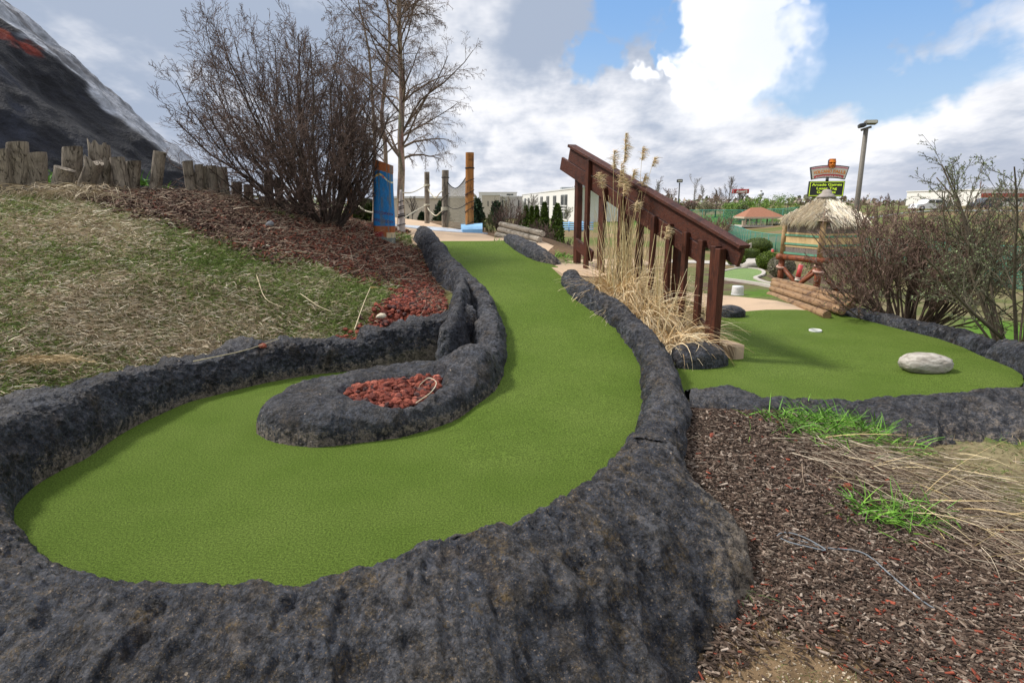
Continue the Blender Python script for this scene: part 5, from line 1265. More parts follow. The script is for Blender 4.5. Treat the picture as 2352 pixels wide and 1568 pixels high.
A, B = np.array((4.4, 279, 0)), np.array((15.6, 153, 0)); Ad = A - (B - A) * .0
c, sz, rt, n = wall_box(A, B, -3.2, 4.95, 40); n = np.array((-1.0, 0, 0))
dW = unit(B - A); nW = np.array((dW[1], -dW[0], 0)); nW = nW if nW[0] < 0 else -nW
mb = MB(); cc = (A + B) / 2 - nW * 6; mb.box((cc[0], cc[1], .9), (np.linalg.norm(B - A), 12, 8.1), np.stack([dW, -nW, (0, 0, 1)], 1)); part('wall', mb, WHT, wb)
mb = MB(); mb.box((cc[0], cc[1], 5.1), (np.linalg.norm(B - A) + .3, 12.3, .3), np.stack([dW, -nW, (0, 0, 1)], 1)); part('parapet', mb, FRM, wb)
for (u0, u1, v0, v1, mid) in [(1242, 1246.5, 452, 497, ()), (1256, 1261, 451, 499, ()), (1271.5, 1277, 450, 502, ()), (1289.5, 1302.5, 448, 502, (1298,)), (1205, 1208, 456, 490, ()), (1213, 1216, 455, 492, ())]:
    a = onwall(u0, v0, A, B); b = onwall(u1, v1, A, B); L_ = np.linalg.norm((b - a)[:2]); ctr = (a + b) / 2 + nW * .05
    mb = MB(); mb.box(ctr, (L_, .3, a[2] - b[2]), np.stack([dW, -nW, (0, 0, 1)], 1)); w_ = part('window', mb, GLS, wb)
    mb = MB(); 
    for vv in (v0 + (v1 - v0) * .46, v0 + (v1 - v0) * .58, v0 + (v1 - v0) * .70):
        zc = onwall((u0 + u1) / 2, vv, A, B)[2]; mb.box((ctr[0] + nW[0] * .15, ctr[1] + nW[1] * .15, zc), (L_, .12, .32), np.stack([dW, -nW, (0, 0, 1)], 1))
    for uu in mid: q = onwall(uu, v0, A, B); mb.box((q[0] + nW[0] * .2, q[1] + nW[1] * .2, ctr[2]), (.5, .12, a[2] - b[2]), np.stack([dW, -nW, (0, 0, 1)], 1))
    part('frame', mb, FRM, w_)
# the end wall that turns right behind the railing
for (u0, u1) in [(1320, 1324)]:
    q = B + (.35 * (u0 - 1317), .0, 0); mb = MB(); mb.box((B[0] + 1.0, B[1] - .1, -.2), (.9, .2, 6.2)); part('window', mb, GLS, wb)
for (u, w_, z) in [(1284, 5, 5.6), (1331, 4, 5.7)]:
    q = onwall(u, 440, A, B); mb = MB(); mb.box((q[0] + 4, q[1], 5.5), (7, 6, .7)); part('roof_unit', mb, ROOFM, wb)
def simple_building(name, label, u0, u1, vt, Y, zb, mat, depth=25, wins=(), top=None):
    a, b = PY(u0, vt, Y), PY(u1, vt, Y); t = thing(name, label, 'building', ((a[0] + b[0]) / 2, Y, zb)); mb = MB(); mb.box(((a[0] + b[0]) / 2, Y + depth / 2, (a[2] + zb) / 2), (b[0] - a[0], depth, a[2] - zb)); part('wall', mb, mat, t)
    mb = MB(); mb.box(((a[0] + b[0]) / 2, Y + depth / 2, a[2] + .1), (b[0] - a[0] + .4, depth + .4, .3)); part('parapet', mb, top or FRM, t)
    for (x0, x1, v0, v1) in wins:
        p, q = PY(x0, v0, Y), PY(x1, v1, Y); mb = MB(); mb.box(((p[0] + q[0]) / 2, Y - .03, (p[2] + q[2]) / 2), (q[0] - p[0], .16, p[2] - q[2])); part('window', mb, GLS, t)
    return t
simple_building('beige_building', 'long low beige building seen beyond the path and the rope fence', 860, 1062, 455, 88, -3, BEI, 20, [(934.5, 939.5, 492, 503), (1000, 1003, 470, 480)])
simple_building('beige_building', 'beige two-storey block with dark windows right of the tall orange-brown post', 1107, 1147, 448, 205, -3.5, BEI, 30, [(1149 - 4, 1146.4, 460, 478), (1120, 1122, 462, 474), (1130, 1132, 462, 474)])
simple_building('white_building', 'bright white block rising behind the beige blocks', 1100, 1187, 442.5, 250, -4, WHT, 30, [(1164, 1179, 445.5, 448.5)])
simple_building('grey_building', 'pale grey stepped block with slim windows between the beige and the long white building', 1146, 1200, 452, 215, -3.5, noisy('grey_render', (.47, .45, .42, 1), (.54, .52, .49, 1), 3, .8), 25, [(1153, 1156, 459, 478), (1162, 1163.5, 460, 476), (1190, 1193, 460, 480)])
st_b = simple_building('store_building', 'white store with a red band far beyond the shrubs at the right edge', 2255, 2500, 436, 160, .2, WHT, 30, [(2275 + 30 * k, 2295 + 30 * k, 456, 463) for k in range(7)])
a, b = PY(2255, 444, 160), PY(2500, 453, 160); mb = MB(); mb.box(((a[0] + b[0]) / 2, 159.8, (a[2] + b[2]) / 2), (b[0] - a[0], .3, a[2] - b[2])); part('red_band', mb, plain('red_band', (.40, .07, .05, 1)), st_b)
# small trees by the buildings
def bare_tree(u, v, w, h, label, seed, Y, col=(.13, .11, .10), mr=None, blossom=None, name='bare_tree', group='bare trees in the distance'):
    rg = np.random.default_rng(seed); b = PY(u, v, Y); sc = Y * CP / F; H, W = h * sc, w * sc; t = thing(name, label, 'tree', b, group)
    mr = mr or .22 * sc; tp = np.stack([np.cumsum(rg.normal(0, .006 * H, 8)), np.zeros(8), np.linspace(-.02, .62, 8) * H], -1) + b
    mb = MB(); mb.tube(tp, np.linspace(.022, .010, 8) * H, 8, col); part('trunk', mb, M['bark'], t, True)
    n = 16; i = rg.integers(2, 8, n); az = rg.uniform(0, 6.28, n); e = rg.uniform(.6, 1.35, n); d = np.stack([np.sin(az) * np.cos(e), np.cos(az) * np.cos(e), np.sin(e)], -1)
    pts, rd = spread(tp[i], d, H * rg.uniform(.35, .55, n), np.full(n, .009 * H), 7, .12, .05, rg, .3); mb = MB()
    def lim(q): k = (np.abs(q[:, -1, 0] - b[0]) < W / 2) & (q[:, -1, 2] < b[2] + H); return k
    k = lim(pts); pts, rd = pts[k], rd[k]; tubes(mb, pts, rd, 4, col, .15, rg)
    a, r_ = pts, rd
    for m_, Lr in ((7, .5), (5, .5)):
        a, r_ = children(a, r_, m_, .15, .98, .5, Lr, .6, 5, .12, .05, rg); k = lim(a); a, r_ = a[k], np.maximum(r_[k], mr); tubes(mb, a, r_, 3, col, .2, rg)
    part('limbs', mb, M['bark'], t, True)
    if blossom:
        mb = MB(); k = a[rg.random(len(a)) < .8][:, -1]; leaves(mb, k, 1.6 * sc, palette(blossom, len(k), .12, rg=rg), rg, .8); part('blossom', mb, M['leafm'], t)
bare_tree(947, 506, 34, 56, 'slim bare tree in front of the long beige building', 1, 70)
bare_tree(1223, 505, 34, 60, 'bare tree standing against the left end of the long white building', 2, 60, (.20, .18, .16))
bare_tree(1304, 513, 24, 38, 'small white-blossomed tree in front of the windows of the white building', 3, 60, (.2, .18, .15), None, [(.50, .52, .40), (.40, .44, .30)], 'blossom_tree', None)
bare_tree(1322, 470, 34, 45, 'bare crown rising behind the roof of the white building', 4, 210, (.16, .14, .14))
bare_tree(1165, 505, 30, 58, 'pale leafless tree before the grey stepped block', 5, 75, (.24, .22, .17), None, [(.34, .33, .20)])
bare_tree(1672, 480, 60, 74, 'tallest bare tree, standing left of the red sign', 6, 170, (.17, .15, .14))
bare_tree(1703, 486, 56, 58, 'wide bare tree directly behind the red sign', 7, 172, (.18, .165, .155))
bare_tree(1510, 480, 22, 74, 'bare tree showing above the handrail beside the pampas plumes', 8, 150, (.2, .17, .16))
bare_tree(1535, 482, 40, 52, 'reddish bare tree left of the far lamp pole', 9, 140, (.2, .13, .12))
bare_tree(1594, 476, 20, 78, 'faint thin bare tree behind the round soda sign', 10, 215, (.26, .25, .25))
bare_tree(1611, 476, 16, 52, 'faint slender sapling right of the round soda sign', 11, 215, (.26, .25, .25))
bare_tree(1646, 478, 26, 46, 'bare tree above the rounded brown trees', 12, 165, (.17, .14, .13))

def leafy(u, v, w, h, label, seed, Y, cols, n=2600, lf=2.4, name='leafy_tree', group='green trees behind the pavilion', clumps=70):
    rg = np.random.default_rng(seed); b = PY(u, v, Y); sc = Y * CP / F; W, H = w * sc, h * sc; t = thing(name, label, 'tree', b, group)
    mb = MB(); mb.lathe(b, [(W * .03, -.5), (W * .022, H * .4), (W * .01, H * .8)], 8, (.08, .06, .05)); part('trunk', mb, M['bark'], t, True)
    mb = MB(); blob_leaves(mb, b + (0, 0, H * .52), (W / 2, W / 2, H * .5), n, lf * sc, cols, rg, clumps, .5); part('crown', mb, M['leafm'], t)
GRN = [(.16, .26, .045), (.21, .31, .055), (.11, .19, .035)]; BRN = [(.20, .13, .105), (.25, .165, .13), (.15, .105, .085)]
for i, (u, v, w, h, lb) in enumerate([(1680, 508, 52, 44, 'light green tree at the left end of the green row, sloping to the ground'), (1708, 508, 52, 52, 'light green tree behind the left end of the pavilion roof'), (1741, 508, 50, 52, 'light green tree behind the ridge of the pavilion roof'), (1775, 510, 54, 60, 'tallest green tree, behind the right part of the pavilion'), (1806, 510, 60, 62, 'broad green tree between the pavilion and the thatched hut')]):
    leafy(u, v, w, h, lb, 80 + i, 128 + 2 * i, GRN)
leafy(1707, 514, 40, 40, 'dark olive tree in front of the light green ones, left of the pavilion', 90, 122, [(.05, .065, .018), (.09, .10, .03)], name='leafy_tree')
for i, (u, v, w, h, lb) in enumerate([(1643, 494, 62, 46, 'rounded reddish-brown leafless tree, biggest of the brown ones'), (1585, 486, 30, 24, 'small dark brown round tree below the soda sign'), (1620, 490, 40, 26, 'pale brown low tree between the two darker brown ones')]):
    leafy(u, v, w, h, lb, 95 + i, 150, BRN if i != 2 else [(.30, .26, .18), (.22, .21, .12)], name='brown_tree', group='leafless brown trees on the hill', lf=1.8, n=3000)
# far woods that close the horizon
def woods():
    rg = np.random.default_rng(5); mb = MB(); n = 16000; az = rg.uniform(R(-55), R(62), n); r = rg.uniform(330, 430, n) ; hh = 6 + 3.5 * fbm(np.stack([az * 30, az * 0, az * 0], -1), 1, 3)
    q = np.stack([r * np.sin(az), r * np.cos(az), rg.random(n) ** 1.3 * hh - 2.5], -1)
    leaves(mb, q, rg.uniform(1.2, 3.2, n), palette([(.20, .155, .12), (.17, .17, .10), (.26, .20, .16), (.15, .19, .08)], n, .2, rg=rg), rg, .8)
    solo('distant_woods', mb, M['leafm'], (0, 380, 0), kind='stuff', label='thin line of bare brown woods along the horizon', cat='woods')
woods()
def brush():
    rg = np.random.default_rng(15); mb = MB(); n = 9000; u = rg.uniform(1860, 2352, n); Y = rg.uniform(20, 34, n); x = (u - 1176) / F * Y * CP
    hh = .5 + .35 * fbm(np.stack([x * .5, Y * .5, 0 * x], -1), 1, 3); z = gz(x, Y) + rg.random(n) * hh
    leaves(mb, np.stack([x, Y, z], -1), rg.uniform(.05, .16, n), palette([(.22, .15, .085), (.13, .15, .04), (.17, .11, .07), (.09, .12, .03)], n, .2, rg=rg), rg, .4, .8)
    solo('rough_brush', mb, M['leafm'], (20, 27, 0), kind='stuff', label='low rough brush and dry weeds on the bank behind the bare shrubs', cat='brush')
brush()

# ------------------------------------------------------------------ lamps, signs, tower
PG = plain('pole_grey', (.17, .155, .13, 1), .6); DK = plain('dark_metal', (.035, .037, .04, 1), .5)
def lamp1():
    b = PY(1962, 560, 35); t = thing('lamp_pole', 'tall grey pole with two floodlights, behind the thatched hut on the right', 'lamp pole', b); top = PY(1990, 290, 35); top[1] = 35
    mb = MB(); s = 35 * CP / F; a = PY(1972, 470, 35); foot = b.copy(); foot[0] = top[0] - .0; foot[2] = g1(foot[0], 35) - .1; q = np.array((top[0], 35, foot[2]))
    mb.tube([q, (top[0], 35, top[2] - .15)], [.15, .12], 12); part('pole', mb, PG, t, True)
    mb = MB(); mb.box((top[0], 35, top[2] - .12), (.55, .10, .12), Matrix.Rotation(R(-18), 3, 'Y')); part('bracket', mb, PG, t)
    for dx, yaw, mat in ((-.30, R(70), DK), (.16, R(-8), PG)):
        rot = np.array(Matrix.Rotation(yaw, 3, 'Z') @ Matrix.Rotation(R(-10), 3, 'X'))
        mb = MB(); c = np.array((top[0] + dx, 34.9, top[2] + (.18 if dx > 0 else .02))); mb.box(c, (.62, .34, .20), rot, bev=.04); mb.beam(c - (0, 0, .32), c, .05, .05); l_ = part('floodlight', mb, mat, t)
        mb = MB(); mb.box(c + rot @ np.array((0, -.175, -.01)), (.52, .02, .13), rot); part('lens', mb, plain('lamp_lens', (.50, .50, .42, 1), .3), l_)
lamp1()
def lamp2():
    x0 = PY(1560.5, 476, 100); t = thing('lamp_pole', 'thin dark lamp pole with one square head above the handrail', 'lamp pole', (x0[0], 100, g1(x0[0], 100))); top = PY(1561, 420, 100)
    mb = MB(); mb.tube([(top[0], 100, g1(top[0], 100) - .2), top], [.14, .10], 8); part('pole', mb, DK, t, True)
    mb = MB(); mb.box(top + (0, 0, .30), (.88, .5, .5), bev=.08); h_ = part('floodlight', mb, DK, t); mb = MB(); mb.box(top + (0, -.26, .30), (.64, .02, .26)); part('lens', mb, plain('lamp_lens', (.50, .50, .42, 1), .3), h_)
lamp2()
def text_mesh(s, size, depth, shear=0.0, bold=0.0, spacing=1.0):
    cu = bpy.data.curves.new('lettering', 'FONT'); cu.body = s; cu.size = size; cu.extrude = depth; cu.align_x = 'CENTER'; cu.align_y = 'CENTER'; cu.shear = shear; cu.offset = bold; cu.space_character = spacing
    o = bpy.data.objects.new('lettering', cu); COL.objects.link(o); bpy.context.view_layer.update()
    me = bpy.data.meshes.new_from_object(o.evaluated_get(bpy.context.evaluated_depsgraph_get())); bpy.data.objects.remove(o); return me
def put_text(s, c, size, xdir, mat, parent, name='lettering', sx=1.0, depth=.01, warp_=None, **kw):
    """lettering upright at c, running along xdir"""
    me = text_mesh(s, size, depth, **kw); n = len(me.vertices); co = np.empty(n * 3); me.vertices.foreach_get('co', co); co = co.reshape(-1, 3)
    w = co[:, 0].max() - co[:, 0].min(); sxx = sx / w if sx else 1.0
    x = co[:, 0] * sxx; y = co[:, 1]
    if warp_ is not None: y = warp_(x, y)
    xd = unit(np.array(xdir, float)); nd = np.array((xd[1], -xd[0], 0)); nd = nd if nd[1] < 0 else -nd
    V = np.array(c)[None] + x[:, None] * xd + y[:, None] * np.array((0, 0, 1.)) + co[:, 2:3] * nd
    me.vertices.foreach_set('co', (V - ROOT[parent.name]).ravel()); me.update(); return part(name, me, mat, parent)
def park_sign():
    Y = 70; sc = Y * CP / F; bx = PY(1900, 480, Y); xd = unit(np.array((math.cos(R(17)), -math.sin(R(17)), 0))); nd = np.array((-xd[1], xd[0], 0)) * -1; nd = nd if nd[1] < 0 else -nd
    org = PY(1902, 415, Y); gzz = g1(org[0], Y); t = thing('park_sign', 'roadside pylon sign with a curved name panel over a black message board', 'sign', (org[0], Y, gzz))
    rt = np.stack([xd, -nd, (0, 0, 1)], 1)
    def W(x, z, d=0.0): return org + xd * (x * sc / math.cos(R(17))) + np.array((0, 0, z * sc)) + nd * d
    mb = MB(); mb.tube([(org[0], Y, gzz - .3), W(0, -34)], .22, 12); mb.tube([W(-2, -1), W(-2, 6)], .16, 10); part('pole', mb, DK, t, True)
    def panel(z0, z1, xl0, xr0, xl1, xr1, arc, th, off, name, mat, k=24):
        s = np.linspace(0, 1, k); lo = np.array([W(xl0 + (xr0 - xl0) * a, z0 + arc * 4 * a * (1 - a), off) for a in s]); hi = np.array([W(xl1 + (xr1 - xl1) * a, z1 + arc * 4 * a * (1 - a), off) for a in s])
        b = -nd * th; Gd = np.stack([lo, hi, hi + b, lo + b, lo]); mb = MB(); mb.grid(np.transpose(Gd, (1, 0, 2))); e = np.stack([lo[0], hi[0], hi[0] + b, lo[0] + b]); mb.add(e, [np.arange(4)]); mb.add(np.stack([lo[-1], hi[-1], hi[-1] + b, lo[-1] + b]), [np.arange(4)]); return mb
    cab = part('name_panel', panel(2, 30, -33, 33, -38, 39, 4.2, .55, 0, '', None), DK, t)
    part('panel_face', panel(3.6, 28.2, -31.5, 31.5, -36, 37, 4.2, .03, .045, '', None), plain('cream_face', (.66, .64, .55, 1), .4), cab)
    part('pink_border', panel(24.6, 27.6, -35, 36, -35.6, 36.4, 4.2, .03, .06, '', None), noisy('pink_border', (.62, .30, .32, 1), (.50, .16, .24, 1), 9, .5), cab)
    part('red_ribbon', panel(5.2, 10.5, -28.5, 28.5, -29.5, 30, 4.2, .03, .06, '', None), plain('ribbon_red', (.50, .07, .07, 1), .4), cab)
    arc = lambda hw: (lambda x, y: y + (4.2 * sc) * (1 - (x / (36 * sc)) ** 2))
    put_text('VOLCANO', W(-12.5, 16.6, .09), 9.6 * sc, xd, plain('sign_orange', (.80, .26, .03, 1), .4), cab, sx=38 * sc, bold=.012, warp_=lambda x, y: y + 4.2 * sc * (1 - ((x / sc - 12.5) / 36) ** 2) - .6 * sc)
    put_text('FALLS', W(20, 16.6, .09), 9.6 * sc, xd, plain('sign_orange', (.80, .26, .03, 1), .4), cab, sx=25 * sc, bold=.012, warp_=lambda x, y: y + 4.2 * sc * (1 - ((x / sc + 20) / 36) ** 2) - .6 * sc)
    put_text('ADVENTURE PARK', W(0, 7.4, .09), 4.9 * sc, xd, plain('sign_white', (.85, .80, .80, 1), .4), cab, sx=54 * sc, warp_=lambda x, y: y + 4.2 * sc * (1 - (x / (33 * sc)) ** 2) - .1)
    brd = part('message_board', panel(-35, -1, -38, 33, -37, 34, 0, .55, 0, '', None), DK, t)
    YG = plain('board_yellow_green', (.55, .75, .05, 1), .4, emit=.55)
    for (a, b) in (((-34.6, -3.2), (32, -3.2)), ((-35.6, -33.2), (31.2, -33.2)), ((-35.2, -33.4), (-34.5, -3.1)), ((31.2, -33.4), (32, -3.1))):
        mb = MB(); mb.beam(W(*a, .05), W(*b, .05), .05, .85 * sc, nd); part('board_trim', mb, YG, brd)
    put_text('Arcade Games', W(-1.5, -9.2, .06), 7.6 * sc, xd, YG, brd, sx=62 * sc, bold=.005)
    put_text('Laser Tag', W(-1.5, -17.2, .06), 7.6 * sc, xd, YG, brd, sx=42 * sc, bold=.005)
    put_text('Go Karts', W(-1.5, -25.6, .06), 7.6 * sc, xd, YG, brd, sx=39 * sc, bold=.005)
    # carved mask on top
    k = 46; s = np.linspace(0, 1, k); aa = np.linspace(-1, 1, 40); S_, A_ = np.meshgrid(s, aa, indexing='ij'); wd = (6.4 + .9 * np.sin(S_ * 3.0 + .3)) * (1 - .25 * sstep(.25, 0, S_))
    x = 4.2 + A_ * wd; z = 27.5 + S_ * 20; dep = .25 * np.sqrt(np.clip(1 - A_ ** 2, 0, 1)) + .16 * np.exp(-((S_ - .66) / .05) ** 2) + .22 * np.exp(-(A_ / .17) ** 2) * sstep(.66, .40, S_) * sstep(.33, .38, S_) - .16 * np.exp(-(((np.abs(A_) - .42) / .2) ** 2 + ((S_ - .57) / .045) ** 2)) - .18 * np.exp(-((A_ / .5) ** 4 + ((S_ - .20) / .035) ** 2)) + .10 * np.exp(-((A_ / .6) ** 4 + ((S_ - .25) / .03) ** 2))
    V = np.array([[W(x[i, j], z[i, j], .12 + dep[i, j]) for j in range(40)] for i in range(k)]); low = sstep(.05, .30, dep)[..., None]
    C = np.array((.22, .035, .008)) * (1 - low) + np.array((.62, .20, .02)) * low; C = C * (.8 + .5 * S_[..., None]); mb = MB(); mb.grid(V, np.clip(C, .01, 1).reshape(-1, 3)); mk = part('mask_face', mb, M['leafm'], t, True)
    mb = MB(); mb.box(W(3.4, 37.5, -.22), (13.6 * sc, .60, 20.5 * sc), rt, bev=.12); part('mask_block', mb, DK, t)
park_sign()
def red_sign():
    Y = 150; c = PY(1701, 439.5, Y); sc = Y * CP / F; t = thing('store_sign', 'long red rectangular sign with white slanted script in front of the bare trees', 'sign', (c[0], Y, g1(c[0], Y))); xd = unit(np.array((1, -.25, 0)))
    rt = np.stack([xd, (-xd[1], xd[0], 0), (0, 0, 1)], 1); mb = MB(); mb.tube([(c[0], Y, g1(c[0], Y)), c], .3, 10); part('pole', mb, PG, t, True)
    mb = MB(); mb.box(c, (36 * sc, 1.0, 9.6 * sc), rt, bev=.1); f = part('panel', mb, plain('sign_red', (.42, .03, .03, 1), .4), t)
    mb = MB(); mb.box(c - xd * 16.4 * sc + np.array((-.05, -.55, 0)), (.5 * sc, .1, 8.6 * sc), rt); part('panel_seam', mb, FRM, f)
    wm = plain('script_white', (.80, .76, .72, 1), .4); put_text("Rosati's", c + np.array((0, -.62, -.05)) , 8.2 * sc, xd, wm, f, sx=25 * sc, shear=.45, bold=.03)
red_sign()
def soda_sign():
    Y = 180; c = PY(1588.5, 466, Y); sc = Y * CP / F; t = thing('round_sign', 'round red white and blue disc sign on a thin pale pole', 'sign', (c[0], Y, g1(c[0], Y)))
    r = 5.2 * sc; mb = MB(); mb.tube([(c[0] + .1, Y, g1(c[0], Y)), c - (-.1, 0, r * .8)], .13, 8, (.5, .48, .4)); part('pole', mb, plain('pale_pole', (.50, .48, .40, 1)), t, True)
    mb = MB(); mb.cyl(c + (0, .3, 0), c, r, r, 40); d_ = part('disc', mb, plain('disc_white', (.75, .77, .80, 1), .4), t)
    for sg, colr, nm in ((1, (.45, .05, .06, 1), 'red_cap'), (-1, (.10, .20, .42, 1), 'blue_cap')):
        a = np.linspace(0, math.pi, 24); arc_ = np.stack([r * .95 * np.cos(a), r * .95 * np.sin(a) * sg], -1); arc_ = arc_[np.abs(arc_[:, 1]) > r * .28]
        x = np.linspace(arc_[-1, 0], arc_[0, 0], 14); wave = np.stack([x, sg * r * .26 + r * .08 * np.sin(x / r * 3)], -1); pl = np.concatenate([arc_, wave]); V = np.stack([pl[:, 0] + c[0], np.full(len(pl), c[1] - .05), pl[:, 1] + c[2]], -1)
        if nm == 'blue_cap': V[:, 2] = np.where(V[:, 2] > c[2] - .3 * r, V[:, 2] - .22 * r, V[:, 2])
        V2 = V + (0, -.08, 0); n = len(V); mb = MB(); mb.add(np.concatenate([V, V2]), [np.arange(n) + n, np.array([(i, (i + 1) % n, (i + 1) % n + n, i + n) for i in range(n)])]); part(nm, mb, plain(nm, colr, .4), d_)
soda_sign()
def tower():
    Y = 800; c = PY(1748, 446, Y); sc = Y * CP / F; t = thing('water_tower', 'distant white ball-shaped water tower on a thin stem above the green trees', 'water tower', (c[0], Y, 0)); r = 6.4 * sc; m = plain('tower_white', (.60, .63, .66, 1), .5)
    a = np.linspace(-math.pi / 2, math.pi / 2, 20); mb = MB(); mb.lathe(c, [(max(.02, r * math.cos(x)), r * .85 * math.sin(x)) for x in a], 28); tk = part('tank', mb, m, t, True)
    mb = MB(); mb.lathe((c[0], Y, 0), [(2.6, 0), (1.0, 3), (.8, c[2] - r * 1.2), (1.8, c[2] - r * .75)], 14); part('stem', mb, m, t, True)
    mb = MB(); mb.lathe(c + (0, 0, r * .85), [(1.3, 0), (1.3, 1.2), (.3, 1.6)], 12); part('vent', mb, PG, tk); 
    mb = MB(); mb.box(c + (1.0, -r * .96, .2), (1.8, .3, 1.7)); part('emblem', mb, plain('emblem_grey', (.12, .14, .2, 1)), tk)
tower()

# ------------------------------------------------------------------ pavilion with picnic tables
def pavilion():
    Y = 108; b = PY(1757, 519, Y); sc = Y * CP / F; z0 = b[2]; t = thing('pavilion', 'open picnic pavilion with a brown hipped roof on pale posts', 'pavilion', b)
    W, D_ = 98 * sc, 5.5; ze = PY(1757, 499, Y)[2]; zt = PY(1757, 477, Y)[2]; x0, x1 = b[0] - W / 2, b[0] + W / 2; xr0, xr1 = PY(1740, 477, Y)[0], PY(1767, 477, Y)[0]
    V = np.array([(x0, Y, ze), (x1, Y, ze), (x1, Y + D_, ze), (x0, Y + D_, ze), (xr0, Y + D_ / 2, zt), (xr1, Y + D_ / 2, zt)]); mb = MB().add(V, [np.array([(0, 1, 5, 4), (2, 3, 4, 5)]), np.array([(1, 2, 5), (3, 0, 4)]), np.array([(3, 2, 1, 0)])])
    rf = part('roof', mb, noisy('brown_shingle', (.28, .125, .075, 1), (.34, .16, .10, 1), 6, .9), t)
    mb = MB(); mb.box(((x0 + x1) / 2, Y, ze - .1), (W + .1, .12, .32)); mb.box((x0, Y + D_ / 2, ze - .1), (.12, D_, .32)); mb.box((x1, Y + D_ / 2, ze - .1), (.12, D_, .32)); part('fascia', mb, plain('fascia_cream', (.50, .42, .32, 1)), rf)
    pm = plain('post_cream', (.46, .41, .30, 1)); pmd = plain('post_dark', (.07, .05, .04, 1))
    for u in (1714, 1723, 1749, 1775.5, 1801.5):
        x = PY(u, 510, Y)[0]; mb = MB(); mb.box((x, Y + .3, (z0 + ze) / 2), (.17, .17, ze - z0)); part('post', mb, pm, t)
    for u in (1740, 1765, 1790):
        x = PY(u, 510, Y)[0]; mb = MB(); mb.box((x, Y + D_ - .3, (z0 + ze) / 2), (.17, .17, ze - z0)); part('post', mb, pmd, t)
    mb = MB(); mb.box(((x0 + x1) / 2, Y + D_ / 2, z0 - .08), (W + 1, D_ + 1, .2)); part('floor_slab', mb, M['gconcrete'], t)
    x = PY(1709, 515, Y)[0]; mb = MB(); mb.box((x, Y + .2, z0 + .42), (.55, .5, .84), bev=.05); mb.box((x, Y + .2, z0 + .87), (.6, .55, .08), bev=.02); solo('litter_bin', mb, plain('bin_tan', (.42, .34, .25, 1)), (x, Y + .2, z0), 'square tan litter bin beside the left posts of the pavilion', 'bin')
    wp = plain('table_white', (.72, .74, .76, 1), .4); bp_ = plain('table_blue', (.25, .45, .58, 1), .4)
    for i, (u, m_, lb) in enumerate([(1727, wp, 'white picnic table with attached benches, leftmost under the pavilion'), (1752, wp, 'white picnic table with attached benches, middle one under the pavilion'), (1785, bp_, 'picnic table with a blue top, rightmost under the pavilion')]):
        x = PY(u, 515, Y)[0]; c = np.array((x, Y + 1.6, z0 + .02)); pt = thing('picnic_table', lb, 'table', c, 'picnic tables under the pavilion')
        mb = MB(); mb.box(c + (0, 0, .74), (1.7, .75, .06), bev=.02); part('table_top', mb, m_, pt)
        for s in (-1, 1):
            mb = MB(); mb.box(c + (0, .62 * s, .44), (1.7, .26, .05), bev=.015); part('bench', mb, wp, pt)
            mb = MB(); mb.beam(c + (.6 * s, -.6, 0), c + (.6 * s, .25, .74), .07, .07); mb.beam(c + (.6 * s, .6, 0), c + (.6 * s, -.25, .74), .07, .07); mb.beam(c + (.6 * s, -.72, .42), c + (.6 * s, .72, .42), .06, .06); part('leg_frame', mb, wp, pt)
pavilion()

# ------------------------------------------------------------------ fences
def mesh_mat(name, col, d=.5):
    m, N, b = bsdf(name); b.inputs['Base Color'].default_value = col; b.inputs['Roughness'].default_value = .6
    co = N.n('ShaderNodeNewGeometry').outputs['Position']; s = N.n('ShaderNodeSeparateXYZ', ins={0: co}); a = N.m('ADD', s.outputs[0], s.outputs[1])
    def ln(e): return N.m('LESS_THAN', N.m('FRACT', N.m('MULTIPLY', e, 9.0)), d)
    k = N.m('MAXIMUM', ln(N.m('ADD', a, s.outputs[2])), ln(N.m('SUBTRACT', a, s.outputs[2])))
    N.t.links.new(k, b.inputs['Alpha']); return m
def chain_fence(pts, h, label, col, sp, r, wide=1.0, d=.42):
    pts = crom(np.array(pts), step=1.5); pts[:, 2] = G(pts[:, 0], pts[:, 1]); t = thing('chain_fence', label, 'fence', pts[len(pts) // 2]); m = plain('fence_green', col, .5)
    mb = MB(); tp = pts + (0, 0, h); mb.grid(np.stack([pts + (0, 0, .02), tp])); part('mesh', mb, mesh_mat('fence_mesh', col, d), t)
    mb = MB(); mb.tube(tp, r * .8, 6); part('top_rail', mb, plain('rail_pale', tuple(min(1, c * 1.5) for c in col[:3]) + (1,), .5), t, True)
    L_ = np.r_[0, np.cumsum(np.linalg.norm(np.diff(pts, axis=0), axis=1))]; k = int(L_[-1] / sp)
    for i in range(min(k + 1, 60)):
        q = np.array([np.interp(i * sp, L_, pts[:, j]) for j in range(3)]); mb = MB(); mb.cyl(q - (0, 0, .2), q + (0, 0, h), r, sides=6); part('post', mb, m, t, True)
FG = (.035, .20, .16, 1)
chain_fence([GR(1668, 531, 20), GR(1690, 545, 20), GR(1718, 562, 20), GR(1752, 572, 20), GR(1803, 582, 20), GR(1900, 598, 20), GR(2060, 625, 15), GR(2352, 668, 12)], 1.35, 'long teal chain-link fence curving down the bank behind the clipped hedges', FG, 2.4, .035, d=.32)
chain_fence([GR(1560, 512, 50), GR(1640, 513, 50), GR(1700, 515, 50), GR(1760, 514, 60), GR(1830, 513, 60)], 2.6, 'far teal chain-link fence running straight behind the pavilion', FG, 5, .06, d=.17)
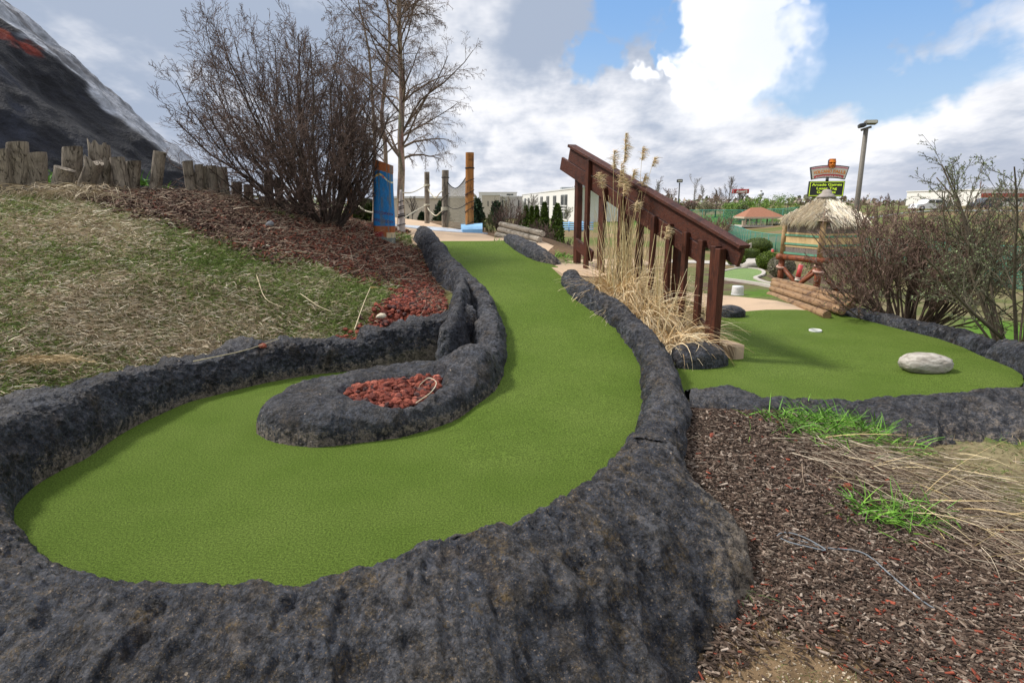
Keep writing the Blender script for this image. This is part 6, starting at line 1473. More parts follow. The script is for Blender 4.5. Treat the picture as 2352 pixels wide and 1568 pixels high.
# split rail fence
def rail_fence():
    pp = [GR(1662, 577, 15), GR(1693, 579, 15), GR(1711, 581, 15), GR(1722.5, 583, 15)]; Y = pp[1][1]; t = thing('rail_fence', 'short pale split-rail fence in front of the large round evergreen', 'fence', pp[1]); m = noisy('pale_timber', (.38, .34, .29, 1), (.48, .44, .38, 1), 10, .9)
    sc = Y * CP / F; h = 24 * sc
    for p in pp[1:]:
        mb = MB(); mb.box(p + (0, 0, h / 2 - .05), (4.3 * sc, 4.3 * sc, h + .1), bev=.02); part('post', mb, m, t)
    for a, b in zip(pp[:-1], pp[1:]):
        for k in (.86, .35):
            mb = MB(); mb.beam(a + (0, 0, h * k), b + (0, 0, h * k), .06, 3.0 * sc); part('rail', mb, m, t)
rail_fence()
# blue pool rim and railing left of the stair
pw = thing('pool_wall', 'light blue painted pool wall showing beside the foot of the tall orange-brown post', 'pool wall', PY(1085, 527, 15))
a, b, c_, d_ = PY(1062, 527.5, 14.2), PY(1108, 526.5, 14.4), PY(1108, 512.5, 15.6), PY(1058, 514, 16.5)
mb = MB(); mb.add(np.array([a, b, c_, d_]), [np.arange(4)]); mb.add(np.array([a, b, c_, d_]) + (0, 0, -.5), [np.arange(4)[::-1]]); mb.grid(np.stack([np.array([a, b, c_, d_, a]), np.array([a, b, c_, d_, a]) - (0, 0, .5)])); part('wall', mb, M['blue_paint'], pw)
br = thing('blue_railing', 'light blue metal railing beyond the narrow evergreens, seen beside the railing post', 'railing', PY(1320, 524, 30))
for v in (512, 517, 522, 527): mb = MB(); mb.tube([PY(1285, v, 30), PY(1362, v, 28)], .035, 6); part('rail', mb, M['blue_paint'], br, True)
for u in (1292, 1307, 1322, 1338, 1352): mb = MB(); mb.tube([PY(u, 508, 29.4), PY(u, 532, 29.4)], .04, 6); part('post', mb, M['blue_paint'], br, True)

# ------------------------------------------------------------------ thatched hut
def hut():
    Y = 17.0; C0 = PY(1882, 600, Y); hs = .92; z0 = g1(C0[0], C0[1]); t = thing('thatched_hut', 'small raised bamboo hut with a straw roof on crossed red-brown legs', 'hut', (C0[0], Y, z0))
    vd = unit(np.array((-C0[0], -C0[1]))); pr = np.array((-vd[1], vd[0])); pr = pr if pr[0] > 0 else -pr; c = C0[:2]
    Mn, Rt, Bk, Lf = c + vd * hs, c + pr * hs * 1.03, c - vd * hs, c - pr * hs * 1.03
    zf = PY(1882, 590, Y - hs * .8)[2]; zw = PY(1882, 509, Y - hs * .5)[2]; za = PY(1885, 440, Y)[2]; cn = [Mn, Rt, Bk, Lf]
    LG = wood('redbrown_leg', (.20, .055, .022, 1), (.27, .08, .032, 1), (.09, .025, .012, 1), 2, 9, .55, .4, .004, .4); PO = wood('yellow_pole', (.40, .26, .13, 1), (.50, .34, .18, 1), (.27, .16, .08, 1), 2, 9, .7, .4, .004)
    BM_ = noisy('bamboo_panel', (.58, .40, .19, 1), (.66, .47, .25, 1), 4, .7, (12, 12, .6), lo=.4, hi=.6); RD = noisy('reed_mat', (.16, .13, .12, 1), (.28, .24, .21, 1), 8, .9, (14, 14, .5), bs=.8, bd=.02); TG = noisy('green_trim', (.10, .27, .18, 1), (.14, .34, .23, 1), 6, .7)
    for i in range(4):
        a, b = cn[i], cn[(i + 1) % 4]; e = unit(np.r_[b - a, 0]); n = np.array((e[1], -e[0], 0)); m_ = (a + b) / 2; n = n if (m_ - c) @ n[:2] > 0 else -n; Lw = np.linalg.norm(b - a)
        mb = MB(); mb.cyl(np.r_[a, zf - .02], np.r_[a, zw + .08], .075, .07, 12); part('corner_pole', mb, PO, t, True)
        H = zw - zf; seg = [(.0, .06, TG, 'green_strip', .035), (.06, .22, RD, 'reed_panel', .0), (.22, .29, BM_, 'bamboo_panel', .01), (.29, .345, TG, 'green_strip', .035), (.345, .55, BM_, 'bamboo_panel', .01), (.55, .605, TG, 'green_strip', .035), (.605, .66, BM_, 'bamboo_panel', .01), (.66, 1.0, RD, 'reed_panel', .0)]
        for s0, s1, mt, nm, of in seg:
            q = np.r_[m_, zf + H * (s0 + s1) / 2] - n * .02 + n * of * .5; mb = MB(); mb.box(q, (Lw - .12, .03 + of, H * (s1 - s0) - .002), np.stack([e, n, (0, 0, 1)], 1)); part(nm, mb, mt, t)
        mb = MB(); mb.cyl(np.r_[a - e[:2] * .16, zf - .09], np.r_[b + e[:2] * .16, zf - .09], .085, .085, 12); part('floor_beam', mb, LG, t, True)
        zg = g1(a[0], a[1]) - .1; mb = MB(); mb.cyl(np.r_[a, zg], np.r_[a, zf - .1], .085, .08, 12); lg = part('leg', mb, LG, t, True)
        mb = MB(); q = np.linspace(0, 6.28, 22); mb.tube(np.stack([a[0] + .11 * np.cos(q), a[1] + .11 * np.sin(q), np.full(22, zg + (zf - zg) * .62) + .02 * np.sin(q)], -1), .035, 6); part('rope_wrap', mb, noisy('pink_rope', (.45, .28, .22, 1), (.55, .36, .30, 1), 20), lg, True)
        mid = (a + b) / 2; zmid = g1(mid[0], mid[1])
        for p in (a, b): mb = MB(); mb.cyl(np.r_[p, zg + (zf - zg) * .66], np.r_[mid + (mid - p) * .05, zmid + .02], .055, .055, 10); part('brace', mb, LG, t, True)
    mb = MB(); mb.box((c[0], c[1], zf - .01), (hs * 1.40, hs * 1.40, .04), np.stack([unit(np.r_[Rt - Mn, 0]), unit(np.r_[Lf - Mn, 0]), (0, 0, 1)], 1)); part('floor', mb, PO, t)
    rg = np.random.default_rng(4); mb = MB(); ev = [c + (q - c) * 1.25 for q in cn]; zE = zw - .02; zT = za - .10
    for i in range(4):
        a, b = ev[i], ev[(i + 1) % 4]
        V = np.array([np.r_[a, zE + .05], np.r_[b, zE + .05], np.r_[c, zT]]); mb.add(V, [np.array([(0, 1, 2)])], (.30, .24, .16))
        for L_ in range(9):
            s = L_ / 9; n = int(150 * (1 - s) + 22); k = rg.random(n); base = (a[None] * (1 - k[:, None]) + b[None] * k[:, None]) * (1 - s - .16) + c[None] * (s + .16); zb = zE + (zT - zE) * (s + .16) + .05
            p3 = np.column_stack([base, np.full(n, zb) + rg.normal(0, .015, n)]); out = np.r_[(a + b) / 2 - c, 0]; az = math.atan2(out[0], out[1]) + rg.normal(0, .22, n) + (k - .5) * 1.0
            el = -math.atan2(zT - zE, np.linalg.norm((a + b) / 2 - c)) + rg.uniform(-.05, .32, n); strips(mb, p3, az, el, rg.uniform(.26, .44, n), rg.uniform(.03, .055, n), rg.uniform(.1, .7, n), palette([(.80, .73, .58), (.86, .80, .68), (.66, .57, .44), (.76, .70, .60)], n, .12, rg=rg), 2, rg, .1, .2, np.full(n, az.mean() + math.pi / 2))
    part('thatch_roof', mb, M['blade'], t)
    mb = MB(); mb.lathe((c[0], c[1], zT - .06), [(.26, 0), (.20, .06), (.13, .12), (.10, .20), (.02, .22)], 16); part('roof_cap', mb, noisy('cap_grey', (.30, .26, .23, 1), (.38, .34, .31, 1), 10), t, True)
hut()
def tagpost(u, v0, v1, w, Y, label, lean):
    b = GR(u, v0, 12) if Y is None else PY(u, v0, Y); sc = b[1] * CP / F; h = (v0 - v1) * sc; W = w * sc; t = thing('red_post', label, 'post', b, 'red and white course posts'); tp = b + np.array((lean * h, 0, h))
    for nm, s0, s1, mt in (('red_body', .16, .95, 'R'), ('white_foot', -.05, .07, 'W'), ('red_body', .07, .11, 'R'), ('white_foot', .11, .16, 'W'), ('pink_cap', .95, 1.0, 'P')):
        mb = MB(); mb.cyl(b + (tp - b) * s0, b + (tp - b) * s1, W / 2, W / 2 * (1 if mt != 'P' else .8), 16); part(nm, mb, {'R': plain('post_red', (.52, .06, .06, 1), .5), 'W': plain('post_white', (.72, .66, .58, 1), .5), 'P': plain('post_pink', (.6, .3, .28, 1), .5)}[mt], t, True)
tagpost(1773, 591, 572, 6, None, 'small red course post with a white foot in front of the teal fence', .02)
tagpost(1831, 643, 606, 11, 15.8, 'larger leaning red course post seen between the legs of the hut', .16)

# ------------------------------------------------------------------ middle distance ground features
def zg_(o): return lambda x, y: G(x, y) + o
old = [GR(u, v, 10)[:2] for u, v in [(1640, 630), (1690, 619), (1723, 618), (1745, 621), (1754, 627), (1750, 634), (1735, 640), (1740, 645), (1760, 652), (1790, 658), (1830, 664), (1800, 668), (1757, 658), (1700, 648), (1640, 640)]]
sheet('old_green', crom(np.array(old), n=60, closed=True), .25, zg_(.03), M['turf_old'])
def kerb(pts, w, h, label):
    c = crom(np.array(pts), step=.2, closed=False); z = G(c[:, 0], c[:, 1]); n_ = perp(np.column_stack([c, z])); c3 = np.column_stack([c, z])
    Gd = np.stack([c3 - n_ * w / 2 - (0, 0, .1), c3 - n_ * w / 2 + (0, 0, h), c3 + n_ * w / 2 + (0, 0, h), c3 + n_ * w / 2 - (0, 0, .1)], 1); mb = MB(); mb.grid(Gd); return solo('stone_kerb', mb, M['gconcrete'], c3[len(c3) // 2], label, 'kerb', 'stone kerbs of the faded green')
kerb(old[0:10], .13, .07, 'curving stone kerb along the back of the faded green behind the railing'); kerb(old[11:], .13, .07, 'stone kerb along the front of the faded green behind the bucket')
mp = [GR(u, v, 10)[:2] for u, v in [(1540, 604), (1600, 605), (1650, 608), (1700, 613), (1748, 614), (1748, 606), (1735, 592), (1755, 588), (1775, 590), (1775, 587), (1745, 584), (1722, 592), (1700, 606), (1640, 600), (1540, 597)]]
sheet('garden_path', mp, .4, zg_(.03), M['gconcrete'])
rp = [(45, 86), (110, 78), (110, 73), (45, 80)]; sheet('road', rp, 3, zg_(.12), noisy('asphalt', (.19, .19, .20, 1), (.23, .23, .24, 1), 3, .9))
def bucket():
    b = GR(1693.5, 678, 8); t = thing('bucket', 'white plastic bucket standing upside down on the concrete path', 'bucket', b); sc = b[1] * CP / F; r = 14.5 * sc; h = 21.5 * sc
    m = plain('bucket_white', (.72, .73, .73, 1), .35); mb = MB(); mb.lathe(b, [(r, .0), (r * 1.02, .012), (r * .99, .02), (r * .95, .045), (r * .955, .05), (r * .90, h * .94), (r * .88, h), (r * .3, h + .002), (.001, h + .002)], 36); part('body', mb, m, t, True)
    g = plain('bucket_print', (.42, .43, .44, 1), .5)
    def lab(a0, a1, z0, z1, name='printed_label'):
        a = np.linspace(a0, a1, 10); rr0 = r * (.955 - .055 * z0 / h) * 1.004; Gd = np.stack([np.stack([b[0] + (r * (.965 - .065 * z / h)) * np.sin(a), b[1] - (r * (.965 - .065 * z / h)) * np.cos(a), np.full(10, b[2] + z)], -1) for z in (z0, z1)]); mb = MB(); mb.grid(Gd); part(name, mb, g, t)
    for k in range(6): lab(-.55, -.32, h * (.30 + .09 * k), h * (.34 + .09 * k)); lab(-.25, -.05, h * (.42 + .08 * k), h * (.45 + .08 * k)) if k < 5 else None
    lab(.0, .18, h * .22, h * .38)
    for k in range(8): lab(.25, .62, h * (.2 + .075 * k), h * (.225 + .075 * k))
bucket()
# pale stone bird-like rock and grey boulders of the garden
lim = noisy('limestone', (.62, .58, .48, 1), (.70, .66, .56, 1), 6, .9)
boulder('garden_stone', GR(1643, 624, 10) + (0, 0, .08), (.42, .25, .30), 'pale cream stone in the garden bed left of the stair post', lim, .5, 3)
boulder('garden_stone', GR(1722, 617, 12) + (0, 0, .10), (.75, .4, .42), 'grey boulder behind the faded green, under the flat-topped evergreen', M['gconcrete'], 0, 4)
boulder('garden_stone', GR(1700, 616, 12) + (0, 0, .06), (.6, .35, .3), 'dark grey boulder behind the faded green, just right of the handrail end', gm, .4, 5)
def car(u0, u1, vb, Y, label, col, group):
    a, b = PY(u0, vb, Y), PY(u1, vb, Y); L_ = b[0] - a[0]; c = (a + b) / 2; gz_ = g1(c[0], Y) + .13; t = thing('parked_car', label, 'car', (c[0], Y, gz_), group); o = np.array((a[0], Y, gz_)); bm = plain('car_paint', col, .25, .6)
    pf = np.array([(0, .35), (.02, .75), (.16, .86), (.27, .92), (.36, 1.36), (.44, 1.46), (.70, 1.46), (.80, 1.30), (.90, .98), (.99, .90), (1, .40), (.96, .28), (.04, .28)]) * (L_, 1.0)
    n = len(pf); V = np.concatenate([np.column_stack([pf[:, 0], np.full(n, y), pf[:, 1]]) for y in (0, 1.75)]) + o; mb = MB(); mb.add(V, [np.arange(n), np.arange(n)[::-1] + n, np.array([(i, i + n, (i + 1) % n + n, (i + 1) % n) for i in range(n)])]); part('body', mb, bm, t)
    for x0, x1 in ((.345, .52), (.54, .76)): mb = MB(); mb.box(o + (L_ * (x0 + x1) / 2, -.005, 1.15), (L_ * (x1 - x0) * .92, .03, .36)); part('window', mb, GLS, t)
    for x in (.17, .81):
        for y in (.05, 1.7): mb = MB(); mb.cyl(o + (L_ * x, y - .1, .32), o + (L_ * x, y + .1, .32), .33, .33, 18); w_ = part('wheel', mb, DK, t, True); mb = MB(); mb.cyl(o + (L_ * x, y - .11, .32), o + (L_ * x, y + .11, .32), .18, .18, 12); part('rim', mb, plain('rim', (.5, .5, .5, 1), .3, metal=.8), w_, True)
car(2104, 2182, 484, 79, 'white car on the road far behind the wide bare shrub', (.75, .76, .78, 1), 'cars on the far road')
car(2240, 2300, 482, 84, 'dark car on the far road near the right edge, behind the budding shrub', (.05, .06, .08, 1), 'cars on the far road')
# ------------------------------------------------------------------ grass, mulch, gravel (uncountable cover)
def polar(n, r0, r1, a0, a1, ok, rg):
    out = []; got = 0
    while got < n:
        r = r0 * (r1 / r0) ** rg.random(n * 2); a = rg.uniform(R(a0), R(a1), n * 2); x, y = r * np.sin(a), r * np.cos(a); k = ok(x, y)
        out.append(np.stack([x[k], y[k]], -1)); got += k.sum()
        if len(out) > 60: break
    return np.concatenate(out)[:n]
toes = np.array([s[5] for s in stn[:24]])[:, :2]; crests = np.array([s[3] for s in stn[:24]])[:, :2]
edge_l = crests * .35 + toes * .65
out_lb = np.array([(-.72, 6.55), (-.80, 7.2), (-.90, 7.8), (-1.04, 8.4), (-1.26, 9.2), (-1.44, 10.0), (-1.60, 10.4)])
lawn_poly = np.concatenate([edge_l, [(-4.3, 1.2), (-9, 0), (-14, 5), (-12, 10), (-7, 10.5), (-5, 11.5), (-2.0, 12.3)], out_lb[::-1]])
def cover(name, mb, mat, label, cat, loc): return solo(name, mb, mat, loc, label, cat, kind='stuff')
def lift(xy, up=0.0): return np.column_stack([xy, gz(xy[:, 0], xy[:, 1]) + up])
def lawn():
    rg = np.random.default_rng(100)
    def ok(x, y):
        p = xyz0(x, y); k = inpoly(x, y, lawn_poly); s = sdist(x, y, mulch_l) + .22 * fbm(p, 1.6, 4) + .10 * rg.normal(0, 1, x.shape) ; k &= s < .06
        k &= sdist(x, y, lava_bed) < .06 * rg.normal(0, 1, x.shape) + .0
        return k
    xy = np.concatenate([polar(250000, 2.8, 12.5, -48, -2, ok, rg), polar(25000, 2.8, 12, -76, -48, ok, rg)]); n = len(xy); p = xyz0(xy[:, 0], xy[:, 1]); f = fbm(p, .9, 4, off=3) + .35 * fbm(p, 4, 3, off=8)
    d_e = pdist(xy[:, 0], xy[:, 1], edge_l, False)
    pg = P(850, 700, .45); gp = .27 + .80 * f + .25 * sstep(.6, .0, d_e) + .45 * np.exp(-((xy[:, 0] - pg[0]) ** 2 + (xy[:, 1] - pg[1]) ** 2) / .35) + .25 * sstep(-3.2, -4.5, xy[:, 0]) * sstep(5, 3.5, xy[:, 1]); g = rg.random(n) < gp
    b = lift(xy, -.004); L_ = np.where(g, rg.uniform(.03, .08, n), rg.uniform(.05, .13, n))
    el = np.where(g, rg.uniform(.25, 1.35, n), rg.uniform(-.05, .75, n)); col = np.where(g[:, None], palette([(.13, .19, .035), (.19, .26, .055), (.09, .14, .025)], n, .25, rg=rg), palette([(.48, .39, .26), (.60, .51, .37), (.33, .25, .155), (.18, .125, .075), (.74, .67, .52)], n, .2, p=[.28, .25, .22, .13, .12], rg=rg))
    mb = MB(); strips(mb, b, rg.uniform(0, 6.28, n), el, L_, rg.uniform(.005, .010, n), rg.uniform(.2, 1.6, n), col, 2, rg, .5, .2)
    cover('lawn_grass', mb, M['blade'], 'patchy spring lawn of matted straw-coloured and green blades on the left slope', 'grass', (-3, 5, .8))
lawn()
def chips(mb, b, L_, W_c, T_, yaw, pit, col, rg):
    n = len(b); ca, sa = np.cos(yaw), np.sin(yaw); cp, sp = np.cos(pit), np.sin(pit); rl = rg.normal(0, .35, n)
    d = np.stack([ca * cp, sa * cp, sp], -1); s = unit(np.stack([-sa, ca, rl], -1)); u = np.cross(d, s)
    cs = [(-1, -1, 0), (1, -.7, 0), (1, .7, 0), (-1, 1, 0), (-.9, -.9, 1), (.9, -.5, 1), (.9, .5, 1), (-.9, .9, 1)]
    V = np.stack([b + d * (L_ / 2 * c[0])[:, None] + s * (W_c / 2 * c[1])[:, None] + u * (T_ * c[2])[:, None] for c in cs], 1)
    base = np.arange(n)[:, None, None] * 8; Q = np.array([(4, 5, 6, 7), (0, 1, 5, 4), (1, 2, 6, 5), (2, 3, 7, 6), (3, 0, 4, 7)])[None]
    mb.add(V.reshape(-1, 3), [(base + Q).reshape(-1, 4)], np.repeat(col, 8, axis=0))
def mulch_left():
    rg = np.random.default_rng(101)
    ok = lambda x, y: (sdist(x, y, mulch_l) + .25 * fbm(xyz0(x, y), 1.6, 4) + .12 * rg.normal(0, 1, x.shape) > 0) & (x < np.interp(y, out_lb[:, 1], out_lb[:, 0], right=-1.75))
    xy = polar(30000, 5.5, 15, -70, -4, ok, rg); n = len(xy); mb = MB(); redz = sstep(-3.6, -2.4, xy[:, 0] + .4 * fbm(xyz0(*xy.T), 1, 3)); isr = rg.random(n) < redz * .42 + .06
    col = np.where(isr[:, None], palette([(.14, .045, .030), (.20, .068, .042), (.09, .030, .021)], n, .22, rg=rg), palette([(.070, .038, .028), (.11, .066, .048), (.22, .155, .115), (.040, .022, .017)], n, .25, rg=rg))
    chips(mb, lift(xy, .006 + .02 * rg.random(n)), rg.uniform(.02, .085, n), rg.uniform(.010, .028, n), rg.uniform(.006, .016, n), rg.uniform(0, 6.28, n), rg.normal(0, .35, n), col, rg)
    cover('bark_mulch', mb, M['chip'], 'dark red-brown bark mulch spread over the mound under the big bare shrub', 'mulch', (-3, 9, 1))
    xy = polar(4200, 5.5, 12, -60, -6, ok, rg); n = len(xy); mb = MB(); strips(mb, lift(xy, .03), rg.uniform(0, 6.28, n), rg.normal(.1, .15, n), rg.uniform(.06, .30, n), rg.uniform(.003, .007, n), rg.normal(.1, .4, n), palette([(.42, .32, .22), (.55, .46, .34), (.30, .20, .13)], n, .15, rg=rg), 4, rg, .9, .3)
    cover('straw_litter', mb, M['blade'], 'loose dry straw and twigs lying on the mulch mound', 'straw', (-3, 8.5, 1))
mulch_left()
def mulch_right():
    rg = np.random.default_rng(102)
    curb_y = np.array([.2, 2.13, 2.55, 2.8, 3.1, 3.6, 4.0, 4.45]); curb_x = np.array([.6, .66, 1.0, 1.0, .82, .95, 1.08, 1.15])
    base = lambda x, y: (x > np.interp(y, curb_y, curb_x)) & (y > .8) & (y < np.interp(x, [1.3, 3, 5], [4.45, 4.42, 4.40]))
    ok = lambda x, y: base(x, y) & (sdist(x, y, mulch_r) + .30 * fbm(xyz0(x, y), 1.6, 4) > -.05) & (np.hypot(x - 1.15, y - 2.1) + .3 * fbm(xyz0(x, y), 3, 3) + .12 * rg.normal(0, 1, x.shape) > .62)
    xy = polar(62000, 1.3, 6.2, 5, 60, ok, rg); n = len(xy); mb = MB(); f = sstep(3.2, 2.0, xy[:, 1])
    red = rg.random(n) < .012 + .055 * f
    col = np.where(red[:, None], palette([(.26, .065, .038), (.20, .05, .03)], n, .2, rg=rg), palette([(.066, .044, .032), (.115, .080, .060), (.20, .155, .12), (.038, .026, .020), (.30, .245, .20)], n, .22, p=[.33, .28, .14, .20, .05], rg=rg))
    big = rg.random(n) ** 3; chips(mb, lift(xy, .004 + .016 * rg.random(n)), .010 + .050 * big + .012 * rg.random(n), .003 + .006 * rg.random(n) + .009 * big, rg.uniform(.002, .007, n), rg.normal(2.5, .8, n), rg.normal(0, .25, n), col, rg)
    cover('bark_mulch', mb, M['chip'], 'dark shredded wood mulch with a few red chips, right of the foreground rock', 'mulch', (2.4, 3, 0))
    # straw that lies over the right part, combed down to the right
    t0, t1 = P(1900, 1020, .02)[:2], P(2352, 1330, -.25)[:2]
    def okS(x, y): 
        q = pdist(x, y, np.array([P(1950, 1010, .02)[:2], P(2130, 1090, -.05)[:2], P(2352, 1230, -.18)[:2], P(2600, 1320, -.25)[:2]]), False); return base(x, y) & (q + .18 * rg.normal(0, 1, x.shape) < .24)
    xy = polar(3000, 2.0, 6.5, 20, 66, okS, rg); n = len(xy); mb = MB(); strips(mb, lift(xy, .015 + .03 * rg.random(n)), rg.normal(2.2, .55, n), rg.normal(.0, .07, n), rg.uniform(.08, .36, n), rg.uniform(.0025, .006, n), rg.normal(.12, .2, n), palette([(.26, .20, .145), (.37, .30, .22), (.18, .125, .09), (.48, .41, .31)], n, .15, rg=rg), 5, rg, .35, .3)
    xy = polar(160, 2.6, 6.5, 20, 66, okS, rg); n = len(xy); strips(mb, lift(xy, .03), rg.normal(1.9, .6, n), rg.normal(.2, .2, n), rg.uniform(.2, .6, n), rg.uniform(.004, .007, n), rg.normal(.4, .3, n), palette([(.58, .44, .22), (.66, .54, .32)], n, .15, rg=rg), 5, rg, .5, .3)
    xy = polar(900, 1.5, 5.5, 8, 60, ok, rg); n = len(xy); strips(mb, lift(xy, .014), rg.uniform(0, 6.28, n), rg.normal(.05, .1, n), rg.uniform(.04, .16, n), rg.uniform(.0015, .004, n), rg.normal(.1, .2, n), palette([(.33, .25, .18), (.46, .38, .28)], n, .15, rg=rg), 4, rg, 1.2, .4)
    cover('straw_litter', mb, M['blade'], 'long dry straw combed over the mulch bank at the right', 'straw', (3, 3.4, 0))
    # thin grass on the bank, top right
    okG = lambda x, y: base(x, y) & (sdist(x, y, mulch_r) < .12 + .2 * fbm(xyz0(x, y), 2, 3) ) & (fbm(xyz0(x, y), 2.2, 3, off=5) + .3 * rg.normal(0, 1, x.shape) > -.35)
    xy = polar(17000, 2.6, 7, 25, 60, okG, rg); n = len(xy); mb = MB(); strips(mb, lift(xy, -.002), rg.uniform(0, 6.28, n), rg.uniform(.2, 1.3, n), rg.uniform(.025, .08, n), rg.uniform(.003, .006, n), rg.uniform(.2, 1.4, n), palette([(.12, .19, .04), (.08, .15, .03), (.36, .28, .16), (.20, .13, .08)], n, .2, rg=rg), 2, rg, .4)
    okD = lambda x, y: (x > np.interp(y, curb_y, curb_x)) & (np.hypot(x - 1.15, y - 2.1) < .8 + .2 * rg.normal(0, 1, x.shape)) & (fbm(xyz0(x, y), 5, 3, off=5) > .12)
    xy = polar(1300, 1.5, 3.4, 10, 45, okD, rg); n = len(xy); strips(mb, lift(xy, -.002), rg.uniform(0, 6.28, n), rg.uniform(.4, 1.3, n), rg.uniform(.02, .07, n), rg.uniform(.0015, .003, n), rg.uniform(.2, 1.2, n), palette([(.09, .16, .03), (.13, .19, .05), (.33, .26, .15)], n, .2, rg=rg), 3, rg, .4)
    cover('bank_grass', mb, M['blade'], 'thin short grass on the dirt of the right bank', 'grass', (3, 3.6, 0))
    # grit on the bare dirt
    okP = lambda x, y: (x > np.interp(y, curb_y, curb_x)) & (np.hypot(x - 1.15, y - 2.1) < .75 + .15 * rg.normal(0, 1, x.shape)); xy = polar(9000, 1.3, 3.2, 10, 45, okP, rg); n = len(xy)
    mb = MB(); stones(mb, lift(xy, .001), .002 + .006 * rg.random(n) ** 2, palette([(.32, .25, .165), (.25, .175, .105), (.42, .35, .26), (.17, .115, .075)], n, .2, rg=rg), rg, 0); cover('grit', mb, M['chip'], 'sandy grit on the bare dirt beside the toe of the foreground rock', 'grit', (1.2, 2.1, -.3))
def stones(mb, c, size, col, rg, lod=1, flat=.75):
    V0, F0 = (ICO_V, ICO_F) if lod == 0 else ICO1; n = len(c); size = np.broadcast_to(size, (n,))
    ax = unit(rg.normal(0, 1, (n, 3))); b1 = unit(np.cross(ax, rg.normal(0, 1, (n, 3)))); b2 = np.cross(ax, b1); sc = rg.uniform(.55, 1.15, (n, 3)); sc[:, 0] *= 1.25
    k = 14; basis = [np.clip(1 + .42 * fbm(V0 + 5.3 * j, 2.1, 2), .45, 1.7) for j in range(k)]; bi = np.array(basis)[rg.integers(0, k, n)]
    Vl = V0[None] * bi[..., None] * sc[:, None] ; W = Vl[..., 0:1] * ax[:, None] + Vl[..., 1:2] * b1[:, None] + Vl[..., 2:3] * b2[:, None]; W[..., 2] *= flat
    V = c[:, None] + W * size[:, None, None]; mb.add(V.reshape(-1, 3), [(np.arange(n)[:, None, None] * len(V0) + F0[None]).reshape(-1, 3)], np.repeat(np.clip(col, .005, 1), len(V0), axis=0))
LV = [(.175, .046, .032), (.23, .066, .043), (.125, .038, .030), (.085, .045, .042), (.30, .10, .07)]
def lava():
    rg = np.random.default_rng(103)
    ok = lambda x, y: (sdist(x, y, lava_bed) + .10 * fbm(xyz0(x, y), 3, 3) + .05 * rg.normal(0, 1, x.shape) > 0) & (x < np.interp(y, out_lb[:, 1], out_lb[:, 0] + .02))
    xy = polar(1700, 4.5, 9, -50, -4, ok, rg); n = len(xy); mb = MB(); stones(mb, lift(xy, .008 + .02 * rg.random(n)), rg.uniform(.014, .034, n), palette(LV, n, .18, p=[.32, .25, .2, .13, .10], rg=rg), rg)
    cover('lava_gravel', mb, M['lava'], 'bed of red lava rocks behind the back wall in the corner by the ramp', 'gravel', (-1.4, 6.2, .4))
    ok2 = lambda x, y: sdist(x, y, pit) > -.01; xy = polar(760, 3.5, 6, -30, -2, ok2, rg); n = len(xy); mb = MB(); lay = rg.random(n)
    stones(mb, np.column_stack([xy, .135 + .055 * lay + .03 * sstep(0, .15, sdist(*xy.T, pit))]), rg.uniform(.013, .036, n), palette(LV, n, .18, p=[.34, .28, .16, .12, .10], rg=rg), rg)
    cover('lava_gravel', mb, M['lava'], 'pocket of larger red lava rocks in the island at the foot of the ramp', 'gravel', (-.9, 4.6, .15))
    ok3 = lambda x, y: (sdist(x, y, mulch_l) > -.2) & (x > -3.5) & (y > 7.5) & (x < np.interp(y, out_lb[:, 1], out_lb[:, 0], right=-1.7)) & (fbm(xyz0(x, y), 1.4, 3, off=2) > -.1); xy = polar(1500, 6, 12, -40, -6, ok3, rg); n = len(xy); mb = MB()
    stones(mb, lift(xy, .01), rg.uniform(.010, .026, n), palette(LV[:4], n, .2, rg=rg), rg, 0); cover('lava_gravel', mb, M['lava'], 'small red lava rocks scattered over the mulch between the shrub and the blue post', 'gravel', (-2.2, 8.8, .9))
    for i, (u, v, z, s, c, lb) in enumerate([(876, 733, .43, .045, (.62, .55, .42), 'single cream-white stone among the red lava rocks by the back wall'), (620, 523, 1.15, .07, (.20, .21, .23), 'flat grey stone lying in the mulch left of the shrub foot')]):
        p = GR(u, v, 3); mb = MB(); stones(mb, p[None] + (0, 0, s * .5), np.array([s]), np.array([c]), rg, 1); solo('stone', mb, M['lava'], p, lb, 'stone', smooth=True)
    for i, (u, v, s, lb) in enumerate([(1634, 1010, .035, 'flat red lava stone on the dark mulch near the curved border'), (1945, 1130, .04, 'red lava stone on the mulch below the upper green tuft'), (604, 801, .045, 'dark red lava stone resting on top of the back wall')]):
        p = GR(u, v, 1.5); mb = MB(); stones(mb, p[None] + (0, 0, s * .3), np.array([s]), np.array([LV[1]]), rg, 1); solo('lava_stone', mb, M['lava'], p, lb, 'stone')
mulch_right(); lava()
# green tufts
def tuft(u, v, n, w, L_, label, seed, wid=.014, cols=((.13, .30, .035), (.19, .38, .05), (.09, .22, .03)), name='daylily_clump', cat='plant', y0=1.5, depth=.6, el=(.5, 1.4), Y=None, group='fresh green daylily shoots'):
    rg = np.random.default_rng(seed); b = GR(u, v, y0) if Y is None else PY(u, v, Y); x = b[0] + rg.normal(0, w, n); y = b[1] + rg.normal(0, w * depth, n); p = np.column_stack([x, y, (G(x, y) if Y is None else b[2] + 0 * x) - .01]); mb = MB()
    strips(mb, p, rg.uniform(0, 6.28, n), rg.uniform(el[0], el[1], n), L_ * rg.uniform(.5, 1.1, n), wid * rg.uniform(.6, 1.1, n), rg.uniform(.3, 1.6, n), palette(list(cols), n, .15, rg=rg), 4, rg, .4, .12)
    return solo(name, mb, M['blade'], b, label, cat, group)
tuft(1880, 980, 480, .20, .24, 'green daylily clump on the mulch just under the near border of the right green', 1)
tuft(1965, 1000, 380, .17, .23, 'green daylily clump right of the one under the near border', 2)
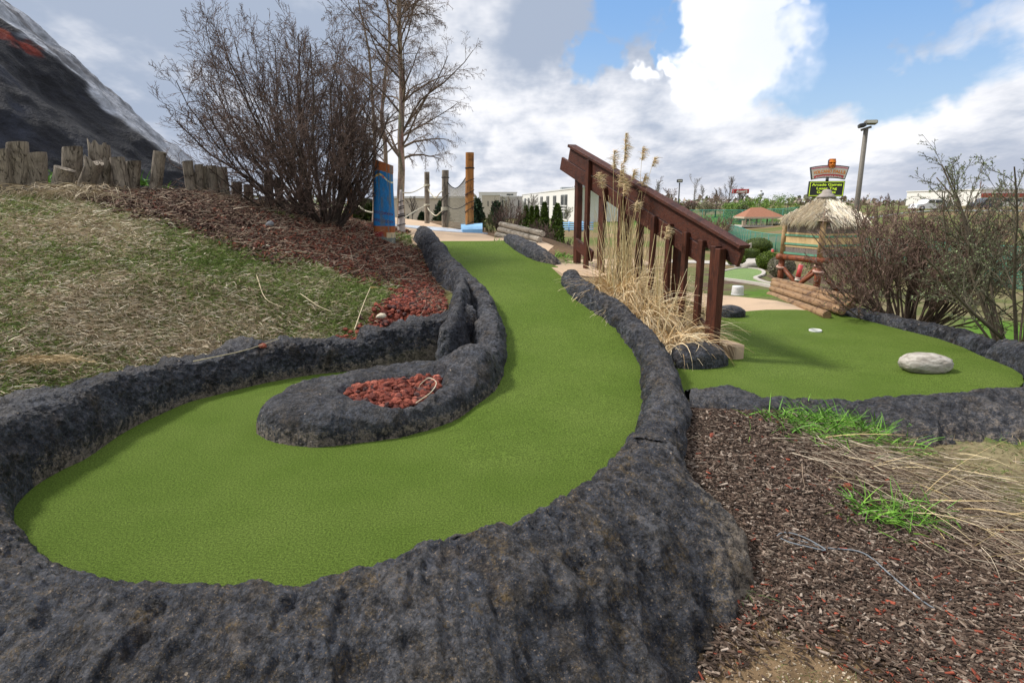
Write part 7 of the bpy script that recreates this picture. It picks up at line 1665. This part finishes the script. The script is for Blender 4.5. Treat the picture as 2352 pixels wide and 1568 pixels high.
tuft(2050, 1040, 110, .12, .15, 'sparse green shoots at the right end of the upper daylily row', 3)
tuft(1810, 970, 80, .07, .13, 'small green shoots at the left end of the upper daylily row', 4)
tuft(2040, 1190, 230, .12, .21, 'lower green daylily clump in the straw, nearest to the camera', 5)
tuft(2120, 1195, 110, .09, .16, 'green shoots directly right of the lower daylily clump', 6)
tuft(1970, 1225, 420, .05, .03, 'small round-leaved weed left below the lower daylily clump', 7, .010, ((.07, .13, .04), (.10, .17, .06)), 'low_weed', el=(.2, 1.2), group=None)
tuft(1725, 1380, 60, .05, .12, 'wisp of grass growing at the toe of the foreground rock', 8, .004, ((.07, .15, .03), (.10, .19, .04)), 'grass_wisp', group=None)
tuft(930, 545, 130, .13, .14, 'bright green shoots at the foot of the blue post and the leaning post', 9, .012, y0=8, group='fresh green shoots on the mound')
tuft(645, 497, 170, .10, .12, 'low bright green weed at the left foot of the big bare shrub', 10, .012, ((.10, .20, .03), (.15, .27, .04)), 'low_weed', y0=6, group=None)
for i, (u, v, lb) in enumerate([(118, 405, 'bright green shoots between the broad log and the tall round log'), (325, 402, 'green shoots between the straight short log and the lone log'), (375, 414, 'tiny green shoots right of the lone log in the gap'), (405, 428, 'single green sprig right of the gap shoots')]):
    b = PY(u, v + 25, 8.7); tuft(u, v + 22, [170, 45, 25, 12][i], [.12, .05, .04, .03][i], [.38, .26, .16, .12][i], lb, 20 + i, .022, name='green_shoots', Y=8.8, group='fresh green shoots on the mound')
for i, (u, v, n, w) in enumerate([(1144, 556, 45, .05), (1160, 560, 30, .05), (1290, 590, 90, .14), (1325, 606, 80, .12)]):
    tuft(u, v, n, w, .16, ['iris-like green leaves left of the silvery logs', 'few green leaves in front of the silvery logs', 'green shoots behind the short rock border right of the lane', 'green shoots at the foot of the upper railing post'][i], 30 + i, .014, y0=9, group='green shoots around the upper lane')
# dead grass clumps around the palisade
def dead_clump(u, v, Y, n, L_, w, label, seed):
    rg = np.random.default_rng(seed); b = PY(u, v, Y); mb = MB(); p = b + np.column_stack([rg.normal(0, w, n), rg.normal(0, .05, n), rg.uniform(0, .10, n)])
    strips(mb, p, rg.normal(math.pi, 1.0, n), rg.uniform(-.1, .9, n), L_ * rg.uniform(.4, 1.1, n), rg.uniform(.006, .012, n), rg.uniform(.9, 2.4, n), palette([(.42, .34, .22), (.52, .44, .31), (.30, .23, .15)], n, .15, rg=rg), 5, rg, .6, .3)
    solo('dead_grass_clump', mb, M['blade'], b, label, 'dead grass', 'dead grass clumps at the foot of the palisade')
dead_clump(95, 447, 7.3, 170, .34, .34, 'flattened dead grass in front of the squat broad log and the tilted stump', 1)
dead_clump(190, 444, 7.5, 170, .36, .22, 'tangled dead grass hanging from the leaning stump beside the rotten log', 2)
dead_clump(240, 462, 7.5, 50, .55, .18, 'long dead grass blades trailing onto the mulch below the plain grey logs', 3)
# tawny straw tuft on the lawn
rg = np.random.default_rng(9); b = GR(85, 830, 2.5); n = 500; mb = MB(); p = b + np.column_stack([rg.normal(0, .17, n), rg.normal(0, .05, n), .02 * rg.random(n)]); strips(mb, p, rg.normal(1.6, .5, n), rg.uniform(0, .6, n), rg.uniform(.05, .14, n), np.full(n, .005), rg.uniform(.3, 1.2, n), palette([(.44, .33, .17), (.34, .25, .13)], n, .15, rg=rg), 3, rg)
solo('straw_tuft', mb, M['blade'], b, 'tawny flattened straw tuft on the lawn at the left edge', 'dead grass')
# long single stalks on the lawn
for i, (pts, lb) in enumerate([([(445, 838), (560, 812), (640, 786)], 'long curved pale stalk lying across the lawn edge above the back wall'), ([(815, 765), (835, 720), (852, 690)], 'pale stalk standing with a yellow leaf near the lava bed'), ([(690, 682), (730, 708), (762, 725)], 'straight pale stalk on the lawn left of the one with a leaf'), ([(590, 640), (610, 690), (650, 715)], 'thin bent stalk on the lawn left of the straight pale stalk'), ([(640, 577), (740, 590), (860, 583)], 'long pale stick lying on the mulch in front of the blue post')]):
    q = np.array([GR(u, v, 2.5) for u, v in pts]); q[:, 2] += .025 + (np.array([0, .06, .12]) if i == 1 else 0); c = crom(q, n=24); mb = MB(); mb.tube(c, np.linspace(.005, .003, 24), 5, (.62, .52, .34))
    if i == 1: strips(mb, c[-1:], np.array([1.4]), np.array([.2]), np.array([.10]), np.array([.025]), np.array([.4]), np.array([(.66, .50, .20)]), 3, rg)
    solo('dry_stalk', mb, M['blade'], c[12], lb, 'dry stalk', 'single dry stalks lying on the slope')
# loop of straw over the island, wire on the mulch
q = [P(955, 925, .20), P(990, 900, .28), P(1002, 878, .32), P(985, 868, .34), P(968, 880, .28), P(962, 890, .22)]; c = crom(np.array(q), n=40); mb = MB(); mb.tube(c, .003, 5, (.70, .62, .46)); solo('dry_stalk', mb, M['blade'], c[0], 'curled pale grass blade looping above the island lava rocks', 'dry stalk', 'single dry stalks lying on the slope')
q = [GR(u, v, 1.5) for u, v in [(1765, 1240), (1800, 1242), (1850, 1258), (1900, 1268), (1980, 1285), (2050, 1335), (2110, 1390), (2150, 1405), (2190, 1385)]]; c = crom(np.array(q), n=80); c[:, 2] += .022; mb = MB(); mb.tube(c, .0042, 6, (.17, .19, .21))
w = thing('steel_cable', 'thin grey steel cable with a looped end lying on the dark mulch', 'cable', c[0]); part('cable', mb, M['blade'], w, True)
q = [GR(u, v, 1.5) for u, v in [(1783, 1246), (1792, 1238), (1812, 1237), (1850, 1252), (1895, 1275), (1860, 1272), (1810, 1256), (1783, 1246)]]; c = crom(np.array(q), n=60); c[:, 2] += .028; mb = MB(); mb.tube(c, .0042, 6, (.17, .19, .21)); part('loop', mb, M['blade'], w, True)
